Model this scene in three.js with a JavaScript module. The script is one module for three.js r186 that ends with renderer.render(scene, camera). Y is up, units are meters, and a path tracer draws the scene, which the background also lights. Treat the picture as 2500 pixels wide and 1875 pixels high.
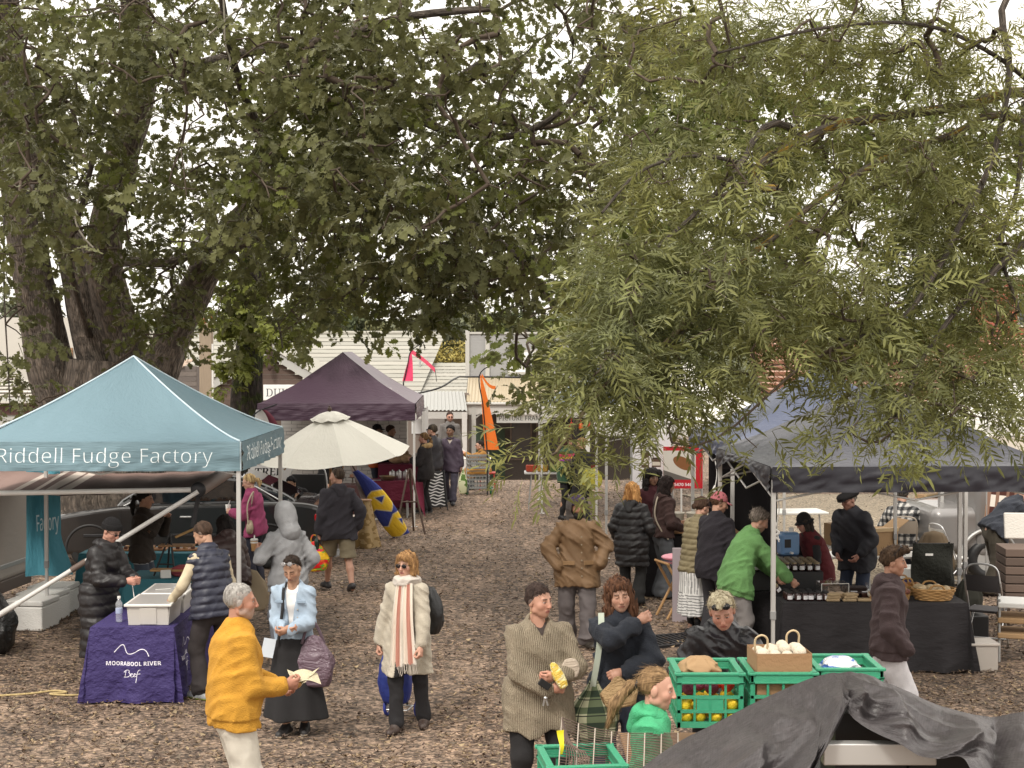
import*as THREE from 'three';
import{mergeGeometries}from 'three/addons/utils/BufferGeometryUtils.js';
import{RoundedBoxGeometry}from 'three/addons/geometries/RoundedBoxGeometry.js';
import{FontLoader}from 'three/addons/loaders/FontLoader.js';
import{TextGeometry}from 'three/addons/geometries/TextGeometry.js';
// ---------------------------------------------------------------- camera, sky, sun, exposure
const scene=new THREE.Scene();
const K=3757,PITCH=Math.atan(87.5 / 3757);
const camera=new THREE.PerspectiveCamera(2*Math.atan(937.5 / K)*180 / Math.PI,4 / 3,0.1,600);
camera.position.set(0,3.5,0);
camera.rotation.x=-PITCH;
scene.add(camera);
const renderer=new THREE.WebGLRenderer({antialias:true});
renderer.toneMapping=THREE.LinearToneMapping;
renderer.toneMappingExposure=1.65;
renderer.shadowMap.enabled=true;
{
const w=128,h=64,d=new Float32Array(w*h*4);
for(let y=0;y<h;y++)for(let x=0;x<w;x++){
const el=(y + 0.5)/ h*Math.PI - Math.PI / 2,s=Math.max(0,Math.sin(el)),az=x / w*Math.PI*2;
const cloud=1 + 0.05*Math.sin(az*3 + el*5)*Math.sin(az*7 - el*9 + 1);
const l=(el<0?0.15:0.88 + 0.46*s)*cloud,i=(y*w + x)*4;
d[i]=l*1.05;d[i + 1]=l*1.0;d[i + 2]=l*0.93;d[i + 3]=1;
}
const sky=new THREE.DataTexture(d,w,h,THREE.RGBAFormat,THREE.FloatType);
sky.mapping=THREE.EquirectangularReflectionMapping;sky.magFilter=THREE.LinearFilter;sky.needsUpdate=true;
scene.background=sky;scene.environment=sky;
}
const sun=new THREE.DirectionalLight(new THREE.Color(1,0.94,0.85),1.5);
sun.position.set(-9,30,2);sun.target.position.set(0,0,-22);
sun.castShadow=true;sun.shadow.radius=22;sun.shadow.mapSize.set(4096,4096);
Object.assign(sun.shadow.camera,{left:-40,right:40,top:40,bottom:-60,near:1,far:150});
scene.add(sun,sun.target);
// ---------------------------------------------------------------- helpers
const V=(x,y,z)=>new THREE.Vector3(x,y,z);
let seed=7;
const rnd=()=>{seed=(seed + 0x6d2b79f5)|0;let t=Math.imul(seed ^(seed>>>15),1|seed);t=(t + Math.imul(t ^(t>>>7),61|t))^ t;return((t ^(t>>>14))>>>0)/ 4294967296;};
const rr=(a,b)=>a +(b - a)*rnd();
const clamp=(x,a,b)=>x<a?a:x>b?b:x;
const mixn=(a,b,t)=>a +(b - a)*t;
const sstep=(a,b,x)=>{const t=clamp((x - a)/(b - a),0,1);return t*t*(3 - 2*t);};
const CP=Math.cos(PITCH),SP=Math.sin(PITCH);
function P(px,py,D){const u=(px - 1250)/ K,v=(937.5 - py)/ K,dy=v*CP - SP,dz=CP + v*SP,t=D / dz;return V(u*t,3.5 + dy*t,-D);}
const PX=(px,D)=>(px - 1250)/ K*D;
const gy=(D)=>(D<14?0.014*(14 - Math.max(D,7.4))**2:0)- 1.4*sstep(40,52,D);
const GP=(px,D)=>V(PX(px,D),gy(D),-D);
const hsh=(x,y,z)=>{let h=Math.imul(x,374761393)^ Math.imul(y,668265263)^ Math.imul(z,1274126177);h=Math.imul(h ^(h>>>13),1274126177);return((h ^(h>>>16))>>>0)/ 4294967296;};
function vn(x,y,z){
const xi=Math.floor(x),yi=Math.floor(y),zi=Math.floor(z);let u=x - xi,v=y - yi,w=z - zi;
u=u*u*(3 - 2*u);v=v*v*(3 - 2*v);w=w*w*(3 - 2*w);
const a=mixn(hsh(xi,yi,zi),hsh(xi + 1,yi,zi),u),b=mixn(hsh(xi,yi + 1,zi),hsh(xi + 1,yi + 1,zi),u);
const c=mixn(hsh(xi,yi,zi + 1),hsh(xi + 1,yi,zi + 1),u),d=mixn(hsh(xi,yi + 1,zi + 1),hsh(xi + 1,yi + 1,zi + 1),u);
return mixn(mixn(a,b,v),mixn(c,d,v),w);
}
const fbm=(x,y,z,o=3)=>{let s=0,a=0.5,n=0;for(let i=0;i<o;i++){s +=a*vn(x,y,z);n +=a;a*=0.5;x=x*2.03 + 7.1;y=y*2.03 + 3.7;z=z*2.03 + 1.3;}return s / n;};
const C=(r,g,b)=>new THREE.Color().setRGB(r,g,b);
const S=(css)=>new THREE.Color(css);
function tex(w,h,fn,srgb=true,rx=1,ry=1){
const d=new Uint8Array(w*h*4);
for(let y=0;y<h;y++)for(let x=0;x<w;x++){const c=fn(x / w,y / h,x,y),i=(y*w + x)*4;if(typeof c==='number'){d[i]=d[i + 1]=d[i + 2]=clamp(c,0,1)*255;}else{d[i]=clamp(c[0],0,1)*255;d[i + 1]=clamp(c[1],0,1)*255;d[i + 2]=clamp(c[2],0,1)*255;}d[i + 3]=255;}
const t=new THREE.DataTexture(d,w,h);t.wrapS=t.wrapT=THREE.RepeatWrapping;t.magFilter=THREE.LinearFilter;t.minFilter=THREE.LinearMipmapLinearFilter;t.generateMipmaps=true;
if(srgb)t.colorSpace=THREE.SRGBColorSpace;t.repeat.set(rx,ry);t.needsUpdate=true;return t;
}
const pn=(u,v,f,s=0)=>{const x=u*f,y=v*f,xi=Math.floor(x),yi=Math.floor(y);let a=x - xi,b=y - yi;a=a*a*(3 - 2*a);b=b*b*(3 - 2*b);const m=(k)=>((k % f)+ f)% f;return mixn(mixn(hsh(m(xi),m(yi),s),hsh(m(xi + 1),m(yi),s),a),mixn(hsh(m(xi),m(yi + 1),s),hsh(m(xi + 1),m(yi + 1),s),a),b);};
const pf=(u,v,f,s=0,o=4)=>{let r=0,a=0.5,n=0;for(let i=0;i<o;i++){r +=a*pn(u,v,f,s + i);n +=a;a*=0.55;f*=2;}return r / n;};
function canvasTex(w,h,draw){const c=document.createElement('canvas');c.width=w;c.height=h;const g=c.getContext('2d');draw(g,w,h);const t=new THREE.CanvasTexture(c);t.colorSpace=THREE.SRGBColorSpace;t.anisotropy=8;return t;}
const T={
weave:tex(256,256,(u,v,x,y)=>0.5 + 0.16*Math.sin(x*Math.PI / 2)*Math.sin(y*Math.PI / 2)+ 0.5*(pf(u,v,16,3)- 0.5),false),
knit:tex(256,256,(u,v,x,y)=>{const cx=(x % 16)/ 16,s=Math.abs(cx - 0.5)*2,row=((y + s*8)% 16)/ 16;return 0.25 + 0.55*Math.sin(row*Math.PI)*(0.35 + 0.65*Math.sin(Math.PI*((s*1.0)% 1)))+ 0.35*(pf(u,v,32,5)- 0.5);},false),
rib:tex(256,256,(u,v,x,y)=>0.5 + 0.36*Math.sin(x*Math.PI / 8 + 1.2*(pn(u,v,6,3)- 0.5))+ 0.5*(pf(u,v,40,15,2)- 0.5),false),
fuzz:tex(256,256,(u,v)=>pf(u,v,32,9,3),false),
crease:tex(512,512,(u,v)=>{const a=pf(u + 0.02*pn(u,v,8,2),v,8,11),b=pf(u,v,12,21);return 0.5*(1 - Math.abs(2*a - 1)*2.2)+ 0.5*(1 - Math.abs(2*b - 1)*2.2)*0.7 + 0.15*pn(u,v,128,4);},false),
mottle:tex(256,256,(u,v)=>{const m=0.8 + 0.4*(pf(u,v,8,31,5)- 0.5);return[m,m,m];}),
};
const std=(o)=>new THREE.MeshStandardMaterial({roughness:0.85,metalness:0,...o});
const phys=(o)=>new THREE.MeshPhysicalMaterial({roughness:0.85,metalness:0,...o});
const cloth=(color,o={})=>std({color,roughness:0.95,bumpMap:T.weave,bumpScale:0.0012,side:THREE.DoubleSide,...o});
const M={
steel:std({color:C(0.62,0.62,0.62),metalness:0.85,roughness:0.35}),
dullsteel:std({color:C(0.45,0.45,0.44),metalness:0.6,roughness:0.5}),
whitepaint:std({color:C(0.72,0.71,0.68),roughness:0.5,bumpMap:T.fuzz,bumpScale:0.0006}),
blackpl:std({color:C(0.012,0.012,0.013),roughness:0.5}),
darkmetal:std({color:C(0.03,0.03,0.033),roughness:0.45,metalness:0.4}),
greypl:std({color:C(0.3,0.3,0.3),roughness:0.55}),
glass:phys({color:C(1,1,1),transmission:1,roughness:0.04,thickness:0,ior:1.45}),
card:std({color:C(0.36,0.23,0.12),roughness:0.9,bumpMap:T.fuzz,bumpScale:0.001}),
wood:std({color:C(0.3,0.17,0.08),roughness:0.7,bumpMap:T.fuzz,bumpScale:0.001}),
darkwood:std({color:C(0.055,0.03,0.02),roughness:0.6}),
};
const at=(g,x,y,z,rx=0,ry=0,rz=0)=>{const m=new THREE.Matrix4().makeRotationFromEuler(new THREE.Euler(rx,ry,rz));m.setPosition(x,y,z);g.applyMatrix4(m);return g;};
const box=(w,h,d,x=0,y=0,z=0,rx=0,ry=0,rz=0)=>at(new THREE.BoxGeometry(w,h,d),x,y,z,rx,ry,rz);
const rbox=(w,h,d,x=0,y=0,z=0,r=0.01,rx=0,ry=0,rz=0)=>at(new RoundedBoxGeometry(w,h,d,2,Math.min(r,w / 2.01,h / 2.01,d / 2.01)),x,y,z,rx,ry,rz);
const cyl=(r0,r1,h,x=0,y=0,z=0,n=16)=>at(new THREE.CylinderGeometry(r1,r0,h,n),x,y + h / 2,z);
const rod=(a,b,r,r2=r,n=10)=>{const d=V().subVectors(b,a),g=new THREE.CylinderGeometry(r2,r,d.length(),n);g.applyQuaternion(new THREE.Quaternion().setFromUnitVectors(V(0,1,0),d.clone().normalize()));g.translate((a.x + b.x)/ 2,(a.y + b.y)/ 2,(a.z + b.z)/ 2);return g;};
const tube=(pts,r,n=24,k=8,closed=false)=>new THREE.TubeGeometry(new THREE.CatmullRomCurve3(pts,closed),n,r,k,closed);
const ball=(r,x=0,y=0,z=0,sx=1,sy=1,sz=1,n=16)=>{const g=new THREE.SphereGeometry(r,n,Math.max(8,n*0.7|0));g.scale(sx,sy,sz);g.translate(x,y,z);return g;};
const lathe=(pts,n=24)=>new THREE.LatheGeometry(pts.map(([r,y])=>new THREE.Vector2(r,y)),n);
const prep=(g)=>{if(!g.index){const n=g.attributes.position.count,idx=new Uint32Array(n);for(let i=0;i<n;i++)idx[i]=i;g.setIndex(new THREE.BufferAttribute(idx,1));}if(!g.attributes.normal)g.computeVertexNormals();if(!g.attributes.uv)g.setAttribute('uv',new THREE.BufferAttribute(new Float32Array(g.attributes.position.count*2),2));for(const k of Object.keys(g.attributes))if(!['position','normal','uv','color'].includes(k))g.deleteAttribute(k);return g;};
const join=(...gs)=>{gs=gs.flat();return gs.length===1?gs[0]:mergeGeometries(gs.map(prep));};
function sheet(nu,nv,f,closeU=false){
const pos=[],uv=[],idx=[];
for(let j=0;j<=nv;j++)for(let i=0;i<=nu;i++){const p=f(i / nu,j / nv);pos.push(p[0],p[1],p[2]);uv.push(i / nu,j / nv);}
for(let j=0;j<nv;j++)for(let i=0;i<nu;i++){const a=j*(nu + 1)+ i,b=a + 1,c=a + nu + 1,d=c + 1;idx.push(a,b,d,a,d,c);}
const g=new THREE.BufferGeometry();g.setAttribute('position',new THREE.Float32BufferAttribute(pos,3));g.setAttribute('uv',new THREE.Float32BufferAttribute(uv,2));g.setIndex(idx);g.computeVertexNormals();
if(closeU){const n=g.attributes.normal;for(let j=0;j<=nv;j++){const a=j*(nu + 1),b=a + nu,x=n.getX(a)+ n.getX(b),y=n.getY(a)+ n.getY(b),z=n.getZ(a)+ n.getZ(b),l=Math.hypot(x,y,z)||1;n.setXYZ(a,x / l,y / l,z / l);n.setXYZ(b,x / l,y / l,z / l);}}
return g;
}
const scaleUV=(g,su,sv)=>{const u=g.attributes.uv;for(let i=0;i<u.count;i++)u.setXY(i,u.getX(i)*su,u.getY(i)*sv);return g;};
function metricUV(g,k=1){prep(g);const p=g.attributes.position,n=g.attributes.normal,u=g.attributes.uv;for(let i=0;i<p.count;i++){const ax=Math.abs(n.getX(i)),ay=Math.abs(n.getY(i)),az=Math.abs(n.getZ(i));if(ay>ax&&ay>az)u.setXY(i,p.getX(i)*k,p.getZ(i)*k);else if(ax>az)u.setXY(i,p.getZ(i)*k,p.getY(i)*k);else u.setXY(i,p.getX(i)*k,p.getY(i)*k);}return g;}
const names=new Map();
const numbered=(n)=>{const k=names.get(n)??0;names.set(n,k + 1);return k?n + '_' + String(k).padStart(3,'0'):n;};
function part(name,geo,mat,parent,label){const m=new THREE.Mesh(Array.isArray(geo)?join(geo):geo,mat);m.name=name;m.castShadow=m.receiveShadow=true;if(label)m.userData.label=label;parent.add(m);return m;}
function tag(o,label,category,group){o.userData.label=label;o.userData.category=category;if(group)o.userData.group=group;return o;}
function thing(name,label,category,pos=V(0,0,0),turn=0,group){const o=new THREE.Group();o.name=numbered(name);o.position.copy(pos);o.rotation.y=turn;tag(o,label,category,group);scene.add(o);return o;}
function solo(name,label,category,geo,mat,pos=V(0,0,0),turn=0,group){const m=part(numbered(name),geo,mat,scene);m.position.copy(pos);m.rotation.y=turn;return tag(m,label,category,group);}
function dup(o,label,pos,turn,group){const c=o.clone();c.name=numbered(o.name.replace(/_\d+$/,''));c.userData={...o.userData,label};if(group)c.userData.group=group;if(pos)c.position.copy(pos);if(turn !==undefined)c.rotation.y=turn;scene.add(c);return c;}
function struct(name,geo,mat,label){const m=part(numbered(name),geo,mat,scene);m.userData.kind='structure';if(label)m.userData.label=label;return m;}
// ---------------------------------------------------------------- ground
{
const earth=tex(1024,1024,(u,v)=>{
const a=pf(u,v,6,1,6),b=pf(u,v,90,5,3),c=pf(u,v,40,8,3),ch=pn(u,v,200,3);
let l=0.27 + 0.2*a + 0.62*(b - 0.5)+ 0.2*(c - 0.5);if(ch>0.84)l +=0.16;if(ch<0.14)l -=0.1;
return[l*1.08 + 0.02,l*0.93 + 0.012,l*0.8 + 0.008];
});
const rough=tex(512,512,(u,v)=>0.5*pf(u,v,70,5,3)+ 0.5*pn(u,v,120,6),false);
const m=std({vertexColors:true,map:earth,bumpMap:rough,bumpScale:0.012,roughness:1});
const zs=[];for(let d=-80;d<-6;d +=10)zs.push(d);for(let d=-6;d<=60;d +=0.5)zs.push(d);for(let d=64;d<=480;d +=16)zs.push(d);
const g=sheet(240,zs.length - 1,(u,v)=>{const D=zs[Math.round(v*(zs.length - 1))],w=D>60?400:90,x=(u - 0.5)*w;return[x,gy(D)+(D>12&&D<40?0.03*(fbm(x*0.5,D*0.5,3)- 0.5):0),-D];});
const p=g.attributes.position,uv=g.attributes.uv;for(let i=0;i<p.count;i++)uv.setXY(i,p.getX(i)/ 3.1,p.getZ(i)/ 3.1);
const gc=new Float32Array(p.count*3);for(let i=0;i<p.count;i++){const x=p.getX(i),z=p.getZ(i),k=0.62 + 0.72*fbm(x*0.45 + 9,z*0.3,5,4),w=0.06*(vn(x*0.7,z*0.6,9)- 0.5);gc[i*3]=k*(1 + w);gc[i*3 + 1]=k;gc[i*3 + 2]=k*(1 - w);}g.setAttribute('color',new THREE.BufferAttribute(gc,3));
struct('ground',g,m,'brown bark and leaf litter ground of the market yard');
const gv=sheet(30,20,(u,v)=>{const D=22.6 + v*14,x=3.9 + 9*u + 0.25*Math.sin(D*1.3)+(u<0.1?0.4*fbm(D,1,2):0);return[x,gy(D)+ 0.02 + 0.004,-D];});
const q=gv.attributes.position,w=gv.attributes.uv;for(let i=0;i<q.count;i++)w.setXY(i,q.getX(i)/ 2,q.getZ(i)/ 2);
const grit=tex(512,512,(u,v)=>{const l=0.5 + 0.55*(pf(u,v,64,15,3)- 0.5)+(pn(u,v,100,3)>0.82?0.12:0);return[l*1.04,l*0.95,l*0.82];});
struct('gravel',gv,std({map:grit,bumpMap:rough,bumpScale:0.01,roughness:1}),'pale gravel strip behind the black gazebos');
}
{
const leafG=(w,l,bend,seg=3)=>sheet(2,seg,(u,v)=>{const t=v*2 - 1,hw=w*Math.pow(Math.max(0,1 - t*t),0.6)*(1 + 0.25*Math.sin(v*17));return[(u - 0.5)*2*hw,bend*t*t + 0.35*w*Math.abs(u - 0.5)*2,v*l - l / 2];});
const kinds=[leafG(0.014,0.06,0.012),leafG(0.022,0.075,0.02),leafG(0.009,0.05,0.006),box(0.06,0.007,0.013)];
const cols=[[0.16,0.105,0.07],[0.22,0.15,0.09],[0.1,0.065,0.045],[0.29,0.21,0.13],[0.13,0.09,0.07],[0.34,0.26,0.16],[0.2,0.16,0.12],[0.075,0.05,0.04]];
const spots=[];
for(let i=0;i<92000;i++){const D=12 + 30*Math.pow(rnd(),1.5),x=rr(-1,1)*D*0.36;if(x>4.2&&D>22.6&&D<37&&rnd()<0.85)continue;const lane=Math.abs(x + 0.35 - 0.01*D)<1.1 + 0.8*vn(D*0.4,2,1);if(rnd()<(lane?0.35:0)||(fbm(x*0.8,D*0.45,4,3)<0.46&&rnd()<0.6))continue;spots.push([x,D]);}
const q=new THREE.Quaternion(),e=new THREE.Euler(),mt=new THREE.Matrix4(),sc=V();
kinds.forEach((g,k)=>{
const mine=spots.filter((s,i)=>i % 4===k),im=new THREE.InstancedMesh(g,std({roughness:0.9,side:THREE.DoubleSide}),mine.length);
mine.forEach(([x,D],i)=>{
e.set(rr(-0.35,0.35),rr(0,6.28),rr(-0.35,0.35));q.setFromEuler(e);const s=0.5 + 0.7*rnd()*rnd();sc.set(s,s,s);
mt.compose(V(x,gy(D)+ 0.016 + rr(0,0.012),-D),q,sc);im.setMatrixAt(i,mt);
const c=cols[(rnd()*cols.length)|0],f=rr(0.6,1.2);im.setColorAt(i,C(c[0]*f,c[1]*f,c[2]*f));
});
im.name=['leaf_litter','broad_leaf_litter','narrow_leaf_litter','bark_chips'][k];im.userData={kind:'stuff',label:['curled brown leaves scattered over the yard','broad dry leaves scattered over the yard','narrow dry leaves scattered over the yard','bark chips scattered over the yard'][k],category:'leaf litter'};
im.castShadow=im.receiveShadow=true;scene.add(im);
});
}
// ---------------------------------------------------------------- trees
const barkBump=tex(512,512,(u,v)=>{const w=u + 0.03*pn(u,v,8,2),r=pf(w*1,v*0.25,24,3,3),c=pf(u,v*0.5,40,7,2);return Math.pow(Math.abs(2*r - 1),0.7)*0.8 + 0.2*c;},false);
const barkMap=tex(512,512,(u,v)=>{const r=pf(u,v*0.25,24,3,3),g=pf(u,v,10,17,4),k=Math.pow(Math.abs(2*r - 1),0.6);const l=0.25 + 0.28*k + 0.16*(g - 0.5);return[l*1.06,l*0.96,l*0.87];});
const mossMap=tex(512,512,(u,v)=>{const r=pf(u,v*0.25,24,3,3),g=sstep(0.42,0.62,pf(u,v,7,27,5)),k=Math.abs(2*r - 1);const l=0.17 + 0.18*k;return[l*mixn(1.05,0.95,g),l*mixn(0.93,1.08,g),l*mixn(0.85,0.45,g)];});
const lichenMap=tex(512,512,(u,v)=>{const g=sstep(0.53,0.64,pf(u,v,9,57,5)),k=pf(u,v,60,3,2),l=0.24 + 0.18*k;return[l*mixn(1.0,1.5,g),l*mixn(0.9,1.2,g),l*mixn(0.8,0.45,g)];});
const barkM=std({map:barkMap,bumpMap:barkBump,bumpScale:0.05,roughness:1});
const mossM=std({map:mossMap,bumpMap:barkBump,bumpScale:0.05,roughness:1});
const lichenM=std({map:lichenMap,bumpMap:T.fuzz,bumpScale:0.01,roughness:1});
const twigM=std({color:C(0.075,0.055,0.04),roughness:1});
const twigLightM=std({color:C(0.16,0.125,0.075),roughness:1});
const leafMat=()=>phys({color:C(1,1,1),roughness:0.75,transmission:0.48,thickness:0,ior:1.32,specularIntensity:0.5,side:THREE.DoubleSide});
function limbGeo(pts,r0,r1,amp=0.12,ns=26){
const cv=new THREE.CatmullRomCurve3(pts),L=cv.getLength(),n=Math.max(6,Math.round(L / 0.16)),fr=cv.computeFrenetFrames(n),s0=pts[0].x*3.1;
const g=sheet(ns,n,(u,v)=>{
const i=Math.round(v*n),c=cv.getPointAt(v),a=u*Math.PI*2,r=mixn(r0,r1,Math.pow(v,0.8)),N=fr.normals[i],B=fr.binormals[i];
const k=1 + amp*(2*fbm(Math.cos(a)*3.2 + s0,Math.sin(a)*3.2,v*L*0.8,3)- 1)+ amp*0.7*(2*Math.abs(2*vn(Math.cos(a)*7,Math.sin(a)*7 + s0,v*L*0.9)- 1)- 1);
return[c.x +(N.x*Math.cos(a)+ B.x*Math.sin(a))*r*k,c.y +(N.y*Math.cos(a)+ B.y*Math.sin(a))*r*k,c.z +(N.z*Math.cos(a)+ B.z*Math.sin(a))*r*k];
},true);
return scaleUV(g,Math.max(1,Math.round(r0*5)),L*0.8);
}
function growTwigs(limbs,clumps,tip=0.006,sag=0.12,bend=0.18){
const nodes=[];
for(const l of limbs){const cv=new THREE.CatmullRomCurve3(l.pts),n=Math.max(4,Math.round(cv.getLength()/ 0.25));for(let i=0;i<=n;i++)nodes.push({p:cv.getPointAt(i / n),par:-1,w:0,limb:true,r:mixn(l.r0,l.r1,i / n)});}
const base=nodes.length,near=(c)=>{let b=1e9,k=0;for(let i=0;i<nodes.length;i++){const q=nodes[i].p,dx=q.x - c.x,dy=q.y - c.y,dz=q.z - c.z,d=dx*dx + dy*dy + dz*dz;if(d<b){b=d;k=i;}}return[k,Math.sqrt(b)];};
const order=clumps.map((c)=>[c,near(c)[1]]).sort((a,b)=>a[1]- b[1]).map((a)=>a[0]);
for(const c of order){
const[k,d]=near(c),n=Math.max(2,Math.ceil(d / 0.22)),a=nodes[k].p.clone();let par=k;
const side=V(rr(-1,1),rr(-0.5,1),rr(-1,1)).multiplyScalar(d*bend);
for(let i=1;i<=n;i++){const t=i / n,q=a.clone().lerp(c,t).addScaledVector(side,Math.sin(Math.PI*t));q.y -=sag*d*t*(1 - t);q.x +=rr(-0.02,0.02);q.z +=rr(-0.02,0.02);nodes.push({p:q,par,w:i===n?1:0});par=nodes.length - 1;}
}
for(let i=nodes.length - 1;i>=base;i--)nodes[nodes[i].par].w +=nodes[i].w;
const rad=(n)=>n.limb?Math.min(n.r,tip*2.5*Math.pow(n.w + 1,0.45)):tip*Math.pow(n.w,0.48);
const pos=[],idx=[],ns=5;let vc=0;const U=V(),W=V(),X=V();
for(let i=base;i<nodes.length;i++){
const b=nodes[i],a=nodes[b.par];U.subVectors(b.p,a.p);const L=U.length();if(L<1e-4)continue;U.divideScalar(L);
W.set(Math.abs(U.y)>0.9?1:0,Math.abs(U.y)>0.9?0:1,0).cross(U).normalize();X.crossVectors(U,W);
const r0=Math.max(rad(b),Math.min(rad(a),rad(b)*1.35)),r1=rad(b);
for(let e=0;e<2;e++)for(let s=0;s<ns;s++){const an=s / ns*6.2832,r=e?r1:r0,c=e?b.p:a.p;pos.push(c.x +(W.x*Math.cos(an)+ X.x*Math.sin(an))*r,c.y +(W.y*Math.cos(an)+ X.y*Math.sin(an))*r,c.z +(W.z*Math.cos(an)+ X.z*Math.sin(an))*r);}
for(let s=0;s<ns;s++){const t=(s + 1)% ns;idx.push(vc + s,vc + t,vc + ns + t,vc + s,vc + ns + t,vc + ns + s);}
vc +=ns*2;
}
const g=new THREE.BufferGeometry();g.setAttribute('position',new THREE.Float32BufferAttribute(pos,3));g.setIndex(idx);g.computeVertexNormals();return g;
}
function lobedLeaf(L,W){
const w=[0.05,0.42,0.22,0.8,0.42,1,0.5,0.85,0.34,0.45,0.02],n=w.length - 1;
return sheet(2,n,(u,v)=>{const s=(u - 0.5)*2,hw=W*w[Math.round(v*n)];return[s*hw,0.3*hw*Math.abs(s)- 0.25*L*v*v +(Math.abs(s)>0.5?0.008*Math.sin(v*20):0),L*(0.12 + v*0.88)+(Math.abs(s)>0.5?L*0.05:0)];});
}
function spray(n,L,W,twig,seedv){
seed=seedv;const gs=[];
gs.push(rod(V(0,0,0),V(0,0,twig),0.004,0.002,4));
for(let i=0;i<n;i++){const s=rr(0.75,1.15),g=lobedLeaf(L*s,W*s);const t=i /(n - 1);at(g,0,0,0,rr(-0.1,0.5),0,rr(-0.7,0.7));at(g,0,0,twig*(0.2 + 0.8*t),0,(i===n - 1?0:(i % 2?1:-1)*rr(0.5,1.5)),0);gs.push(g);}
return join(gs);
}
function ashLeaf(pairs,L,W,R,seedv){
seed=seedv;const gs=[],droop=rr(0.2,0.5),pt=(t)=>V(0.02*Math.sin(t*3),-droop*R*t*t,R*t);
gs.push(tube([pt(0),pt(0.5),pt(1)],0.0018,4,3));
const one=(t,ang,s)=>{const g=sheet(2,3,(u,v)=>{const q=v*2 - 1,hw=W*Math.pow(Math.max(0,1 - q*q),0.75)*(1 - 0.25*v),k=(u - 0.5)*2;return[k*hw,0.3*hw*Math.abs(k)- 0.18*L*v*v,L*v];});g.scale(s,s,s);at(g,0,0,0,rr(-0.15,0.35),0,rr(-0.5,0.5));const p=pt(t);at(g,p.x,p.y,p.z,0,ang,0);gs.push(g);};
for(let i=0;i<pairs;i++){const t=0.25 + 0.7*i / pairs,s=0.75 + 0.3*Math.sin(Math.PI*(i + 1)/(pairs + 1));one(t,rr(0.7,1.05),s*rr(0.85,1.1));one(t + 0.02,-rr(0.7,1.05),s*rr(0.85,1.1));}
one(1,0,1.05);
return join(gs);
}
const blobs=(list,k=1)=>{const out=[];for(const[px,py,rx,ry,D,rD,n]of list)for(let i=0;i<Math.max(1,n*k);i++){let a,b,c;do{a=rr(-1,1);b=rr(-1,1);c=rr(-1,1);}while(a*a + b*b + c*c>1);out.push(P(px + a*rx,py + b*ry,D + c*rD));}return out;};
function foliage(tree,variants,clumps,per,rad,tone,scale,droop,partName,massName,single=300,lvl=1){
const items=[],q=new THREE.Quaternion(),e=new THREE.Euler();
for(const c of clumps){
const k0=rr(0.75,1.25);
for(let i=0;i<per;i++){
const dir=V(rr(-1,1),rr(-1,0.9),rr(-1,1));if(dir.lengthSq()>1.4){i--;continue;}
const p=c.clone().addScaledVector(dir,rad);e.set(0,Math.atan2(dir.x,dir.z)+ rr(-0.7,0.7),0,'YXZ');e.x=droop + rr(-1,0.8);e.z=rr(-1,1);e.y +=rr(-0.8,0.8);
const s=scale*rr(0.6,1.3),t=tone(p,k0*rr(0.75,1.25));
items.push({m:new THREE.Matrix4().compose(p,q.clone().setFromEuler(e),V(s,s,s)),c:t,s:s / Math.max(1,-p.z),p,k:(rnd()*variants.length)|0});
}
}
const inView=(p)=>{const u=p.x / -p.z*K + 1250,v=937.5 -((p.y - 3.5)/ -p.z + Math.tan(PITCH))*K;return u>0&&u<2500&&v>0&&v<1875;};
const order=items.filter((i)=>inView(i.p)).sort((a,b)=>b.s - a.s).slice(0,single),picked=new Set(order);
const mats=[0.8,1,1.25].map((f)=>{const m=leafMat(),c=tone(order.length?order[0].p:V(0,5,-10),f);m.color.copy(c);return m;});
order.forEach((i,n)=>{const o=part(partName,variants[i.k],mats[n % 3],tree);o.matrixAutoUpdate=true;i.m.decompose(o.position,o.quaternion,o.scale);});
const mass=leafMat();
variants.forEach((g,k)=>{
const mine=items.filter((i)=>i.k===k&&!picked.has(i)),im=new THREE.InstancedMesh(g,mass,mine.length);
mine.forEach((i,n)=>{im.setMatrixAt(n,i.m);im.setColorAt(n,i.c);});im.name=massName;im.userData.kind='stuff';im.castShadow=im.receiveShadow=true;tree.add(im);
});
}
const L3=(list,D)=>list.map(([x,y,d])=>P(x,y,d??D));
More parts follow.
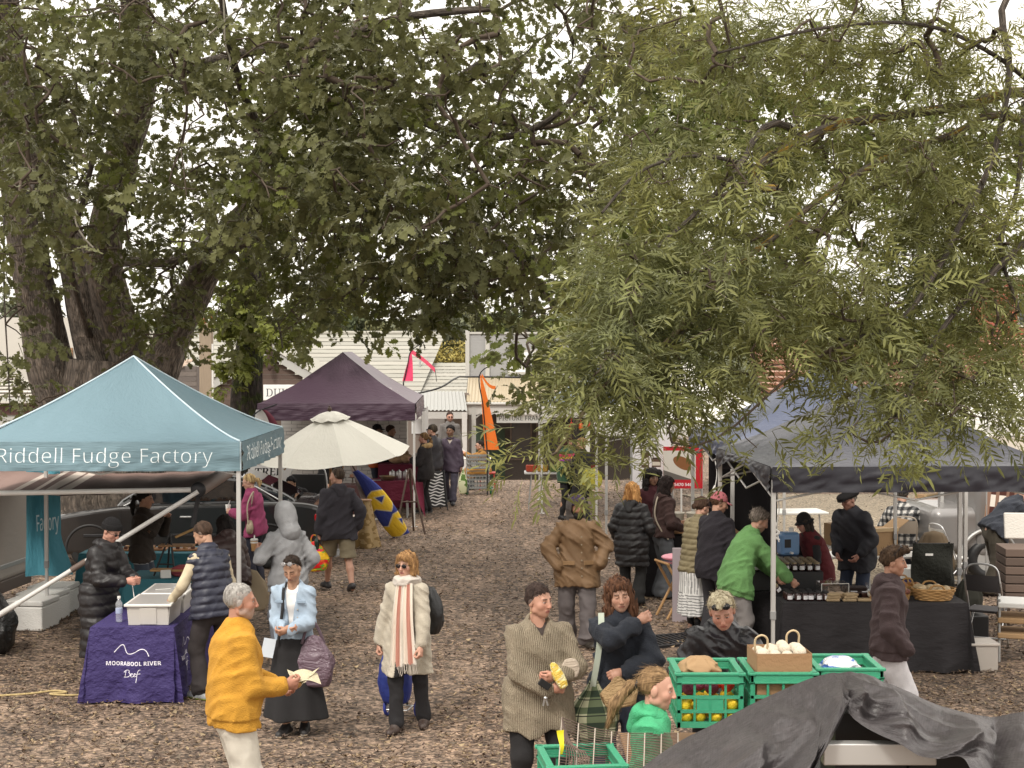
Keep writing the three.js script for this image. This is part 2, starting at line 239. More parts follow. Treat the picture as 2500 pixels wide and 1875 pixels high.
{// ---- the big spreading oak behind the blue gazebo
seed=11;
const base=GP(255,27),tree=thing('oak_tree','huge spreading oak with several dark stems behind the blue gazebo','tree',V(0,0,0));
const foot=(px,D)=>GP(px,D).add(V(0,-0.15,0));
const stems=[
{pts:[foot(215,27),P(185,1100,27),P(140,960,26.9),P(103,800,26.7),P(75,650,26.4),P(45,420,26),P(20,100,25),P(-20,-250,24)],r0:0.52,r1:0.2},
{pts:[P(250,1150,27.2),P(262,960,27.1),P(225,840,26.9),P(190,660,26.6),P(140,500,26),P(85,340,25.5),P(30,120,25)],r0:0.42,r1:0.2},
{pts:[P(310,1150,27.1),P(318,960,27),P(300,830,26.8),P(255,640,26),P(290,420,25),P(345,200,24),P(320,-60,23),P(330,-280,22)],r0:0.42,r1:0.17},
{pts:[P(330,1150,26.9),P(380,950,26.6),P(430,800,26.2),P(482,700,25.6),P(520,620,25),P(595,535,24),P(690,450,23),P(830,370,21.5),P(1000,280,20),P(1180,160,19)],r0:0.4,r1:0.09},
];
const trunk=part('trunk',limbGeo([foot(262,27),P(262,1250,27),P(262,1120,27),P(268,980,27),P(272,880,27)],1.2,0.82,0.14,48),barkM,tree);
stems.forEach((s)=>part('limb',limbGeo(s.pts,s.r0,s.r1),barkM,tree));
const more=[
{pts:L3([[430,800,26.2],[480,660,25],[560,610,24],[640,570,23],[720,545,22],[847,508,20.5],[960,554,19.5],[1080,600,19],[1180,690,19]]),r0:0.13,r1:0.05},
{pts:L3([[255,640,26],[330,640,25],[418,640,24.5],[490,610,24],[560,585,23.4]]),r0:0.1,r1:0.06},
{pts:L3([[690,450,23],[640,330,21],[600,240,20],[560,120,19],[545,20,18.4],[520,-120,18]]),r0:0.09,r1:0.04},
{pts:L3([[830,370,21.5],[950,440,20],[1060,520,18.8],[1180,560,18],[1280,640,18]]),r0:0.08,r1:0.03},
{pts:L3([[1000,280,20],[1130,330,19],[1260,330,18.6],[1380,260,18],[1450,140,18]]),r0:0.07,r1:0.03},
{pts:L3([[345,200,24],[480,160,21.5],[640,120,19],[820,90,17.5],[1000,40,17],[1200,20,17]]),r0:0.1,r1:0.04},
{pts:L3([[225,840,26.9],[170,640,24],[200,500,21],[230,380,19]]),r0:0.06,r1:0.03},
{pts:L3([[560,610,24],[640,700,23.5],[680,790,23],[690,850,23]]),r0:0.04,r1:0.012},
{pts:L3([[45,420,26],[80,450,20],[60,470,16],[40,460,14]]),r0:0.05,r1:0.02},
{pts:L3([[20,100,25],[10,700,21],[20,900,20.5],[25,1010,20.4]]),r0:0.03,r1:0.008},
];
more.forEach((s)=>part('limb',limbGeo(s.pts,s.r0,s.r1,0.1,12),barkM,tree));
const pale=[[[545,-10],[548,45],[550,110],[562,150],[548,195]],[[195,470],[185,540],[205,580],[228,605]],[[600,10],[560,40],[510,85]]];
pale.forEach((l)=>part('bare_twig',tube(l.map(([x,y])=>P(x,y,17)),0.011,20,6),std({color:C(0.22,0.2,0.16),roughness:1,bumpMap:T.fuzz,bumpScale:0.004}),tree));
seed=23;
const clumps=blobs([
[230,120,300,210,22,3.5,82],[200,430,230,200,23,3,62],[400,600,170,200,24,2,52],[640,180,330,240,20,3.5,108],[700,450,300,170,19,3.5,88],
[1000,150,320,240,18,3.5,104],[1000,470,300,200,18,3.5,104],[1150,610,190,130,19,2.6,46],[800,625,220,85,22,2.6,38],[930,705,190,60,20,1.6,26],[1100,715,90,50,20,1.2,10],[690,740,60,100,22,1,9],
[1330,280,200,330,20,3.5,74],[1320,650,80,130,20.5,2.4,26],[20,640,60,240,20.5,1.5,17],[45,450,70,110,14,0.8,11],[1300,880,50,55,24,0.8,8],[1330,960,60,30,24,0.8,4],[360,790,120,80,24.6,1.2,18],[25,960,20,60,20.4,0.3,4],[95,990,35,40,24,0.3,3],
[110,300,120,170,19.5,1.5,26],[330,120,130,130,18.5,1.5,20],[60,60,90,90,20,2,14],[400,-160,500,110,20,4,20],[1050,-160,500,110,18,4,22],[-220,300,180,500,22,3,40],[1450,60,90,120,19,3,12],[1590,90,110,100,19,2,20],[1440,420,60,120,20,2,14],
],0.86);
part('branch',growTwigs([...stems,...more],clumps,0.008),twigM,tree).userData.kind='stuff';
foliage(tree,[spray(6,0.15,0.05,0.24,1),spray(5,0.17,0.055,0.2,2),spray(7,0.14,0.05,0.28,3)],clumps,5,0.5,
(p,k)=>{const y=vn(p.x*1.3,p.y*1.3,p.z*1.3);return y>0.74?C(0.13*k,0.145*k,0.035*k):C(mixn(0.115,0.16,y)*k,mixn(0.122,0.158,y)*k,mixn(0.054,0.058,y)*k);},1,0.35,'leaf_spray','foliage');
}
{// ---- the slim mossy trunk between the gazebos
seed=31;
const tree=thing('oak_tree','slim moss covered oak trunk with yellow green shoots beside the brown gable','tree',V(0,0,0));
const main={pts:[GP(606,34).add(V(0,-0.1,0)),P(606,1050,34),P(604,950,34),P(612,830,34),P(618,700,33.9),P(612,560,33.6),P(640,380,33),P(700,200,32)],r0:0.42,r1:0.16};
part('trunk',limbGeo(main.pts,main.r0,main.r1,0.16,36),mossM,tree);
const arm={pts:L3([[615,640,33.8],[700,560,33],[800,540,32],[900,600,31]]),r0:0.1,r1:0.03};part('limb',limbGeo(arm.pts,arm.r0,arm.r1,0.1,12),mossM,tree);
const clumps=blobs([[588,800,24,120,33.2,0.4,20],[570,900,16,60,33.2,0.2,5],[600,720,40,50,33.3,0.6,8],[520,760,40,60,33,1,6],[560,600,120,80,33,1.5,12],[700,800,50,60,31,1,8],[760,745,90,40,31,1,9],[850,700,90,55,31,1.2,10]]);
part('branch',growTwigs([main,arm],clumps,0.008),twigM,tree).userData.kind='stuff';
foliage(tree,[spray(7,0.15,0.055,0.22,5),spray(6,0.16,0.055,0.2,6)],clumps,9,0.3,(p,k)=>C(0.17*k,0.19*k,0.04*k),1,0.4,'leaf_spray','foliage',120);
}
{// ---- the paler tree further back on the right
seed=37;
const tree=thing('oak_tree','pale yellow green tree standing far back behind the ash branches','tree',V(0,0,0));
const main={pts:[GP(2030,38).add(V(0,-0.1,0)),P(2030,1000,38),P(2010,800,38),P(1960,600,37.5),P(1850,350,37),P(1750,100,36)],r0:0.4,r1:0.12};
part('trunk',limbGeo(main.pts,main.r0,main.r1,0.12,24),barkM,tree);
const arm={pts:L3([[1960,600,37.5],[2150,450,36],[2400,350,35]]),r0:0.16,r1:0.05},arm2={pts:L3([[1960,600,37.5],[1750,560,35],[1560,480,33],[1450,560,32]]),r0:0.14,r1:0.04};
[arm,arm2].forEach((a)=>part('limb',limbGeo(a.pts,a.r0,a.r1,0.1,12),barkM,tree));
const clumps=blobs([[1700,230,230,200,34,3,60],[1560,520,150,150,33,2.5,36],[2000,350,260,240,35,3,50],[2300,500,220,280,35,3,44],[1500,720,130,110,32,2,24],[1800,700,220,140,35,2,34],[2250,820,240,70,35,2,22],[1280,820,50,30,31,1,5]]);
part('branch',growTwigs([main,arm,arm2],clumps,0.012),twigM,tree).userData.kind='stuff';
foliage(tree,[spray(7,0.19,0.075,0.3,7),spray(6,0.2,0.075,0.3,8)],clumps,9,0.55,(p,k)=>C(0.15*k,0.175*k,0.045*k),1.15,0.35,'leaf_spray','foliage',0);
}
{// ---- the ash whose branches hang in from the right
seed=41;
const tree=thing('ash_tree','narrow leaved ash whose long branches hang in from the right','tree',V(0,0,0));
const main={pts:[V(5.6,0,-11.5),V(5.5,1.5,-11.5),V(5.3,3.2,-11.4),V(4.8,4.8,-11.2),V(4.3,6.4,-11)],r0:0.32,r1:0.16};
part('trunk',limbGeo(main.pts,main.r0,main.r1,0.1,28),lichenM,tree);
const limbs=[
{pts:[V(5.3,3.2,-11.4),P(2560,240,11),P(2330,262,10.8),P(2115,294,10.6),P(2041,305,10.5),P(1956,345,10.3),P(1849,407,10.1),P(1845,455,10),P(1900,462,9.9)],r0:0.052,r1:0.03,m:lichenM},
{pts:L3([[1956,345,10.3],[1920,305,10.2],[1870,308,10],[1835,350,9.9],[1810,400,9.8],[1700,520,9.6],[1560,640,9.4]]),r0:0.028,r1:0.012,m:barkM},
{pts:[V(5.0,4.2,-11.3),P(2450,280,10.8),P(2323,330,10.6),P(2154,390,10.3),P(1973,508,10),P(1900,571,9.8),P(1760,680,9.6),P(1645,836,9.2),P(1560,880,9)],r0:0.036,r1:0.016,m:lichenM},
{pts:L3([[2700,-100,11],[2453,0,10.6],[2465,170,10.4],[2436,339,10.2],[2397,452,10],[2340,554,9.8],[2300,640,9.6],[2180,800,9.4],[2050,830,9.2]]),r0:0.03,r1:0.014,m:barkM},
{pts:L3([[1760,680,9.6],[1602,858,9],[1478,940,8.8],[1410,1030,8.7],[1358,1105,8.6]]),r0:0.02,r1:0.009,m:twigLightM},
{pts:L3([[2180,800,9.4],[1980,880,9.2],[1880,960,9],[1780,1050,8.9],[1700,1090,8.8],[1640,1080,8.7]]),r0:0.012,r1:0.006,m:twigM},
{pts:L3([[2560,240,11],[2420,130,10.4],[2250,60,10],[2000,70,9.8],[1750,130,10]]),r0:0.02,r1:0.008,m:barkM},
{pts:L3([[2600,500,10.6],[2450,640,10],[2350,740,9.8],[2250,880,9.5],[2200,1000,9.2],[2120,1080,9]]),r0:0.03,r1:0.01,m:barkM},
{pts:L3([[1849,407,10.1],[1700,380,9.8],[1560,420,9.5],[1470,520,9.3]]),r0:0.016,r1:0.008,m:barkM},
{pts:L3([[2500,250,10.8],[2480,480,10.3],[2440,600,10.1],[2490,760,10]]),r0:0.02,r1:0.012,m:barkM},
];
limbs.forEach((s)=>part('limb',limbGeo(s.pts,s.r0,s.r1,0.08,12),s.m,tree));
seed=47;
const clumps=blobs([
[1720,120,200,140,11,1.5,40],[2130,100,300,140,11,1.5,56],[1540,420,60,120,10.4,1,10],[1740,480,220,140,10.4,1.4,50],[2130,370,300,170,10.6,1.5,58],
[1525,690,100,120,9.6,1,38],[1780,720,240,130,9.6,1.1,66],[2110,690,270,150,10,1.2,54],[2400,700,90,220,10.2,0.9,26],[1535,860,70,80,9,0.6,26],[1720,900,170,50,9.3,0.6,20],[2080,870,150,60,9.4,0.7,24],[2330,930,170,70,9.6,0.7,26],
[1455,920,30,45,8.8,0.4,7],[1395,1045,12,35,8.6,0.2,4],[1330,1125,12,16,8.5,0.1,3],[1495,870,35,30,8.8,0.3,5],[2430,260,70,200,10.4,0.9,22],[2350,520,110,110,10.2,0.9,20],[2440,900,60,80,9.8,0.6,8],[1575,985,60,35,8.8,0.3,6],[1645,1015,50,25,8.8,0.3,4],[2200,1020,50,35,9,0.3,4],[2085,1060,30,40,8.8,0.2,4],[2370,1030,70,35,9.2,0.3,6],[1850,1090,8,8,9,0.05,1],
[2750,300,180,450,11,1.5,40],[2000,-220,500,150,11,2,46],
]);
part('branch',growTwigs([main,...limbs],clumps,0.0034,0.35,0.24),twigM,tree).userData.kind='stuff';
foliage(tree,[ashLeaf(5,0.075,0.0078,0.19,1),ashLeaf(6,0.07,0.0074,0.22,2),ashLeaf(4,0.082,0.0085,0.16,3),ashLeaf(5,0.066,0.007,0.18,4)],clumps,11,0.23,
(p,k)=>{const y=vn(p.x*2,p.y*2,p.z*2);return C(mixn(0.16,0.255,y)*k,mixn(0.178,0.25,y)*k,mixn(0.078,0.075,y)*k);},1,0.3,'leaf','foliage');
}
{// ---- trees on the hill beyond the roofs
seed=53;
const tuft=(()=>{const gs=[];for(let i=0;i<16;i++){const g=sheet(1,2,(u,v)=>[(u - 0.5)*0.2*Math.sin(Math.PI*(0.1 + v*0.85)),0.05*u,v*0.36]);at(g,rr(-0.4,0.4),rr(-0.3,0.3),rr(-0.4,0.4),rr(-1.5,1.5),rr(0,6),rr(-1.5,1.5));gs.push(g);}return join(gs);})();
const kinds=[['dark green',[0.07,0.085,0.04]],['grey green',[0.13,0.14,0.085]],['olive',[0.12,0.12,0.05]],['yellow flowering',[0.3,0.25,0.07]]];
const list=[[60,760,70,3,75,1],[470,850,60,2.4,74,1],[560,835,45,2,78,3],[690,818,70,2.4,95,1],[700,838,80,1.2,72,3],[860,800,60,2,100,0],[960,812,60,2.4,98,2],[1070,785,60,3,92,1],[1150,775,80,3.6,96,2],[1100,866,50,1.4,74,3],[1280,790,70,3.4,90,0],[1420,800,90,4,95,1]];
const where=['at the far left','left of the slim mossy trunk','showing beside the slim mossy trunk','above the brown gable','over the roof ridge beside the finial','above the purple gazebo','above the rear ridge of the pale roof','left of the grey parapet','right behind the grey parapet','between the pale roof and the grey parapet','above the shop verandah','behind the ash branches'];
list.forEach(([px,py,w,h,D,k],n)=>{
const top=P(px,py - 26,D),R=w / K*D*1.15,Hh=Math.max(h,1.5),t=thing('hill_tree','distant ' + kinds[k][0]+ ' tree on the hill ' + where[n],'tree',V(0,0,0),0,'trees on the hill beyond the roofs');
const b=V(top.x,gy(D)- 0.1,-D);part('trunk',limbGeo([b,V(top.x + 0.2,(b.y + top.y)/ 2,-D),V(top.x,top.y - 0.4,-D)],0.25,0.1,0.1,8),barkM,t);
const N=Math.round(clamp(R*Hh*42,90,420)),m=std({roughness:0.9,side:THREE.DoubleSide}),im=new THREE.InstancedMesh(tuft,m,N),q=new THREE.Quaternion(),e=new THREE.Euler(),mt=new THREE.Matrix4();
for(let i=0;i<N;i++){const a=rr(0,6.28),r=Math.sqrt(rnd()),el=rr(-1,1);const bump=0.75 + 0.5*vn(a*1.5,el*2 + n,3);e.set(rr(0,6),rr(0,6),rr(0,6));const s=rr(0.45,0.95)*(k===3?0.7:1.2);mt.compose(V(top.x + Math.cos(a)*r*R*bump,top.y - Hh*0.55 + el*Hh*0.6*Math.sqrt(1 - r*r*0.6)*bump,-D + Math.sin(a)*r*R*0.7),q.setFromEuler(e),V(s,s,s));im.setMatrixAt(i,mt);const f=rr(0.7,1.3),c=kinds[k][1];im.setColorAt(i,C(c[0]*f,c[1]*f,c[2]*f));}
im.name='crown';im.userData.kind='stuff';t.add(im);
});
const hill=sheet(60,6,(u,v)=>{const x=(u - 0.5)*260;return[x,gy(120)- 1 + v*(7 + 2.2*fbm(x*0.05,1,1)+ 0.8*vn(x*0.4,2,2)),-112 - v*40];});
struct('hill',scaleUV(hill,60,8),std({color:C(0.13,0.14,0.08),roughness:1,bumpMap:T.fuzz,bumpScale:0.6}),'low wooded hill behind the roofs');
}
// ---------------------------------------------------------------- people: distance fields meshed into smooth surfaces
function cone(a,b,ra,rb,o={}){const d=V().subVectors(b,a);return{a,d,l2:Math.max(1e-9,d.lengthSq()),ra,rb,f:o.flat,fs:o.fs??1,k:o.k??0.03,sub:o.sub,c:a.clone().lerp(b,0.5),R:d.length()/ 2 + Math.max(ra,rb)*Math.max(1,o.fs??1)};}
function ell(c,r,o={}){return{c,r,R:Math.max(...r),k:o.k??0.02,sub:o.sub,e:true};}
function pd(p,x,y,z){
if(p.e){const dx=(x - p.c.x)/ p.r[0],dy=(y - p.c.y)/ p.r[1],dz=(z - p.c.z)/ p.r[2],k0=Math.sqrt(dx*dx + dy*dy + dz*dz),ex=dx / p.r[0],ey=dy / p.r[1],ez=dz / p.r[2],k1=Math.sqrt(ex*ex + ey*ey + ez*ez);return k1<1e-6?-Math.min(...p.r):k0*(k0 - 1)/ k1;}
let px=x - p.a.x,py=y - p.a.y,pz=z - p.a.z,t=(px*p.d.x + py*p.d.y + pz*p.d.z)/ p.l2;t=t<0?0:t>1?1:t;
px -=p.d.x*t;py -=p.d.y*t;pz -=p.d.z*t;
if(p.f){const q=px*p.f.x + py*p.f.y + pz*p.f.z,w=q / p.fs - q;px +=p.f.x*w;py +=p.f.y*w;pz +=p.f.z*w;const l=Math.sqrt(px*px + py*py + pz*pz)-(p.ra +(p.rb - p.ra)*t);return p.fs<1?l*(0.5 + 0.5*p.fs):l;}
return Math.sqrt(px*px + py*py + pz*pz)-(p.ra +(p.rb - p.ra)*t);
}
function ev(ps,x,y,z){
let d=1e3;
for(let i=0;i<ps.length;i++){
const p=ps[i],cx=x - p.c.x,cy=y - p.c.y,cz=z - p.c.z,lb=Math.sqrt(cx*cx + cy*cy + cz*cz)- p.R;
if(p.sub){if(lb>p.k)continue;const e=-pd(p,x,y,z),h=Math.max(p.k - Math.abs(d - e),0)/ p.k;d=Math.max(d,e)+ h*h*p.k*0.25;continue;}
if(lb>d + p.k)continue;
const e=pd(p,x,y,z),h=Math.max(p.k - Math.abs(d - e),0)/ p.k;d=Math.min(d,e)- h*h*p.k*0.25;
}
return d;
}
function net(f,lo,hi,h,slack=0.03){
const nx=Math.ceil((hi[0]- lo[0])/ h)+ 2,ny=Math.ceil((hi[1]- lo[1])/ h)+ 2,nz=Math.ceil((hi[2]- lo[2])/ h)+ 2,val=new Float32Array(nx*ny*nz),B=4,half=B*h*0.87*1.7 + slack;
for(let bz=0;bz<nz;bz +=B)for(let by=0;by<ny;by +=B)for(let bx=0;bx<nx;bx +=B){
const c=f(lo[0]+(bx + 1.5)*h,lo[1]+(by + 1.5)*h,lo[2]+(bz + 1.5)*h),skip=Math.abs(c)>half;
for(let z=bz;z<Math.min(bz + B,nz);z++)for(let y=by;y<Math.min(by + B,ny);y++)for(let x=bx;x<Math.min(bx + B,nx);x++)val[(z*ny + y)*nx + x]=skip?c:f(lo[0]+ x*h,lo[1]+ y*h,lo[2]+ z*h);
}
const pos=[],idx=[],vi=new Int32Array(nx*ny*nz).fill(-1),sx=1,sy=nx,sz=nx*ny,off=[0,sx,sy,sx + sy,sz,sx + sz,sy + sz,sx + sy + sz],E=[[0,1],[2,3],[4,5],[6,7],[0,2],[1,3],[4,6],[5,7],[0,4],[1,5],[2,6],[3,7]];
for(let z=0;z<nz - 1;z++)for(let y=0;y<ny - 1;y++)for(let x=0;x<nx - 1;x++){
const b=(z*ny + y)*nx + x;let m=0;for(let i=0;i<8;i++)if(val[b + off[i]]<0)m|=1<<i;if(m===0||m===255)continue;
let ax=0,ay=0,az=0,n=0;
for(const[p,q]of E){const u=val[b + off[p]],w=val[b + off[q]];if((u<0)===(w<0))continue;const t=u /(u - w);ax +=(p&1)+((q&1)-(p&1))*t;ay +=((p>>1)&1)+(((q>>1)&1)-((p>>1)&1))*t;az +=(p>>2)+((q>>2)-(p>>2))*t;n++;}
vi[b]=pos.length / 3;pos.push(lo[0]+(x + ax / n)*h,lo[1]+(y + ay / n)*h,lo[2]+(z + az / n)*h);
}
for(let z=1;z<nz - 1;z++)for(let y=1;y<ny - 1;y++)for(let x=1;x<nx - 1;x++){
const b=(z*ny + y)*nx + x,s=val[b]<0;
const quad=(o,c1,c2)=>{if(s===(val[b + o]<0))return;const v0=vi[b],v1=vi[b - c1],v2=vi[b - c1 - c2],v3=vi[b - c2];if(v0<0||v1<0||v2<0||v3<0)return;if(s)idx.push(v0,v1,v2,v0,v2,v3);else idx.push(v0,v2,v1,v0,v3,v2);};
quad(sx,sy,sz);quad(sy,sz,sx);quad(sz,sx,sy);
}
const g=new THREE.BufferGeometry();g.setAttribute('position',new THREE.Float32BufferAttribute(pos,3));g.setIndex(idx);g.computeVertexNormals();return g;
}
const bounds=(ps,pad=0.03)=>{const lo=[1e9,1e9,1e9],hi=[-1e9,-1e9,-1e9];for(const p of ps){if(p.sub)continue;const pts=p.e?[[p.c,p.R]]:[[p.a,Math.max(p.ra,p.rb)],[V().addVectors(p.a,p.d),Math.max(p.ra,p.rb)]];for(const[q,r]of pts){const a=q.toArray();for(let i=0;i<3;i++){lo[i]=Math.min(lo[i],a[i]- r - pad);hi[i]=Math.max(hi[i],a[i]+ r + pad);}}}return[lo,hi];};
function tint(g,fn){const p=g.attributes.position,c=new Float32Array(p.count*3);for(let i=0;i<p.count;i++){const k=fn(p.getX(i),p.getY(i),p.getZ(i));c[i*3]=k[0];c[i*3 + 1]=k[1];c[i*3 + 2]=k[2];}g.setAttribute('color',new THREE.BufferAttribute(c,3));return g;}
function boxUV(g,k=1){
const p=g.attributes.position,n=g.attributes.normal,col=g.attributes.color,ix=g.index.array,map=new Map(),P2=[],N2=[],U2=[],C2=[],I2=[];
for(let t=0;t<ix.length;t +=3){
let a=0,b=0,c=0;for(let j=0;j<3;j++){a +=n.getX(ix[t + j]);b +=n.getY(ix[t + j]);c +=n.getZ(ix[t + j]);}a=Math.abs(a);b=Math.abs(b)*0.7;c=Math.abs(c);const ax=a>b&&a>c?0:b>c?1:2;
for(let j=0;j<3;j++){const v=ix[t + j],key=v*3 + ax;let m=map.get(key);if(m===undefined){m=P2.length / 3;map.set(key,m);const x=p.getX(v),y=p.getY(v),z=p.getZ(v);P2.push(x,y,z);N2.push(n.getX(v),n.getY(v),n.getZ(v));if(col)C2.push(col.getX(v),col.getY(v),col.getZ(v));if(ax===0)U2.push(z*k,y*k);else if(ax===1)U2.push(x*k,z*k);else U2.push(x*k,y*k);}I2.push(m);}
}
const r=new THREE.BufferGeometry();r.setAttribute('position',new THREE.Float32BufferAttribute(P2,3));r.setAttribute('normal',new THREE.Float32BufferAttribute(N2,3));r.setAttribute('uv',new THREE.Float32BufferAttribute(U2,2));if(col)r.setAttribute('color',new THREE.Float32BufferAttribute(C2,3));r.setIndex(I2);return r;
}
const A=(c)=>c.isColor?[c.r,c.g,c.b]:c;
const skinM=phys({vertexColors:true,roughness:0.55,sheen:0.15,sheenRoughness:0.6});
const hairM=phys({vertexColors:true,roughness:0.8,specularIntensity:0.5});
const SK={fair:[0.52,0.3,0.215],pink:[0.5,0.27,0.2],tan:[0.4,0.23,0.15],olive:[0.36,0.21,0.13],brown:[0.2,0.11,0.07],dark:[0.1,0.055,0.036]};
const fabCache=new Map();
function fab(kind,c,o={}){
const key=kind + A(c).join()+ JSON.stringify(o);if(fabCache.has(key))return fabCache.get(key);
const b={knit:[T.knit,0.012,0.95],rib:[T.rib,0.014,0.95],fuzz:[T.fuzz,0.004,0.98],weave:[T.weave,0.0014,0.9],nylon:[T.crease,0.0025,0.5],denim:[T.weave,0.0016,0.9],leather:[T.fuzz,0.002,0.5],wax:[T.crease,0.0014,0.72]}[kind];
const m=phys({color:C(...A(c)),vertexColors:true,roughness:b[2],bumpMap:b[0],bumpScale:b[1],sheen:kind==='fuzz'||kind==='knit'?0.35:0,sheenRoughness:0.7,...o});if(m.sheen)m.sheenColor=C(...A(c).map((v)=>Math.min(1,v*1.4)));
fabCache.set(key,m);return m;
}
const UVK={knit:7,rib:4.2,fuzz:5,weave:9,nylon:1.3,denim:9,leather:5,wax:1.6};
function ik(a,t,l1,l2,hint){const d=V().subVectors(t,a);let L=d.length();const M2=(l1 + l2)*0.998;if(L>M2){d.multiplyScalar(M2 / L);L=M2;t=a.clone().add(d);}const x=(l1*l1 - l2*l2 + L*L)/(2*L),y=Math.sqrt(Math.max(0,l1*l1 - x*x)),u=d.clone().normalize(),h=hint.clone().addScaledVector(u,-hint.dot(u)).normalize();return[a.clone().addScaledVector(u,x).addScaledVector(h,y),t];}
function handGeo(curl,h,left,grip=0){
const ps=[],s=left?-1:1,k=0.009;
ps.push(cone(V(0,-0.02,0),V(0.004*s,0.03,0),0.024,0.03,{flat:V(0,0,1),fs:0.62,k:0.02}),cone(V(-0.02*s,0.05,0.004),V(-0.03*s,0.085,0.002),0.014,0.011,{k:0.02}),cone(V(0.02*s,0.05,0.004),V(0.03*s,0.088,0.002),0.015,0.011,{k:0.02}),cone(V(0,0.04,0),V(0,0.085,0),0.017,0.012,{k:0.02}));
const xs=[0.03,0.01,-0.011,-0.031],ln=[0.066,0.075,0.07,0.055];
xs.forEach((x,i)=>{let p=V(x*s,0.086 -(i===3?0.008:0),0),a=0.12;const seg=[0.46,0.3,0.24],bend=[curl*(0.9 + 0.1*i),curl*1.25,curl*0.8];for(let j=0;j<3;j++){a +=bend[j];const q=p.clone().add(V(x*0.25*s*(1 - curl)*seg[j],Math.cos(a)*ln[i]*seg[j]*1.15,Math.sin(a)*ln[i]*seg[j]*1.15));ps.push(cone(p,q,0.0092 - j*0.0008,0.0086 - j*0.001,{k:j?0.004:k}));p=q;}});
const t0=V(0.026*s,0.02,0.006),t1=V((0.05 - 0.012*grip)*s,0.055,0.018 + 0.014*curl),t2=V((0.056 - 0.03*grip*curl)*s,0.088 - 0.01*curl,0.026 + 0.028*curl);ps.push(cone(t0,t1,0.014,0.0105,{k:0.014}),cone(t1,t2,0.0105,0.0085,{k:0.005}));
const[lo,hi]=bounds(ps,0.012);return net((x,y,z)=>ev(ps,x,y,z),lo,hi,h,0.004);
}
const yHair=(z)=>z>0.07?0.072:z>0.02?mixn(0.03,0.072,(z - 0.02)/ 0.05):z>0?mixn(-0.008,0.03,z / 0.02):z>-0.06?mixn(-0.055,-0.008,(z + 0.06)/ 0.06):-0.06;
function headPrims(f){
const w=f.w??1,ps=[ell(V(0,0.03,-0.012),[0.075*w,0.086,0.094],{k:0.03}),ell(V(0,-0.03,0.022),[0.062*w,0.08,0.07],{k:0.03}),ell(V(0,-0.078,0.038),[0.04*w,0.034,0.042],{k:0.03}),ell(V(0,-0.098,0.06),[0.02,0.016,0.016],{k:0.02}),cone(V(-0.034,0.024,0.074),V(0.034,0.024,0.074),0.012,0.012,{k:0.016})];
for(const s of[-1,1])ps.push(ell(V(0.04*s*w,-0.026,0.054),[0.024,0.026,0.024],{k:0.02}),ell(V(0.078*s*w,-0.006,-0.008),[0.011,0.031,0.02],{k:0.008}),ell(V(0.055*s*w,-0.062,0.0),[0.014,0.02,0.03],{k:0.025}));
for(const s of[-1,1])ps.push(ell(V(0.031*s,0.002,0.099),[0.02,0.013,0.018],{sub:true,k:0.014}),ell(V(0.03*s,0.0015,0.074),[0.0135,0.0105,0.0135],{k:0.004}));
ps.push(cone(V(0,0.014,0.09),V(0,-0.028,0.107),0.0085,0.012,{k:0.012}),ell(V(0,-0.034,0.103),[0.0165,0.009,0.013],{k:0.008}),cone(V(-0.018,-0.0615,0.083),V(0.018,-0.0615,0.083),0.006,0.006,{k:0.008}),cone(V(-0.014,-0.0705,0.082),V(0.014,-0.0705,0.082),0.0065,0.0065,{k:0.006}));
return ps;
}
function headGeo(f,h,closedEyes){
const ps=headPrims(f),sk=f.skin,hc=f.hair,lip=f.lip??[sk[0]*0.85,sk[1]*0.55,sk[2]*0.58];
const g=net((x,y,z)=>ev(ps,x,y,z),[-0.11,-0.135,-0.125],[0.11,0.135,0.135],h,0.006);
return tint(g,(x,y,z)=>{
const n=0.93 + 0.14*vn(x*60,y*60,z*60),ax=Math.abs(x);let r=sk[0]*n,gg=sk[1]*n,b=sk[2]*n;const put=(c,t)=>{r=mixn(r,c[0],t);gg=mixn(gg,c[1],t);b=mixn(b,c[2],t);};
put([sk[0]*1.05,sk[1]*0.78,sk[2]*0.76],0.5*Math.exp(-((ax - 0.04)**2 +(y + 0.03)**2)/ 0.0006)+ 0.5*Math.exp(-(x*x +(y + 0.03)**2 +(z - 0.11)**2)/ 0.0003));
if(z>0.05){
if(f.beard&&y<-0.035)put(f.beard,clamp((-0.03 - y)*40,0,1)*(ax<0.02&&y>-0.075&&y<-0.055?0.1:(f.beardK??0.8)));
const lm=((x / 0.024)**2 +((y + 0.066)/ 0.0095)**2);if(lm<1&&z>0.07)put(Math.abs(y + 0.0662)<0.0016?[0.05,0.02,0.02]:lip,0.85);
if(ax>0.012&&ax<0.048&&Math.abs(y -(0.027 -(ax - 0.03)**2*9))<0.0045)put(f.brow??hc.map((v)=>v*0.7),0.8);
const ex=(ax - 0.031)/ 0.0145,ey=(y - 0.002)/(closedEyes?0.002:0.0048),em=ex*ex + ey*ey;
if(em<1){if(closedEyes)put([0.06,0.035,0.03],0.8);else{put([0.4,0.35,0.32],0.85);if(Math.hypot(ax - 0.031,y - 0.002)<0.0072)put([0.035,0.022,0.016],1);}}else if(em<1.9&&y>0.001)put([0.06,0.035,0.03],0.55);
}else if(f.beard&&y<-0.03&&z>-0.01)put(f.beard,clamp((-0.025 - y)*40,0,1)*(f.beardK??0.8));
if(f.scalp&&y>yHair(z)+ 0.006*vn(x*80,z*80,1))put(hc.map((v)=>v*(0.75 + 0.5*vn(x*160,y*160,z*160))),0.9);
return[r,gg,b];
});
}
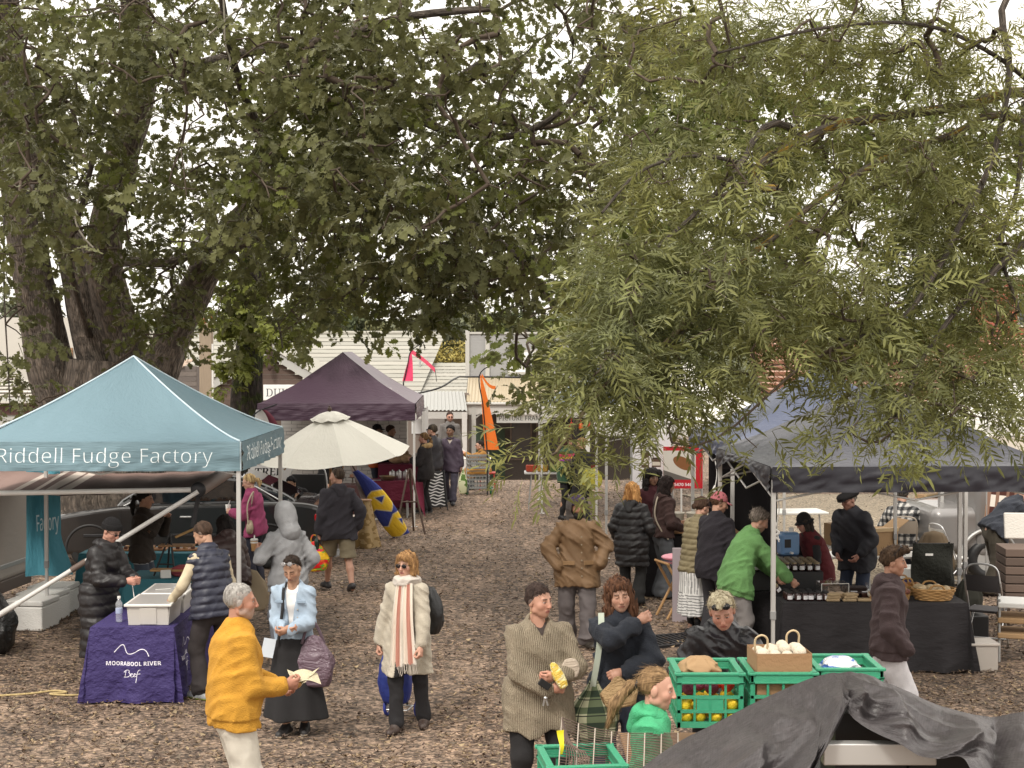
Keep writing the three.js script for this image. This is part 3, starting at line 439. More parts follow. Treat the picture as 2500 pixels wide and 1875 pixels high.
function hairGeo(style,col,h,o={}){
const sh=o.t??0.016,ps=[ell(V(0,0.032,-0.014),[0.076 + sh,0.086 + sh*(o.top??1),0.094 + sh])],extra=[],cut=[];
const lock=(a,b,ra,rb,k=0.03)=>extra.push(cone(V(...a),V(...b),ra,rb,{k}));
let line=o.pulled?(z)=>z>0.05?0.082:z>-0.02?mixn(0.024,0.082,(z + 0.02)/ 0.07):-0.05:yHair;
if(style==='long'){const L=o.len??0.28;for(const s of[-1,1]){lock([0.062*s,0.03,-0.01],[0.085*s,-0.11,0],0.038,0.036);lock([0.085*s,-0.11,0.0],[0.09*s,-L,0.03],0.036,0.02);lock([0.05*s,0,-0.07],[0.06*s,-L,-0.07],0.045,0.035);}lock([0,0,-0.085],[0,-L*1.05,-0.09],0.045,0.04);line=(z)=>z>0.06?0.06:-0.2;}
if(style==='bob'){for(const s of[-1,1]){lock([0.066*s,0.03,0.01],[0.083*s,-0.08,0.012],0.034,0.034);lock([0.05*s,0,-0.06],[0.06*s,-0.1,-0.055],0.045,0.04);}lock([0,0,-0.085],[0,-0.09,-0.075],0.045,0.045);if(o.fringe)lock([-0.035,0.075,0.07],[0.035,0.07,0.075],0.026,0.026);line=(z)=>z>0.06?0.055:-0.2;}
if(style==='curly'){seed=o.seed??5;const R=o.R??0.06,L=o.len??0.16;for(let i=0;i<96;i++){const a=rr(0,6.283),el=rr(-1.15,0.8),sx=Math.cos(a),sz=Math.sin(a);if(sz>0.45&&el<0.35)continue;const y=el>0?0.04 + el*0.07:0.04 + el*L,q=el>0?Math.sqrt(1 - el*el*0.8):1;extra.push(ell(V(sx*(0.07 + R*0.5)*q,y,sz*(0.08 + R*0.4)*q - 0.015),[R*rr(0.4,0.62),R*rr(0.5,0.8),R*rr(0.4,0.62)],{k:0.018}));}line=(z)=>z>0.055?0.06:-0.3;}
if(style==='ponytail'||style==='bun'){if(style==='bun')extra.push(ell(V(0,o.by??0.03,-0.125),[0.035,0.035,0.03],{k:0.012}));else{const L=o.len??0.22,by=o.by??0.03;lock([0,by,-0.1],[0.01,by - 0.03,-0.15],0.02,0.03,0.015);const b1=-0.15 +(o.fwd??0);lock([0.01,by - 0.03,-0.15],[0.0,by - L*0.5,-0.16 +(o.fwd??0)*0.7],0.028,0.034,0.02);lock([0.0,by - L*0.5,-0.16 +(o.fwd??0)*0.7],[0.02,by - L,b1],0.034,0.012,0.02);}}
if(style==='quiff'){lock([-0.035,0.1,0.05],[-0.02,0.115,0.105],0.032,0.022);lock([0.03,0.105,0.05],[0.02,0.118,0.1],0.032,0.022);lock([0,0.115,0.0],[0,0.12,0.09],0.034,0.024);}
if(style==='messy'){seed=o.seed??3;for(let i=0;i<26;i++){const a=rr(0,6.283),el=rr(0.05,1),q=Math.sqrt(1 - el*el);extra.push(ell(V(Math.cos(a)*0.08*q,0.035 + el*0.09,Math.sin(a)*0.095*q - 0.012),[0.026,0.022,0.026],{k:0.015}));}}
const face=ell(V(0,-0.045,0.085),[0.066,0.105,0.075]),all=[...ps,...extra],[lo,hi]=bounds(all,0.03);
const amp=(o.amp??0.008)+ 0.002,cap=style==='long'||style==='bob'||style==='curly';
const f=(x,y,z)=>{
let d=ev(ps,x,y,z);if(!cap)d +=sh*0.95*(1 - sstep(0,0.05,y - line(z)));const r=(line(z)+ 0.008*(vn(x*50,1,z*50)- 0.5))- y;d=Math.max(d,r);if(extra.length){const e=ev(extra,x,y,z),k=0.02,hh=Math.max(k - Math.abs(d - e),0)/ k;d=Math.min(d,e)- hh*hh*k*0.25;}
if(Math.abs(d)<0.05)d +=amp*(1.2 - 2.4*Math.abs(vn(x*55 + vn(x*9,y*9,z*9)*3,y*(style==='curly'?45:11),z*55)- 0.5)*2)*0.8 - amp*0.4;
const fc=-pd(face,x,y,z);if(cap||style==='messy')d=Math.max(d,fc);return d;
};
const g=net(f,lo,hi,h,0.02),c2=o.col2??col.map((v)=>v*1.7);
return tint(g,(x,y,z)=>{const t=vn(x*110,y*(style==='curly'?60:14),z*110),q=vn(x*30,y*5,z*30);const m=clamp(t*1.1 + q*0.6 - 0.35,0,1);return col.map((v,i)=>mixn(v*0.5,c2[i],m));});
}
function strands(g,o,col){
seed=17;const p=g.attributes.position,n=g.attributes.normal,pos=[],cl=[],idx=[],long=o.style==='long'||o.style==='bob'||o.style==='ponytail',short=(o.t??0.016)<0.008&&o.style==='short',L0=short?0.012:long?0.06:0.03,c2=o.col2??col.map((v)=>v*1.7),w=0.0011,U=V(),S2=V(),N=V();
for(let i=0;i<(short?500:650);i++){const v=(rnd()*p.count)|0,A0=V(p.getX(v),p.getY(v),p.getZ(v));N.set(n.getX(v),n.getY(v),n.getZ(v));if(o.style==='ponytail'&&A0.z>-0.1)U.set(rr(-0.2,0.2),-0.2,-1);else if(long||o.style==='curly')U.set(rr(-0.4,0.4),-1,rr(-0.4,0.4));else U.set(A0.x*4 + rr(-0.5,0.5),rr(-0.4,0.3),A0.z*4 + rr(-0.5,0.5)+ 0.3);U.addScaledVector(N,-U.dot(N)).normalize();S2.crossVectors(N,U).normalize();const L=L0*rr(0.5,1.4),lift=L*rr(0.01,o.style==='ponytail'?0.08:0.2),b=pos.length / 3,k=rr(0,1.15);for(let j=0;j<3;j++){const t=j / 2,q=A0.clone().addScaledVector(U,L*t).addScaledVector(N,0.001 + lift*(j===1?0.8:1)),ww=w*(1 - 0.6*t);pos.push(q.x - S2.x*ww,q.y - S2.y*ww,q.z - S2.z*ww,q.x + S2.x*ww,q.y + S2.y*ww,q.z + S2.z*ww);for(let e=0;e<2;e++)cl.push(...col.map((c,m)=>mixn(c*0.6,c2[m],k)));}for(let j=0;j<2;j++)idx.push(b + j*2,b + j*2 + 1,b + j*2 + 3,b + j*2,b + j*2 + 3,b + j*2 + 2);}
const h=new THREE.BufferGeometry();h.setAttribute('position',new THREE.Float32BufferAttribute(pos,3));h.setAttribute('color',new THREE.Float32BufferAttribute(cl,3));h.setIndex(idx);h.computeVertexNormals();return mergeGeometries([prep(g),prep(h)]);
}
function hatGeo(kind,h){
if(kind==='beanie'){const ps=[ell(V(0,0.045,-0.014),[0.09,0.098,0.108])];return net((x,y,z)=>{let d=ev(ps,x,y,z);const l=0.018 +(z>0?z*0.42:z*0.25);d=Math.max(d,l - y);if(y<l + 0.055)d -=0.007*sstep(l + 0.058,l + 0.05,y);return d + 0.0025*Math.sin(Math.atan2(x,z)*34);},[-0.12,-0.06,-0.14],[0.12,0.17,0.12],h,0.01);}
if(kind==='cap'){const ps=[ell(V(0,0.035,-0.014),[0.084,0.1,0.104])];return net((x,y,z)=>{let d=Math.max(ev(ps,x,y,z),0.028 + z*0.05 - y);const bz=z - 0.075,br=Math.max(Math.hypot(x / 0.078,bz / 0.085)- 1,-bz / 0.08)*0.078,by=Math.abs(y -(0.04 - 0.28*Math.max(0,bz)- x*x*3.2))- 0.0055;d=Math.min(d,Math.max(br,by));return d;},[-0.11,-0.03,-0.14],[0.11,0.16,0.18],Math.min(h,0.005),0.01);}
if(kind==='flat'){const ps=[cone(V(0,0.07,-0.06),V(0,0.055,0.075),0.1,0.085,{flat:V(0,1,0),fs:0.6})];return net((x,y,z)=>{let d=Math.max(ev(ps,x,y,z),0.03 - z*0.05 - y);const bz=z - 0.1,br=Math.max(Math.hypot(x / 0.075,bz / 0.055)- 1,-bz / 0.05)*0.06,by=Math.abs(y -(0.032 - 0.3*Math.max(0,bz)))- 0.007;return Math.min(d,Math.max(br,by))+ 0.004*(vn(x*20,y*20,z*20)- 0.5);},[-0.13,-0.02,-0.19],[0.13,0.16,0.18],Math.min(h,0.006),0.01);}
const ps=[ell(V(0,0.05,-0.012),[0.088,0.1,0.104])];return net((x,y,z)=>{let d=Math.max(ev(ps,x,y,z),0.022 - y);const br=Math.hypot(x / 0.125,(z + 0.01)/ 0.14)- 1,by=Math.abs(y -(0.03 - 0.06*Math.max(0,br + 0.35)+ 0.008*Math.sin(Math.atan2(x,z)*3)))- 0.006;return Math.min(d,Math.max(br*0.12,by));},[-0.15,-0.03,-0.17],[0.15,0.17,0.15],Math.min(h,0.006),0.01);
}
function glassesParts(head,mat,o={}){const gs=[],y=o.y??0.002,z=o.z??0.104,r=o.r??0.024;for(const s of[-1,1]){const l=ball(r,0.033*s,y,z - 0.004,1.12,0.86,0.22,14);gs.push(l);gs.push(rod(V(0.058*s,y + 0.006,z - 0.008),V(0.078*s,y + 0.006,z - 0.03),0.0028,0.0028,5),rod(V(0.078*s,y + 0.006,z - 0.03),V(0.082*s,y + 0.002,z - 0.11),0.0028,0.0025,5));}gs.push(rod(V(-0.01,y + 0.004,z),V(0.01,y + 0.004,z),0.003,0.003,5));const g=join(gs);if(o.tilt)at(g,0,o.up??0,o.back??0,o.tilt,0,0);return part(o.name??'glasses',g,mat,head);}
function person(s){
const o=thing('person',s.label,'person',s.at,s.face,s.group),sc=(s.H??1.72)/ 1.75;o.scale.setScalar(sc);
const q=s.q??0.014,w=s.w??1,fat=s.fat??0,J={},det=q<0.016;
J.hip=V(...(s.hip??[0,0.93,0]));const U=V(0,1,0).applyEuler(new THREE.Euler(s.lean??0,0,s.side??0,'XZY')),R0=V(1,0,0),tw=s.twist??0,F=V(Math.sin(tw),0,Math.cos(tw));F.addScaledVector(U,-F.dot(U)).normalize();const R=V().crossVectors(U,F).normalize();
const hunch=s.hunch??0.015;J.waist=J.hip.clone().addScaledVector(U,0.14);J.chest=J.hip.clone().addScaledVector(U,0.34).addScaledVector(F,hunch*0.3);J.neck=J.hip.clone().addScaledVector(U,0.52).addScaledVector(F,hunch);
const sw=0.15*w*(s.sw??1);J.sh=[J.hip.clone().addScaledVector(U,0.442 +(s.shrug??0)).addScaledVector(R,sw).addScaledVector(F,hunch),J.hip.clone().addScaledVector(U,0.442 +(s.shrug??0)).addScaledVector(R,-sw).addScaledVector(F,hunch)];
const hy=s.head??[0,0,0],nd=U.clone().lerp(V(0,1,0),0.35).addScaledVector(F,0.12 + 0.5*Math.max(0,hy[1])).normalize();J.head=J.neck.clone().addScaledVector(nd,0.165);
const HQ=new THREE.Quaternion().setFromEuler(new THREE.Euler(hy[1],hy[0]+ tw*0.6,hy[2]??0,'YXZ')),HM=new THREE.Matrix4().compose(J.head,HQ,V(1,1,1).multiplyScalar(s.hs??1));
J.el=[];J.wr=[];J.hd=[];
const rest=[[0.25,0.83,0.06],[-0.25,0.83,0.06]];
[s.lh,s.rh].forEach((t,i)=>{const sg=i?-1:1,hint=V(...((i?s.reh:s.leh)??[sg*0.55,-0.5,-0.7]));const[e,wv]=ik(J.sh[i],V(...(t??rest[i])),0.285,0.255,hint);J.el[i]=e;J.wr[i]=wv;J.hd[i]=V().subVectors(wv,e).normalize();});
J.kn=[];J.an=[];J.hp=[J.hip.clone().addScaledVector(R0,0.09*w).add(V(0,-0.02,0)),J.hip.clone().addScaledVector(R0,-0.09*w).add(V(0,-0.02,0))];
const ft=[s.lf??[0.1,0.02],s.rf??[-0.1,-0.02]];
ft.forEach((f,i)=>{const yaw=f[3]??(i?-0.2:0.2),[k,a]=ik(J.hp[i],V(f[0],0.075 +(f[2]??0),f[1]),0.43,0.425,V(Math.sin(yaw)*0.6 +(i?-0.1:0.1),0.05,1));J.kn[i]=k;J.an[i]=a;});
J.U=U;J.F=F;J.R=R;J.sc=sc;
const hc=s.hair?.c??[0.03,0.02,0.015],sk=s.skin??SK.fair,face={skin:sk,hair:hc,scalp:s.hair?.style==='buzz'||s.hair?.scalp,beard:s.beard,beardK:s.beardK,brow:s.brow,w:s.fw,lip:s.lip};
const bp=[cone(J.hip,J.waist,0.13*w,0.112*w,{flat:F,fs:0.7,k:0.06}),cone(J.waist,J.chest,0.112*w,0.125*w,{flat:F,fs:0.7,k:0.06}),cone(J.chest,J.neck.clone().addScaledVector(U,-0.08),0.125*w,0.07,{flat:F,fs:0.65,k:0.06}),cone(J.sh[0],J.sh[1],0.036,0.036,{k:0.05}),cone(J.neck.clone().addScaledVector(U,-0.05),J.head.clone().add(V(0,-0.03,-0.018).applyQuaternion(HQ)),0.06,0.052,{k:0.03})];
for(let i=0;i<2;i++){bp.push(cone(J.sh[i],J.el[i],0.045,0.037,{k:0.03}),cone(J.el[i],J.wr[i],0.037,0.024,{k:0.02}),cone(J.hp[i],J.kn[i],0.078*w,0.052,{k:0.04}),cone(J.kn[i],J.kn[i].clone().lerp(J.an[i],0.4).add(V(0,0,-0.015)),0.05,0.051,{k:0.03}),cone(J.kn[i].clone().lerp(J.an[i],0.4).add(V(0,0,-0.015)),J.an[i],0.051,0.033,{k:0.03}));const f=ft[i],yaw=f[3]??(i?-0.2:0.2),toe=J.an[i].clone().add(V(Math.sin(yaw)*0.13,-0.045,Math.cos(yaw)*0.13));bp.push(cone(J.an[i].clone().add(V(0,-0.03,-0.02)),toe,0.034,0.026,{k:0.03}));}
const[blo,bhi]=bounds(bp);let body=net((x,y,z)=>ev(bp,x,y,z),blo,bhi,Math.max(q,0.014)*1.15,0.01);tint(body,(x,y,z)=>{const n=0.92 + 0.16*vn(x*30,y*30,z*30);return sk.map((v)=>v*n);});
const bits=[prep(body)],hg=headGeo(face,s.hq??(det?0.0042:0.006),s.closed);hg.applyMatrix4(HM);bits.push(prep(hg));
for(let i=0;i<2;i++){
if((i?s.noR:s.noL))continue;const g=handGeo((i?s.rc:s.lc)??0.45,det?0.0046:0.006,i===0,1);tint(g,(x,y,z)=>{const n=0.92 + 0.16*vn(x*60,y*60,z*60),k=y>0.1?0.94:1;return[sk[0]*n*1.02,sk[1]*n*k*0.96,sk[2]*n*k*0.96];});
const Y=(i?s.rhd:s.lhd)?V(...(i?s.rhd:s.lhd)).normalize():J.hd[i],pn0=V(...((i?s.rp:s.lp)??(i?[1,0,0.2]:[-1,0,0.2]))),Z=pn0.addScaledVector(Y,-pn0.dot(Y)).normalize(),X=V().crossVectors(Y,Z);g.applyMatrix4(new THREE.Matrix4().makeBasis(X,Y,Z).setPosition(J.wr[i].clone().addScaledVector(Y,0.012)));bits.push(prep(g));
}
part('body',mergeGeometries(bits),skinM,o);
const head=new THREE.Group();head.name='head_wear';head.applyMatrix4(HM);const onHead=(name,g,m)=>{g.applyMatrix4(HM);return part(name,g,m,o);};
if(s.hair&&s.hair.style !=='buzz'&&s.hair.style !=='none'){const hg2=hairGeo(s.hair.style,hc,det?0.0052:0.008,s.hair);onHead('hair',det&&!s.hat?strands(hg2,s.hair,hc):hg2,hairM);}
if(s.hat){const g=hatGeo(s.hat.kind,det?0.006:0.009),c=A(s.hat.c);tint(g,(x,y,z)=>{const n=0.94 + 0.12*vn(x*90,y*90,z*90);return[n,n,n];});onHead(s.hat.kind==='beanie'?'beanie':s.hat.kind==='brim'?'hat':'cap',boxUV(g,6),fab(s.hat.kind==='beanie'?'knit':'weave',c));}
const garment=(name,prims,h,fn,kind,c,opt={})=>{const[lo,hi]=bounds(prims,0.035);const g=net(fn,lo,hi,h,0.03);if(!g.attributes.position.count)return;const cf=opt.color;tint(g,(x,y,z)=>{const n=(0.9 + 0.2*vn(x*26,y*26,z*26))*(0.9 + 0.2*vn(x*5,y*5,z*5));if(cf){const k=cf(x,y,z);return[k[0]*n,k[1]*n,k[2]*n];}return[n,n,n];});return part(name,boxUV(g,UVK[kind]??5),fab(kind,cf?[1,1,1]:A(c),opt.mat),o);};
const ridged=(x,y,z)=>1 - Math.abs(2*vn(x,y,z)- 1)*2;
const b=s.bottom;let legP=[];
if(b&&b.type==='skirt'){
const hem=b.hem??0.12,r1=b.r??0.26,top=J.hip.clone().addScaledVector(U,0.12),mid=V((J.an[0].x + J.an[1].x)/ 2,hem,(J.an[0].z + J.an[1].z)/ 2),pr=[cone(top,J.hip.clone().add(V(0,-0.12,0)),0.13*w,0.19*w,{flat:F,fs:0.82,k:0.05}),cone(J.hip.clone().add(V(0,-0.12,0)),mid,0.19*w,r1,{flat:F,fs:0.78,k:0.05})];
const nf=b.folds??9;garment('skirt',pr,q,(x,y,z)=>{let d=ev(pr,x,y,z);const dn=clamp((0.85 - y)/ 0.7,0,1),a=Math.atan2(x - mid.x,z - mid.z);d +=dn*0.022*Math.sin(a*nf + 2*vn(x*3,y*2,z*3))+ 0.01*(vn(x*9,y*3,z*9)- 0.5);return Math.max(d,hem - y + 0.01*Math.sin(a*3));},b.kind??'weave',b.c,{color:b.color});
}else if(b){
const rT=(b.r??0.085)*(0.7 + 0.3*w),rK=b.rk??0.068,rA=b.ra??0.07,endT=b.type==='shorts'?1.02:b.type==='leggings'?0.95:0.97,pr=[cone(J.hip.clone().addScaledVector(U,0.1),J.hip.clone().add(V(0,-0.05,0)),(0.122 + fat*0.6)*w,0.14*w,{flat:F,fs:0.74,k:0.05})];
for(let i=0;i<2;i++){pr.push(cone(J.hp[i],J.kn[i],rT + 0.012,rK + 0.006,{k:0.04}));if(b.type==='shorts')pr.push(cone(J.kn[i],J.kn[i].clone().lerp(J.an[i],0.04),rK + 0.012,rK + 0.016,{k:0.03}));else pr.push(cone(J.kn[i],J.an[i].clone().lerp(J.kn[i],0.06),rK + 0.004,rA,{k:0.03}));}
legP=pr;const wr=b.wr??0.014;garment(b.type==='shorts'?'shorts':'trousers',pr,q,(x,y,z)=>{let d=ev(pr,x,y,z);if(Math.abs(d)<0.06){d -=wr*Math.max(0,ridged(x*7,y*11 + x*3,z*7))*(0.5 + sstep(0.35,0.1,y));d +=0.004*(vn(x*20,y*20,z*20)- 0.5);}if(b.type==='shorts'){const lim=Math.min(J.kn[0].y,J.kn[1].y)+ 0.0;d=Math.max(d,lim - y);}else d=Math.max(d,(b.hem??0.035)- y);return d;},b.kind??'weave',b.c,{color:b.color});
}
if(s.shoes)for(let i=0;i<2;i++){
const f=ft[i],yaw=f[3]??(i?-0.2:0.2),an=J.an[i],dx=Math.sin(yaw),dz=Math.cos(yaw),tp=s.toe?.[i]??0,base=an.y - 0.075,hl=V(an.x - dx*0.055,base + 0.034 + tp*0.05,an.z - dz*0.055),md=V(an.x + dx*0.05,base + 0.036 + tp*0.01,an.z + dz*0.05),te=V(an.x + dx*0.155,base + 0.03 - tp*0.02,an.z + dz*0.155);
const pr=[cone(hl,md,0.042,0.047,{k:0.02}),cone(md,te,0.047,0.038,{k:0.02}),cone(V(an.x,an.y +(s.boot??0.0),an.z),md,0.048,0.042,{k:0.03})];
const cut=s.toe?.[i]?-1:base + 0.004;const g0=pr,[lo,hi]=bounds(g0,0.02),g=net((x,y,z)=>Math.max(ev(g0,x,y,z),cut - y),lo,hi,Math.min(q,0.01),0.01),sole=s.sole??A(s.shoes).map((v)=>v*0.6),up=A(s.shoes);
tint(g,(x,y,z)=>(y<base + 0.022?sole:up).map((v)=>v*(0.85 + 0.3*vn(x*60,y*60,z*60))));part('shoe',boxUV(g,8),fab('leather',[1,1,1]),o);
}
const t=s.top;
if(t){
const th=(t.th??0.02),hem=t.hem??-0.12,kind=t.kind??'fuzz',wr=t.wr??0.012,hip2=J.hip.clone().addScaledVector(U,Math.max(hem,-0.1)).addScaledVector(F,t.belly?0.02:0),pr=[cone(J.chest.clone().addScaledVector(F,0.005),J.neck.clone().addScaledVector(U,-0.06),0.132*w + th + fat*0.3,0.07 + th,{flat:F,fs:0.74,k:0.06}),cone(J.waist.clone().addScaledVector(F,fat*0.4),J.chest,(0.12 + fat)*w + th,0.132*w + th + fat*0.3,{flat:F,fs:0.76,k:0.06}),cone(hip2,J.waist.clone().addScaledVector(F,fat*0.4),(t.hr??0.14)*w + th + fat*0.5,(0.12 + fat)*w + th,{flat:F,fs:0.76,k:0.06}),cone(J.sh[0].clone().addScaledVector(U,-0.012),J.sh[1].clone().addScaledVector(U,-0.012),0.04 + th*0.6,0.04 + th*0.6,{k:0.06}),cone(J.neck.clone().addScaledVector(U,-0.06),J.neck.clone().addScaledVector(U,0.005),0.08 + th*0.4,0.056 + th*0.3,{k:0.06})];
if(t.long)pr.push(cone(J.hip.clone().addScaledVector(U,-0.02),V(J.hip.x +(J.an[0].x + J.an[1].x)*0.1,J.hip.y + t.long + 0.03,J.hip.z +(J.an[0].z + J.an[1].z)*0.15),0.155*w + th,t.lr??0.2,{flat:F,fs:0.8,k:0.06}));
for(const l of legP)pr.push({...l,ra:l.ra + 0.012 + th*0.4,rb:l.rb + 0.012 + th*0.4,R:l.R + 0.03,k:0.06});const arms=[],slv=t.sleeve??0.9;if(!t.noSleeve)for(let i=0;i<2;i++){const we=J.el[i].clone().lerp(J.wr[i],slv);arms.push(cone(J.sh[i],J.el[i],0.043 + th*0.85,0.038 + th*0.9,{k:0.035}),cone(J.el[i],we,0.038 + th*0.9,(t.cuff??0.03)+ th*0.7,{k:0.02}));}
const lower=t.long?t.long:hem,puff=t.puff,all=[...pr,...arms];
const fn=(x,y,z)=>{
const hx=x - J.hip.x,hyy=y - J.hip.y,hz=z - J.hip.z,hh=t.long&&hyy<0?hyy:hx*U.x + hyy*U.y + hz*U.z;let d=ev(pr,x,y,z);
if(t.flow&&hh<0.1)d +=t.flow*clamp(0.1 - hh,0,0.5)*Math.sin(Math.atan2(hx,hz)*7 + 2*vn(x*4,y*3,z*4));
if(puff)d +=-0.002 + 0.013*Math.pow(Math.abs(Math.cos(Math.PI*hh / puff +(t.slant??0)*hx)),6);
if(t.rib&&hh<lower + t.rib)d +=0.012*sstep(lower + t.rib + 0.02,lower + t.rib - 0.01,hh);
d=Math.max(d,lower +(t.hemWave??0)*Math.sin(Math.atan2(hx,hz)*4)- hh);
if(arms.length){const a=ev(arms,x,y,z);let aa=a;if(puff){for(let i=0;i<2;i++){const s1=J.sh[i],e1=V3d(x,y,z,s1);if(e1<0.7&&(i?hx<0:hx>0)){aa +=0.011*Math.pow(Math.abs(Math.cos(Math.PI*e1 /(puff*0.85))),6);break;}}}const k=0.028,h2=Math.max(k - Math.abs(d - aa),0)/ k;d=Math.min(d,aa)- h2*h2*k*0.25;}
if(Math.abs(d)<0.06){d -=wr*1.1*Math.max(0,ridged(x*5 + y*3,y*(t.wf??8)+ x*4,z*5));d -=wr*0.75*Math.max(0,ridged(x*12 + 5 + y*8,y*13 + x*9,z*12));d +=0.003*(vn(x*24,y*24,z*24)- 0.5);if(t.vneck){const ux=x - J.neck.x,uz=z - J.neck.z,uy=(x - J.neck.x)*U.x +(y - J.neck.y)*U.y +(z - J.neck.z)*U.z,fz=ux*F.x + uz*F.z;if(fz>0.0)d=Math.max(d,(uy + t.vneck)*(t.vw??0.6)- Math.abs(ux*R.x + uz*R.z));}}
return d;
};
J.topFn=fn;garment(t.name??'jumper',all,q,fn,kind,t.c,{color:t.color,mat:t.mat});
if(t.under){const un=[cone(J.waist,J.chest,0.122*w,0.134*w,{flat:F,fs:0.74,k:0.06}),cone(J.chest,J.neck.clone().addScaledVector(U,-0.04),0.134*w + 0.006,0.072,{flat:F,fs:0.72,k:0.05}),cone(J.hip.clone().addScaledVector(U,-0.02),J.waist,0.145*w,0.128*w,{flat:F,fs:0.76,k:0.05}),cone(J.sh[0],J.sh[1],0.042,0.042,{k:0.05})];if(t.underSleeve)for(let i=0;i<2;i++)un.push(cone(J.sh[i],J.el[i],0.058,0.05,{k:0.03}),cone(J.el[i],J.el[i].clone().lerp(J.wr[i],0.92),0.05,0.036,{k:0.02}));garment('shirt',un,q,(x,y,z)=>{let d=ev(un,x,y,z);if(Math.abs(d)<0.05)d -=0.008*Math.max(0,ridged(x*8,y*12,z*8));return d;},'weave',t.under);}
const ring=(r,ry,tr,up,back,a0=0,a1=6.283)=>{const pts=[];for(let i=0;i<=10;i++){const a=a0 +(a1 - a0)*i / 10;pts.push(J.neck.clone().addScaledVector(R,Math.sin(a)*r).addScaledVector(F,Math.cos(a)*ry - back).addScaledVector(U,up - Math.cos(a)*0.02));}const ps=[];for(let i=0;i<10;i++)ps.push(cone(pts[i],pts[i + 1],tr,tr,{k:0.012}));return ps;};
if(t.collar){const ps=ring(0.068,0.06,t.collarT??0.014,(t.collar===true?0.02:t.collar),0.0);garment('collar',ps,Math.min(q,0.01),(x,y,z)=>ev(ps,x,y,z)+ 0.004*(vn(x*30,y*30,z*30)- 0.5),kind,t.cc??t.c);}
if(t.hood==='down'){const ps=[...ring(0.085,0.07,0.028,0.005,0.01),cone(J.neck.clone().addScaledVector(F,-0.085).addScaledVector(U,0.01).addScaledVector(R,0.05),J.neck.clone().addScaledVector(F,-0.11).addScaledVector(U,-0.09),0.04,0.045,{k:0.03}),cone(J.neck.clone().addScaledVector(F,-0.085).addScaledVector(U,0.01).addScaledVector(R,-0.05),J.neck.clone().addScaledVector(F,-0.11).addScaledVector(U,-0.09),0.04,0.045,{k:0.03})];garment('hood',ps,q,(x,y,z)=>{let d=ev(ps,x,y,z);d -=0.014*Math.max(0,ridged(x*12,y*12,z*12));return d;},kind,t.hc??t.c,{color:t.color});}
if(t.hood==='up'||t.hood==='frame'){const big=ell(V(0,0.02,-0.035),[0.115,0.15,0.135]),inn=ell(V(0,0.0,0.05),[0.085,0.115,0.16]),neckc=cone(V(0,-0.08,-0.04),V(0,-0.2,-0.05),0.1,0.12,{k:0.05});const g=net((x,y,z)=>{let d=pd(big,x,y,z);const e=pd(neckc,x,y,z),h2=Math.max(0.06 - Math.abs(d - e),0)/ 0.06;d=Math.min(d,e)- h2*h2*0.015;d -=0.009*Math.max(0,ridged(x*7 + y*5,y*14,z*7));if(t.hood==='frame')d=Math.max(d,y - 0.1 + z*0.3);return Math.max(d,-pd(inn,x,y,z));},[-0.16,-0.35,-0.22],[0.16,0.2,0.16],Math.min(q,0.012),0.02);tint(g,(x,y,z)=>{const n=0.9 + 0.2*vn(x*26,y*26,z*26);return[n,n,n];});onHead('hood',boxUV(g,UVK[kind]??5),fab(kind,A(t.hc??t.c)));}
}
o.J=J;J.HM=HM;J.HQ=HQ;J.onHead=onHead;J.garment=garment;J.q=q;
return o;
}
const V3d=(x,y,z,s)=>Math.sqrt((x - s.x)**2 +(y - s.y)**2 +(z - s.z)**2);
const shades=std({color:C(0.008,0.008,0.01),roughness:0.15});
const addGlasses=(p,o={},mat=shades)=>{const g=new THREE.Group(),m=glassesParts(g,mat,o);g.remove(m);p.J.onHead(o.name??'sunglasses',m.geometry,mat);};
const strap=(p,pts,r,mat,name='strap',flat=0.4)=>{const cv=new THREE.CatmullRomCurve3(pts.map((a)=>V(...a))),g=new THREE.TubeGeometry(cv,28,r,7);return part(name,g,mat,p);};
// ---------------------------------------------------------------- the people
const wp=(p,x,y,z)=>{p.updateMatrixWorld(true);return p.localToWorld(V(x,y,z));};
const BLACK=[0.009,0.008,0.009],NAVY=[0.018,0.022,0.035],DGREY=[0.035,0.033,0.035];
const blackStrap=std({color:C(0.012,0.012,0.013),roughness:0.8}),beigeStrap=std({color:C(0.42,0.36,0.28),roughness:0.8});
function sackGeo(ww,hh,dd,o={}){
const s0=o.seed??1,prof=o.prof??((v)=>Math.pow(Math.sin(Math.PI*Math.min(1,0.08 + v*0.9)),0.35)*mixn(1,o.neck??0.75,sstep(0.45,1,v)));
return sheet(44,26,(u,v)=>{const a=u*6.2832,c=Math.cos(a),s=Math.sin(a),e=o.sq??0.6,k=v<0.02||v>0.995?0.02:prof(v),r=1 +(o.wr??0.1)*(1 - 2*Math.abs(2*vn(c*2.4 + s0,v*3.5,s*2.4)- 1))+ 0.05*(vn(c*6,v*9 + s0,s*6)- 0.5);return[Math.sign(c)*Math.pow(Math.abs(c),e)*ww / 2*k*r,-hh + hh*v +(o.sag??0)*(1 - v)*c,Math.sign(s)*Math.pow(Math.abs(s),e)*dd / 2*k*r*(o.flatTop?mixn(1,0.25,v):1)];},true);
}
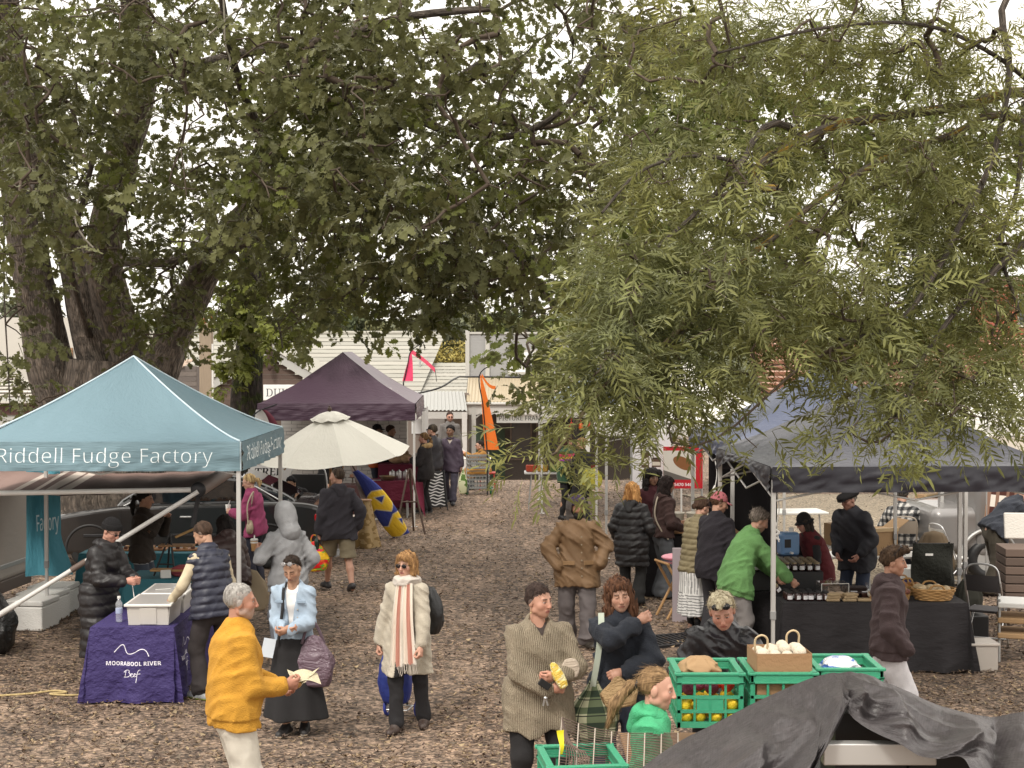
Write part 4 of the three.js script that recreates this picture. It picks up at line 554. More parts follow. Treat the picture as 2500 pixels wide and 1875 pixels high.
const P1=person({label:'man in mustard yellow jumper and white trousers holding a pastry',at:GP(566,10),face:1.95,H:1.76,w:1.2,fat:0.03,lean:0.02,head:[-0.15,0.02,0],rh:[-0.1,1.06,0.3],lh:[0.1,1.02,0.3],rhd:[0.1,0.05,1],reh:[-0.45,-0.7,-0.6],rp:[0.9,0.3,0],rc:0.7,lp:[-1,0.6,0],skin:[0.4,0.2,0.135],hair:{style:'short',c:[0.26,0.24,0.22],t:0.005,amp:0.003,col2:[0.42,0.4,0.37],scalp:true},beard:[0.42,0.36,0.32],beardK:0.55,fw:1.08,top:{c:[0.5,0.25,0.028],kind:'fuzz',hem:-0.1,th:0.03,rib:0.055,cuff:0.032,wr:0.012,name:'jumper',collar:0.005,collarT:0.012},bottom:{type:'trousers',c:[0.62,0.58,0.5],r:0.095,rk:0.08,ra:0.08,kind:'weave',wr:0.02},shoes:[0.1,0.09,0.08],q:0.011,hq:0.0036});
{
const b=thing('paper_bag','cream paper bag with a bitten pastry held by the man in yellow','paper bag',wp(P1,-0.02,1.03,0.42),0.35),paper=std({color:C(0.62,0.55,0.38),roughness:0.85,side:THREE.DoubleSide,bumpMap:T.crease,bumpScale:0.006});
part('bag',sheet(10,8,(u,v)=>[(u - 0.5)*0.22*(0.4 + 0.6*v)+ 0.06*v,0.05*Math.abs(u - 0.5)*2 + 0.05*v + 0.02*(vn(u*4,v*4,1)- 0.5),-0.06 - v*0.15 + 0.12]),paper,b);
part('fold',sheet(8,6,(u,v)=>[-0.02 + u*0.17,0.03 + 0.05*v + 0.02*Math.sin(u*4),0.05 - v*0.12]),paper,b);
part('pastry',join(ball(0.05,-0.05,0.02,0.03,1.5,0.6,0.9),ball(0.03,-0.1,0.03,0.04,1,0.8,1)),std({color:C(0.42,0.2,0.06),roughness:0.7,bumpMap:T.fuzz,bumpScale:0.01}),b);
}
const P2=person({label:'woman in pale denim jacket and long black skirt looking down at her hands',at:GP(716,13.94),face:-0.12,H:1.64,w:1.02,fat:0.012,head:[-0.1,0.5,0.05],rh:[-0.02,1.06,0.26],lh:[0.03,1.05,0.28],lp:[-0.3,0.6,-0.7],rp:[0.3,0.5,-0.8],rhd:[0.8,-0.1,0.5],lhd:[-0.8,-0.2,0.4],lc:0.7,rc:0.8,lf:[0.1,-0.02],rf:[-0.06,0.08],skin:SK.tan,hair:{style:'bun',pulled:true,c:[0.022,0.014,0.01],t:0.011,amp:0.007},closed:true,top:{c:[0.32,0.4,0.49],kind:'denim',hem:-0.02,th:0.022,cuff:0.036,wr:0.014,name:'denim_jacket',collar:0.0,collarT:0.018,vneck:0.52,vw:0.13,under:[0.7,0.68,0.66]},bottom:{type:'skirt',c:[0.012,0.011,0.012],hem:0.16,r:0.3,folds:6,kind:'weave'},shoes:[0.02,0.018,0.018],sole:[0.55,0.5,0.44],q:0.011});
addGlasses(P2,{name:'glasses',tilt:-0.75,up:0.05,back:0.015},std({color:C(0.2,0.19,0.19),roughness:0.12}));
strap(P2,[[-0.06,1.47,-0.02],[-0.075,1.42,0.09],[-0.07,1.25,0.155],[-0.1,1.0,0.165],[-0.12,0.88,0.15]],0.016,blackStrap,'bag_strap');
for(let i=0;i<5;i++)part('button',ball(0.008,0.075,1.3 - i*0.075,0.148 + 0.004*i),std({color:C(0.35,0.3,0.25),roughness:0.4,metalness:0.5}),P2);
for(const[x,y]of[[-0.11,1.3],[0.11,1.3]])part('pocket_flap',rbox(0.085,0.028,0.012,x,y,0.15,0.005,-0.15,x*1.2,0),fab('denim',[0.24,0.31,0.39]),P2);
{const b=thing('plastic_bag','full purple grey plastic carrier bag on the denim woman\'s arm','bag',wp(P2,0.2,1.0,0.1),-0.2);const m=phys({color:C(0.13,0.085,0.11),roughness:0.32,bumpMap:T.crease,bumpScale:0.012,side:THREE.DoubleSide});part('bag',at(sackGeo(0.36,0.48,0.15,{neck:0.55,seed:3,wr:0.12}),0.02,-0.02,0),m,b);part('handle',tube([V(-0.08,-0.1,0.04),V(-0.03,0.06,0.03),V(0.0,0.11,0),V(0.05,0.04,-0.02),V(0.11,-0.1,-0.03)],0.014,20,6),m,b);}
solo('paper_slip','folded pale blue paper held under the denim woman\'s hand','paper',join(box(0.11,0.17,0.004,0,0,0,0,0,-0.2)),std({color:C(0.62,0.68,0.74),roughness:0.8}),wp(P2,-0.2,0.86,0.2),0.2);
const P3=person({label:'woman in long oatmeal coat, pink striped scarf and sunglasses',at:GP(994,14.06),face:-0.22,H:1.65,w:0.98,side:0,head:[-0.25,0.05,0],rh:[-0.3,0.72,0.02],lh:[0.2,0.78,0.22],lp:[-1,0,-0.2],rc:0.9,lc:0.8,lf:[0.12,-0.16],rf:[-0.06,0.16],skin:SK.fair,lip:[0.35,0.1,0.09],hair:{style:'bob',c:[0.2,0.09,0.035],t:0.018,col2:[0.42,0.24,0.1],amp:0.01,fringe:true},top:{c:[0.43,0.385,0.31],kind:'fuzz',hem:-0.1,long:-0.36,lr:0.215,th:0.026,cuff:0.04,name:'coat',wr:0.012,flow:0.05,color:(x,y,z)=>z>0.1&&Math.abs(x + 0.01)<0.055 -(y>1.2?0.01:0)?BLACK:[0.43,0.385,0.31]},bottom:{type:'trousers',c:[0.014,0.013,0.015],r:0.08,rk:0.066,ra:0.06},shoes:[0.045,0.028,0.022],boot:0.1,q:0.011});
addGlasses(P3);
{const J=P3.J,wrapP=[];for(let i=0;i<10;i++){const a=i / 10*6.283,b=(i + 1)/ 10*6.283,f=(t)=>J.neck.clone().add(V(Math.sin(t)*0.085,0.012 + 0.012*Math.sin(t*2),Math.cos(t)*0.085 + 0.008));wrapP.push(cone(f(a),f(b),0.042,0.042,{k:0.02}));}
const rg=(x,y,z)=>1 - Math.abs(2*vn(x,y,z)- 1)*2;J.garment('scarf_wrap',wrapP,0.01,(x,y,z)=>ev(wrapP,x,y,z)- 0.014*Math.max(0,rg(x*9,y*22,z*9)),'fuzz',[0.55,0.5,0.45]);
const sc=(x0,len,w,z0,twist)=>sheet(10,30,(u,v)=>{const y=1.45 - v*len,ww=w*(0.6 + 0.4*v);return[x0 + twist*v +(u - 0.5)*ww,y,z0 + 0.07*Math.sin(Math.min(1,v*1.8)*1.57)+ 0.014*Math.sin(u*19 + v*3)- 0.02*Math.abs(u - 0.5)];});
const st=tex(256,64,(u)=>{const k=u*1;return k<0.12||k>0.9?[0.85,0.82,0.78]:k<0.42?[0.86,0.8,0.74]:k<0.75?[0.72,0.5,0.44]:[0.88,0.84,0.79];}),sm=std({map:st,roughness:0.98,bumpMap:T.fuzz,bumpScale:0.003,side:THREE.DoubleSide});
part('scarf_tail',sc(-0.035,0.8,0.13,0.135,-0.02),sm,P3);part('scarf_tail',sc(0.045,0.77,0.15,0.14,0.03),sm,P3);
const fr=[];seed=3;for(let i=0;i<26;i++){const x=-0.12 + i*0.0105,y=i<13?0.66:0.69;fr.push(tube([V(x,y,0.205),V(x + rr(-0.01,0.01),y - 0.05,0.205),V(x + rr(-0.02,0.02),y - 0.1,0.2)],0.003,5,4));}part('scarf_fringe',fr,std({color:C(0.55,0.49,0.43),roughness:1}),P3);}
{const b=thing('backpack','black backpack worn by the woman with the striped scarf','backpack',wp(P3,0.13,1.14,-0.24),-0.5),m=fab('nylon',[0.012,0.012,0.013]);part('pack',tint(at(sackGeo(0.3,0.46,0.19,{neck:0.8,seed:8,sq:0.7}),0,0.22,0),()=>[1,1,1]),m,b);part('pocket',tint(at(sackGeo(0.22,0.22,0.1,{seed:4}),0,0.02,-0.1),()=>[1,1,1]),m,b);part('strap',tube([V(-0.0,0.2,0.1),V(0.02,0.3,0.2),V(0.02,0.24,0.33),V(0.02,0.02,0.3),V(0.02,-0.18,0.16)],0.018,24,6),blackStrap,b);}
{
const t=thing('shopping_trolley','blue fabric shopping trolley pulled behind the scarf woman','trolley',GP(950,14.5),-0.2),m=fab('nylon',[0.02,0.035,0.2]);part('bag',tint(at(sackGeo(0.3,0.55,0.22,{seed:9,sq:0.5,neck:0.95}),0.06,0.68,0),()=>[1,1,1]),m,t);part('pole',join(rod(V(0.0,0.1,-0.12),V(-0.06,0.95,-0.02),0.01),rod(V(0.14,0.1,-0.12),V(0.02,0.95,-0.02),0.01),rod(V(-0.06,0.95,-0.02),V(0.02,0.95,-0.02),0.014)),M.darkmetal,t);for(const x of[-0.04,0.26]){const w=part('wheel',at(new THREE.TorusGeometry(0.075,0.016,10,24),x,0.091,-0.08,0,1.4,0),std({color:C(0.03,0.05,0.3),roughness:0.5}),t);part('hub',at(new THREE.CylinderGeometry(0.05,0.05,0.02,16),x,0.091,-0.08,Math.PI / 2,0,1.4),M.whitepaint,w);}part('frame',join(rod(V(-0.04,0.1,-0.1),V(0.26,0.1,-0.1),0.008),rod(V(0.0,0.1,0.1),V(0.2,0.1,0.1),0.008),rod(V(0,0.1,0.1),V(0,0.1,-0.1),0.008),rod(V(0.2,0.1,0.1),V(0.2,0.1,-0.1),0.008),rod(V(0.1,0.0,0.11),V(0.1,0.12,0.1),0.008)),M.steel,t);}
const P4=person({label:'person in pale grey hoodie with the hood up seen from behind',at:GP(702,17.3),face:-2.55,H:1.74,w:1.08,lean:0.06,head:[0.15,0.45,0],lh:[0.24,1.2,0.24],rh:[-0.22,0.95,0.1],lc:0.75,lp:[-1,0,0.1],lhd:[0,0.5,0.8],skin:SK.fair,hair:{style:'short',c:[0.1,0.06,0.03]},top:{c:[0.26,0.262,0.27],kind:'fuzz',hem:-0.14,th:0.03,wr:0.013,name:'hoodie',hood:'up',rib:0.05},bottom:{type:'trousers',c:[0.2,0.21,0.24],kind:'denim',wr:0.02},shoes:[0.1,0.1,0.1],q:0.013});
{const c=thing('coffee_cup','brown takeaway coffee cup held by the grey hoodie','cup',wp(P4,0.25,1.2,0.37),0);part('cup',lathe([[0.0,0],[0.03,0],[0.042,0.12],[0.0,0.12]]),std({color:C(0.42,0.24,0.1),roughness:0.8}),c);part('lid',lathe([[0,0.118],[0.046,0.118],[0.046,0.128],[0.04,0.14],[0,0.14]]),M.whitepaint,c);part('band',lathe([[0.0425,0.09],[0.0438,0.09],[0.0448,0.108],[0.0435,0.108]]),M.whitepaint,c);part('straw',rod(V(0,0.12,0),V(0.004,0.18,0),0.008),M.whitepaint,c);}
const P5=person({label:'woman in magenta jumper with blonde ponytail beside the grey car',at:GP(624,22.7),face:-1.75,H:1.66,w:1.02,lean:0.1,head:[0.1,0.25,0],lh:[0.12,1.14,0.36],rh:[-0.12,1.12,0.34],skin:SK.fair,hair:{style:'ponytail',c:[0.32,0.2,0.09],col2:[0.6,0.44,0.22],len:0.15,t:0.012},top:{c:[0.26,0.045,0.115],kind:'fuzz',hem:-0.14,th:0.034,wr:0.016,name:'jumper'},bottom:{type:'trousers',c:[0.012,0.013,0.025],ra:0.085,rk:0.075},shoes:BLACK,q:0.016});
addGlasses(P5,{name:'glasses',r:0.02},std({color:C(0.05,0.04,0.04),roughness:0.2}));
{const b=thing('shoulder_bag','small taupe shoulder bag worn by the woman in magenta','bag',wp(P5,0.22,0.98,0.02),-1.5),m=std({color:C(0.33,0.27,0.19),roughness:0.7,bumpMap:T.fuzz,bumpScale:0.004});part('bag',at(sackGeo(0.26,0.2,0.1,{sq:0.4,neck:0.9,wr:0.04}),0,0.05,0),m,b);part('strap',tube([V(-0.1,0.02,0.02),V(-0.02,0.28,-0.02),V(0.1,0.48,-0.06),V(0.14,0.3,0.02),V(0.11,0.02,0.02)],0.011,26,5),beigeStrap,b);}
{const c=thing('drink_cup','small white cup in the magenta woman\'s hand','cup',wp(P5,0.0,1.14,0.46),0);part('cup',lathe([[0,0],[0.03,0],[0.04,0.1],[0,0.1]]),M.whitepaint,c);part('spoon',rod(V(0,0.08,0),V(0.03,0.16,0),0.005),M.whitepaint,c);}
const P6=person({label:'man in navy quilted vest and cream sleeves bending over the purple table',at:GP(520,15.3),face:-2.35,H:1.8,w:1.1,fat:0.01,lean:0.16,head:[0.55,0.6,0.1],lh:[0.26,0.95,0.34],rh:[-0.2,1.0,0.34],skin:SK.tan,hair:{style:'short',c:[0.05,0.03,0.02],t:0.007,amp:0.003,scalp:true},top:{c:[0.022,0.024,0.042],kind:'nylon',hem:-0.12,th:0.038,noSleeve:true,puff:0.075,slant:0.08,name:'vest',collar:0.01,collarT:0.02,under:[0.55,0.47,0.33],underSleeve:true},bottom:{type:'trousers',c:[0.03,0.024,0.024],wr:0.022},shoes:[0.28,0.29,0.3],sole:[0.35,0.45,0.08],lf:[0.12,0.04],rf:[-0.12,-0.1],q:0.012});
const P7=person({label:'person in ankle length black quilted coat and beanie behind the purple table',at:GP(238,16.2),face:1.15,H:1.74,w:1.1,lean:0.1,hunch:0.05,head:[0,0.5,0],rh:[-0.08,1.08,0.4],lh:[0.1,1.08,0.4],rc:0.7,lc:0.7,skin:SK.pink,hat:{kind:'beanie',c:BLACK},hair:{style:'short',c:[0.06,0.05,0.04],t:0.004},top:{c:[0.016,0.014,0.015],kind:'nylon',hem:-0.1,long:-0.66,lr:0.21,th:0.04,puff:0.12,name:'coat',hood:'down',wr:0.012},bottom:{type:'trousers',c:BLACK},shoes:BLACK,q:0.013});
addGlasses(P7,{name:'glasses',r:0.02});
const P8=person({label:'dark haired woman in brown top with raised hands behind the stall',at:GP(343,19.65),face:1.5,H:1.7,lean:0.02,head:[0.05,0.1,0],rh:[-0.12,1.38,0.3],lh:[0.08,1.36,0.32],rp:[1,0,0.2],rc:0.3,skin:SK.tan,hair:{style:'ponytail',c:[0.012,0.01,0.009],len:0.26,t:0.012},top:{c:[0.028,0.02,0.015],kind:'fuzz',hem:-0.12,th:0.028,name:'jumper',wr:0.016},bottom:{type:'trousers',c:[0.045,0.055,0.075],kind:'denim',ra:0.1,rk:0.085,color:(x,y)=>y>0.78?[0.5,0.48,0.46]:[0.045,0.055,0.075]},shoes:BLACK,q:0.016});
const P9=person({label:'dark haired shopper in brown puffer bending behind the navy vest man',at:GP(566,17.7),face:-2.7,H:1.66,lean:0.55,head:[0.3,0.5,0],lh:[0.2,0.95,0.4],rh:[-0.25,0.75,0.3],skin:SK.tan,hair:{style:'long',c:[0.012,0.009,0.008],len:0.2},top:{c:[0.05,0.03,0.028],kind:'nylon',hem:-0.12,th:0.04,puff:0.1,name:'puffer_jacket',hood:'down'},bottom:{type:'trousers',c:BLACK},shoes:BLACK,q:0.016});
solo('tote_bag','beige canvas tote bag hanging behind the navy vest man','bag',sackGeo(0.4,0.5,0.12,{sq:0.5,neck:0.55,seed:5}),cloth(C(0.3,0.24,0.16)),GP(612,17.9).add(V(0,0.92,0)),0.4);
const P10=person({label:'man in dark hooded jacket and khaki shorts walking with bags',at:GP(826,22),face:-2.7,H:1.8,w:1.12,lean:0.04,head:[0.85,0.02,0],lh:[0.27,0.85,0.04],rh:[-0.26,0.9,-0.06],lc:1,lf:[0.08,0.28,0,0.1],rf:[-0.08,-0.32,0.05,-0.1],toe:[0,1],skin:[0.42,0.23,0.16],hair:{style:'short',c:[0.05,0.035,0.025],t:0.006,amp:0.003,scalp:true},beard:[0.3,0.2,0.15],beardK:0.25,top:{c:[0.03,0.027,0.034],kind:'fuzz',hem:-0.18,th:0.036,wr:0.016,name:'hooded_jacket',hood:'down'},bottom:{type:'shorts',c:[0.17,0.14,0.09],kind:'weave',r:0.1,rk:0.095,wr:0.02},shoes:[0.02,0.018,0.02],q:0.014});
{const b=thing('shopping_bag','bright red and yellow patterned shopping bag carried by the man in shorts','bag',wp(P10,0.33,0.72,0.1),0.3);const m=std({map:tex(128,128,(u,v)=>{const a=pf(u,v,4,61,3),c=pf(u,v,6,71,3);return a>0.56?[0.95,0.75,0.1]:c>0.55?[0.85,0.15,0.35]:c>0.45?[0.95,0.4,0.2]:a>0.46?[0.5,0.7,0.25]:[0.9,0.12,0.15];},true,1.4,1.4),roughness:0.5,side:THREE.DoubleSide,bumpMap:T.crease,bumpScale:0.006});part('bag',sackGeo(0.42,0.44,0.2,{sq:0.5,neck:0.5,seed:12}),m,b);part('handle',tube([V(-0.05,-0.04,0),V(-0.02,0.08,0),V(0.03,0.08,0),V(0.06,-0.04,0)],0.012,14,6),m,b);}
{const b=thing('wine_bottle','dark green bottle in the hand of the man in shorts','bottle',wp(P10,0.3,0.58,0.06),0);part('glass',lathe([[0,0],[0.036,0],[0.036,0.16],[0.014,0.2],[0.014,0.27],[0,0.27]]),phys({color:C(0.01,0.03,0.02),roughness:0.12,clearcoat:1}),b);}
const P11=person({label:'woman in black with fair fur hood at the maroon stall',at:GP(1040,32.6),face:-1.9,H:1.72,lean:0.03,head:[0.1,0.05,0],lh:[0.1,1.15,0.3],rh:[-0.1,1.1,0.28],skin:SK.pink,hair:{style:'ponytail',c:[0.14,0.08,0.035],t:0.014},top:{c:[0.02,0.017,0.018],kind:'fuzz',hem:-0.14,long:-0.2,lr:0.19,th:0.04,name:'coat'},bottom:{type:'trousers',c:BLACK,ra:0.08},shoes:BLACK,sole:[0.4,0.4,0.4],q:0.02});
{const J=P11.J,ps=[];for(let i=0;i<8;i++){const f=(a)=>J.neck.clone().addScaledVector(J.R,Math.sin(a)*0.1).addScaledVector(J.F,-Math.cos(a)*0.09 - 0.03).add(V(0,0.03*Math.cos(a)- 0.01,0));ps.push(cone(f(-2 + i*0.5),f(-1.5 + i*0.5),0.05,0.05,{k:0.02}));}J.garment('fur_trim',ps,0.012,(x,y,z)=>ev(ps,x,y,z)+ 0.03*(vn(x*45,y*45,z*45)- 0.5),'fuzz',[0.4,0.27,0.13]);}
const P12=person({label:'man in black jacket and black cap behind the fur hood woman',at:GP(1058,33.8),face:-2.3,H:1.83,w:1.1,head:[0.5,0.05,0],lh:[0.12,1.1,0.3],skin:SK.fair,hat:{kind:'cap',c:BLACK},hair:{style:'short',c:[0.04,0.03,0.02]},top:{c:[0.018,0.016,0.022],kind:'nylon',hem:-0.14,th:0.035,name:'jacket'},bottom:{type:'trousers',c:[0.03,0.03,0.04]},shoes:BLACK,q:0.022});
const P13=person({label:'man in plum jacket walking towards the camera down the aisle',at:GP(1100,34.4),face:-0.15,H:1.79,w:1.04,head:[-0.3,0.08,0],lf:[0.09,0.22],rf:[-0.09,-0.2,0.03],toe:[0,1],skin:SK.brown,hair:{style:'short',c:[0.012,0.01,0.01],t:0.02},top:{c:[0.05,0.034,0.055],kind:'wax',hem:-0.1,long:-0.2,lr:0.18,th:0.03,name:'jacket',collar:0.02,collarT:0.02,vneck:0.12,under:[0.4,0.36,0.32]},bottom:{type:'trousers',c:[0.05,0.045,0.065],ra:0.07},shoes:[0.03,0.03,0.035],q:0.019});
const P14=person({label:'tall man in grey hoodie and glasses beside the far shop',at:GP(1098,40),face:0.1,H:1.86,w:1.12,head:[0.1,0.05,0],skin:SK.pink,hair:{style:'short',c:[0.04,0.025,0.02],t:0.01,scalp:true},beard:[0.12,0.07,0.05],beardK:0.7,top:{c:[0.13,0.12,0.115],kind:'fuzz',hem:-0.14,th:0.034,name:'hoodie',hood:'down'},bottom:{type:'trousers',c:[0.04,0.045,0.06]},shoes:BLACK,q:0.024});
addGlasses(P14,{name:'glasses',r:0.02});
const P15=person({label:'seated woman in mustard brown hoodie reaching to the left',at:GP(1186,38),face:-1.35,H:1.66,hip:[0,0.5,0],lean:0.2,head:[0,0.1,0],lh:[0.1,0.95,0.55],rh:[-0.12,0.93,0.55],lf:[0.12,0.42],rf:[-0.1,0.42],skin:SK.fair,hair:{style:'bun',c:[0.02,0.015,0.012],t:0.012},top:{c:[0.3,0.15,0.035],kind:'fuzz',hem:-0.1,th:0.035,name:'hoodie',hood:'down',hc:[0.12,0.06,0.03]},bottom:{type:'trousers',c:[0.03,0.03,0.04]},shoes:BLACK,q:0.022});
addGlasses(P15,{name:'glasses',r:0.02});
const P16=person({label:'stall keeper in orange top and black apron under the purple gazebo',at:GP(918,34.2),face:1.2,H:1.82,w:1.05,head:[0.2,0.05,0],rh:[-0.14,1.08,0.34],lh:[0.1,1.12,0.36],skin:SK.brown,hat:{kind:'cap',c:BLACK},hair:{style:'short',c:BLACK},top:{c:[0.3,0.06,0.02],kind:'weave',hem:-0.1,th:0.024,name:'top',color:(x,y,z)=>Math.abs(x)<0.15?BLACK:[0.36,0.08,0.02]},bottom:{type:'trousers',c:[0.02,0.025,0.04]},shoes:[0.35,0.03,0.02],q:0.022});
const P17=person({label:'brown haired stall keeper in dark top facing the fur hood woman',at:GP(950,34.6),face:1.3,H:1.78,head:[0.1,0.1,0],rh:[-0.14,1.08,0.36],lh:[0.1,1.08,0.36],skin:SK.tan,hair:{style:'short',c:[0.04,0.022,0.016],t:0.015},top:{c:[0.045,0.032,0.034],kind:'fuzz',hem:-0.12,th:0.03,name:'jumper'},bottom:{type:'trousers',c:BLACK},shoes:[0.4,0.06,0.03],sole:[0.5,0.48,0.45],q:0.022});
const P18=person({label:'shopper in green top with rainbow scarf behind the hanging ash leaves',at:GP(1380,31.4),face:0.9,H:1.73,head:[0.3,0.2,0],rh:[-0.1,1.08,0.3],lh:[0.15,1.08,0.3],skin:SK.tan,hair:{style:'curly',c:[0.05,0.02,0.015],len:0.08},top:{c:[0.03,0.07,0.035],kind:'fuzz',hem:-0.16,th:0.03,name:'jumper',color:(x,y,z)=>y>1.22&&y<1.36&&z>0.02?(y>1.3?[0.5,0.03,0.1]:y>1.26?[0.6,0.35,0.03]:[0.3,0.03,0.3]):[0.03,0.075,0.04]},bottom:{type:'leggings',c:BLACK,r:0.07,rk:0.055,ra:0.045},shoes:BLACK,q:0.02});
const P19=person({label:'shopper in black with yellow shoulder bag behind the hanging ash leaves',at:GP(1424,31),face:-2.2,H:1.7,w:1.1,head:[0.5,0.2,0],lh:[0.1,1.1,0.4],skin:SK.tan,hair:{style:'bun',c:[0.16,0.09,0.04]},top:{c:BLACK,kind:'fuzz',hem:-0.14,th:0.03,name:'coat',long:-0.4,lr:0.22},bottom:{type:'trousers',c:BLACK,ra:0.09},shoes:BLACK,q:0.022});
solo('tote_bag','olive yellow tote bag on the black coated shopper behind the leaves','bag',sackGeo(0.42,0.4,0.12,{sq:0.4,neck:0.95}),cloth(C(0.3,0.27,0.03)),wp(P19,0.06,1.12,-0.24),0.1);
solo('carrier_bag','lime green carrier bag held by the shopper with the rainbow scarf','bag',sackGeo(0.2,0.34,0.08,{neck:0.6,seed:6}),std({color:C(0.28,0.62,0.03),roughness:0.5,bumpMap:T.crease,bumpScale:0.006}),wp(P18,0.2,1.02,0.26),0.5);
const P20=person({label:'bearded man in brown waxed coat and purple beanie, hands in pockets',at:GP(1408,18.1),face:0.12,H:1.77,w:1.14,head:[0.12,0.12,0],rh:[-0.24,0.94,0.14],lh:[0.24,0.94,0.14],noL:true,noR:true,leh:[0.9,-0.2,-0.35],reh:[-0.9,-0.2,-0.35],lf:[0.1,0.2,0,0.25],rf:[-0.1,-0.14,0,-0.1],skin:[0.24,0.125,0.075],beard:[0.012,0.01,0.01],beardK:0.95,hat:{kind:'beanie',c:[0.055,0.028,0.085]},hair:{style:'short',c:BLACK,t:0.004},top:{c:[0.15,0.086,0.04],kind:'wax',hem:-0.1,long:-0.22,lr:0.215,th:0.034,sleeve:0.95,name:'coat',hood:'frame',hc:[0.06,0.05,0.045],wr:0.02,flow:0.03},bottom:{type:'trousers',c:[0.105,0.09,0.09],r:0.095,rk:0.085,ra:0.09,wr:0.026},shoes:[0.035,0.028,0.022],q:0.0125});
for(let i=0;i<6;i++)part('button',at(new THREE.CylinderGeometry(0.009,0.009,0.008,10),0.03,1.28 - i*0.09,0.168 + 0.006*i,Math.PI / 2,0,0),std({color:C(0.3,0.25,0.18),roughness:0.4,metalness:0.4}),P20);
for(const sx of[-1,1])part('pocket_flap',rbox(0.15,0.05,0.014,0.12*sx,0.98,0.175,0.006,-0.1,sx*0.5,0),fab('wax',[0.2,0.115,0.05]),P20);
{const ps=[ell(V(0,-0.085,0.062),[0.058,0.055,0.042])];const g=net((x,y,z)=>Math.max(ev(ps,x,y,z)+ 0.012*(vn(x*70,y*70,z*70)- 0.5),(y + 0.056)-(Math.abs(x)>0.03?0.03:0)),[-0.08,-0.16,0],[0.08,0,0.13],0.005,0.02);tint(g,()=>[0.012,0.01,0.01]);P20.J.onHead('beard',g,hairM);}
const P21=person({label:'woman with loose orange hair in long black quilted coat seen from behind',at:GP(1542,20.9),face:2.75,H:1.68,w:1.12,head:[0.25,0,0],skin:SK.fair,lh:[0.24,0.9,0.14],rh:[-0.2,1.0,0.2],hair:{style:'long',c:[0.42,0.17,0.05],col2:[0.75,0.42,0.16],len:0.22,amp:0.014,t:0.02},top:{c:[0.014,0.013,0.014],kind:'nylon',hem:-0.1,long:-0.36,lr:0.21,th:0.042,puff:0.1,name:'coat',hood:'down'},bottom:{type:'trousers',c:[0.02,0.02,0.02],ra:0.09},shoes:BLACK,q:0.014});
const P22=person({label:'woman with big black curly hair facing the camera behind two shoppers',at:GP(1592,22.8),face:0.2,H:1.72,head:[0.1,0.05,0],skin:SK.brown,hair:{style:'curly',c:[0.01,0.008,0.008],R:0.08,len:0.2,col2:[0.025,0.02,0.02]},top:{c:[0.05,0.012,0.016],kind:'fuzz',hem:-0.14,th:0.03,name:'jumper'},bottom:{type:'trousers',c:BLACK},shoes:BLACK,q:0.018});
const P23=person({label:'long dark haired woman in brown jacket and wide faded jeans',at:GP(1617,21.5),face:1.9,H:1.72,w:0.98,lean:0.05,head:[-0.1,0.2,0],rh:[-0.16,1.0,0.24],lh:[0.1,1.05,0.3],skin:SK.tan,hair:{style:'long',c:[0.016,0.01,0.009],len:0.34,t:0.016},top:{c:[0.055,0.03,0.027],kind:'fuzz',hem:-0.04,th:0.032,wr:0.016,name:'jacket',hood:'down'},bottom:{type:'trousers',c:[0.085,0.09,0.1],kind:'denim',r:0.092,rk:0.1,ra:0.115,wr:0.024},shoes:[0.03,0.018,0.018],q:0.015});
strap(P23,[[-0.02,1.48,-0.06],[-0.1,1.4,-0.13],[-0.13,1.2,-0.17],[-0.18,1.0,-0.1],[-0.22,0.86,0.0]],0.011,beigeStrap,'bag_strap');
const P24=person({label:'woman in olive quilted jacket, striped white skirt and brown cap',at:GP(1696,18.7),face:2.1,H:1.7,w:1.05,lean:0.1,head:[0,0.3,0],rh:[-0.14,1.0,0.32],lh:[0.1,1.0,0.34],skin:SK.fair,hat:{kind:'cap',c:[0.055,0.03,0.028]},hair:{style:'bun',c:[0.05,0.028,0.018],by:-0.02},top:{c:[0.19,0.155,0.085],kind:'wax',hem:-0.14,th:0.045,puff:0.07,name:'quilted_jacket',hr:0.165},bottom:{type:'skirt',hem:0.26,r:0.24,folds:11,color:(x,y)=>{const k=((y + 0.01*Math.sin(Math.atan2(x,0.2)*3))% 0.036)/ 0.036;return y<0.55&&k<0.3?[0.06,0.06,0.07]:y>=0.55&&Math.sin(x*190)>0.55?[0.2,0.2,0.2]:[0.66,0.65,0.63];}},shoes:BLACK,boot:0.12,q:0.011});
const P25=person({label:'man in black jumper and faded pink cap seen from behind',at:GP(1742,18.3),face:2.3,H:1.8,w:1.06,lean:0.08,head:[-0.55,0.3,0],rh:[-0.14,1.05,0.3],lh:[0.12,1.05,0.32],skin:[0.45,0.25,0.17],hat:{kind:'cap',c:[0.42,0.13,0.15]},hair:{style:'short',c:[0.07,0.035,0.02],t:0.008,scalp:true},top:{c:[0.018,0.015,0.02],kind:'fuzz',hem:-0.2,th:0.034,wr:0.014,name:'jumper',collar:0.0,cc:[0.09,0.035,0.02]},bottom:{type:'trousers',c:[0.03,0.028,0.032],ra:0.08},shoes:BLACK,q:0.0135});
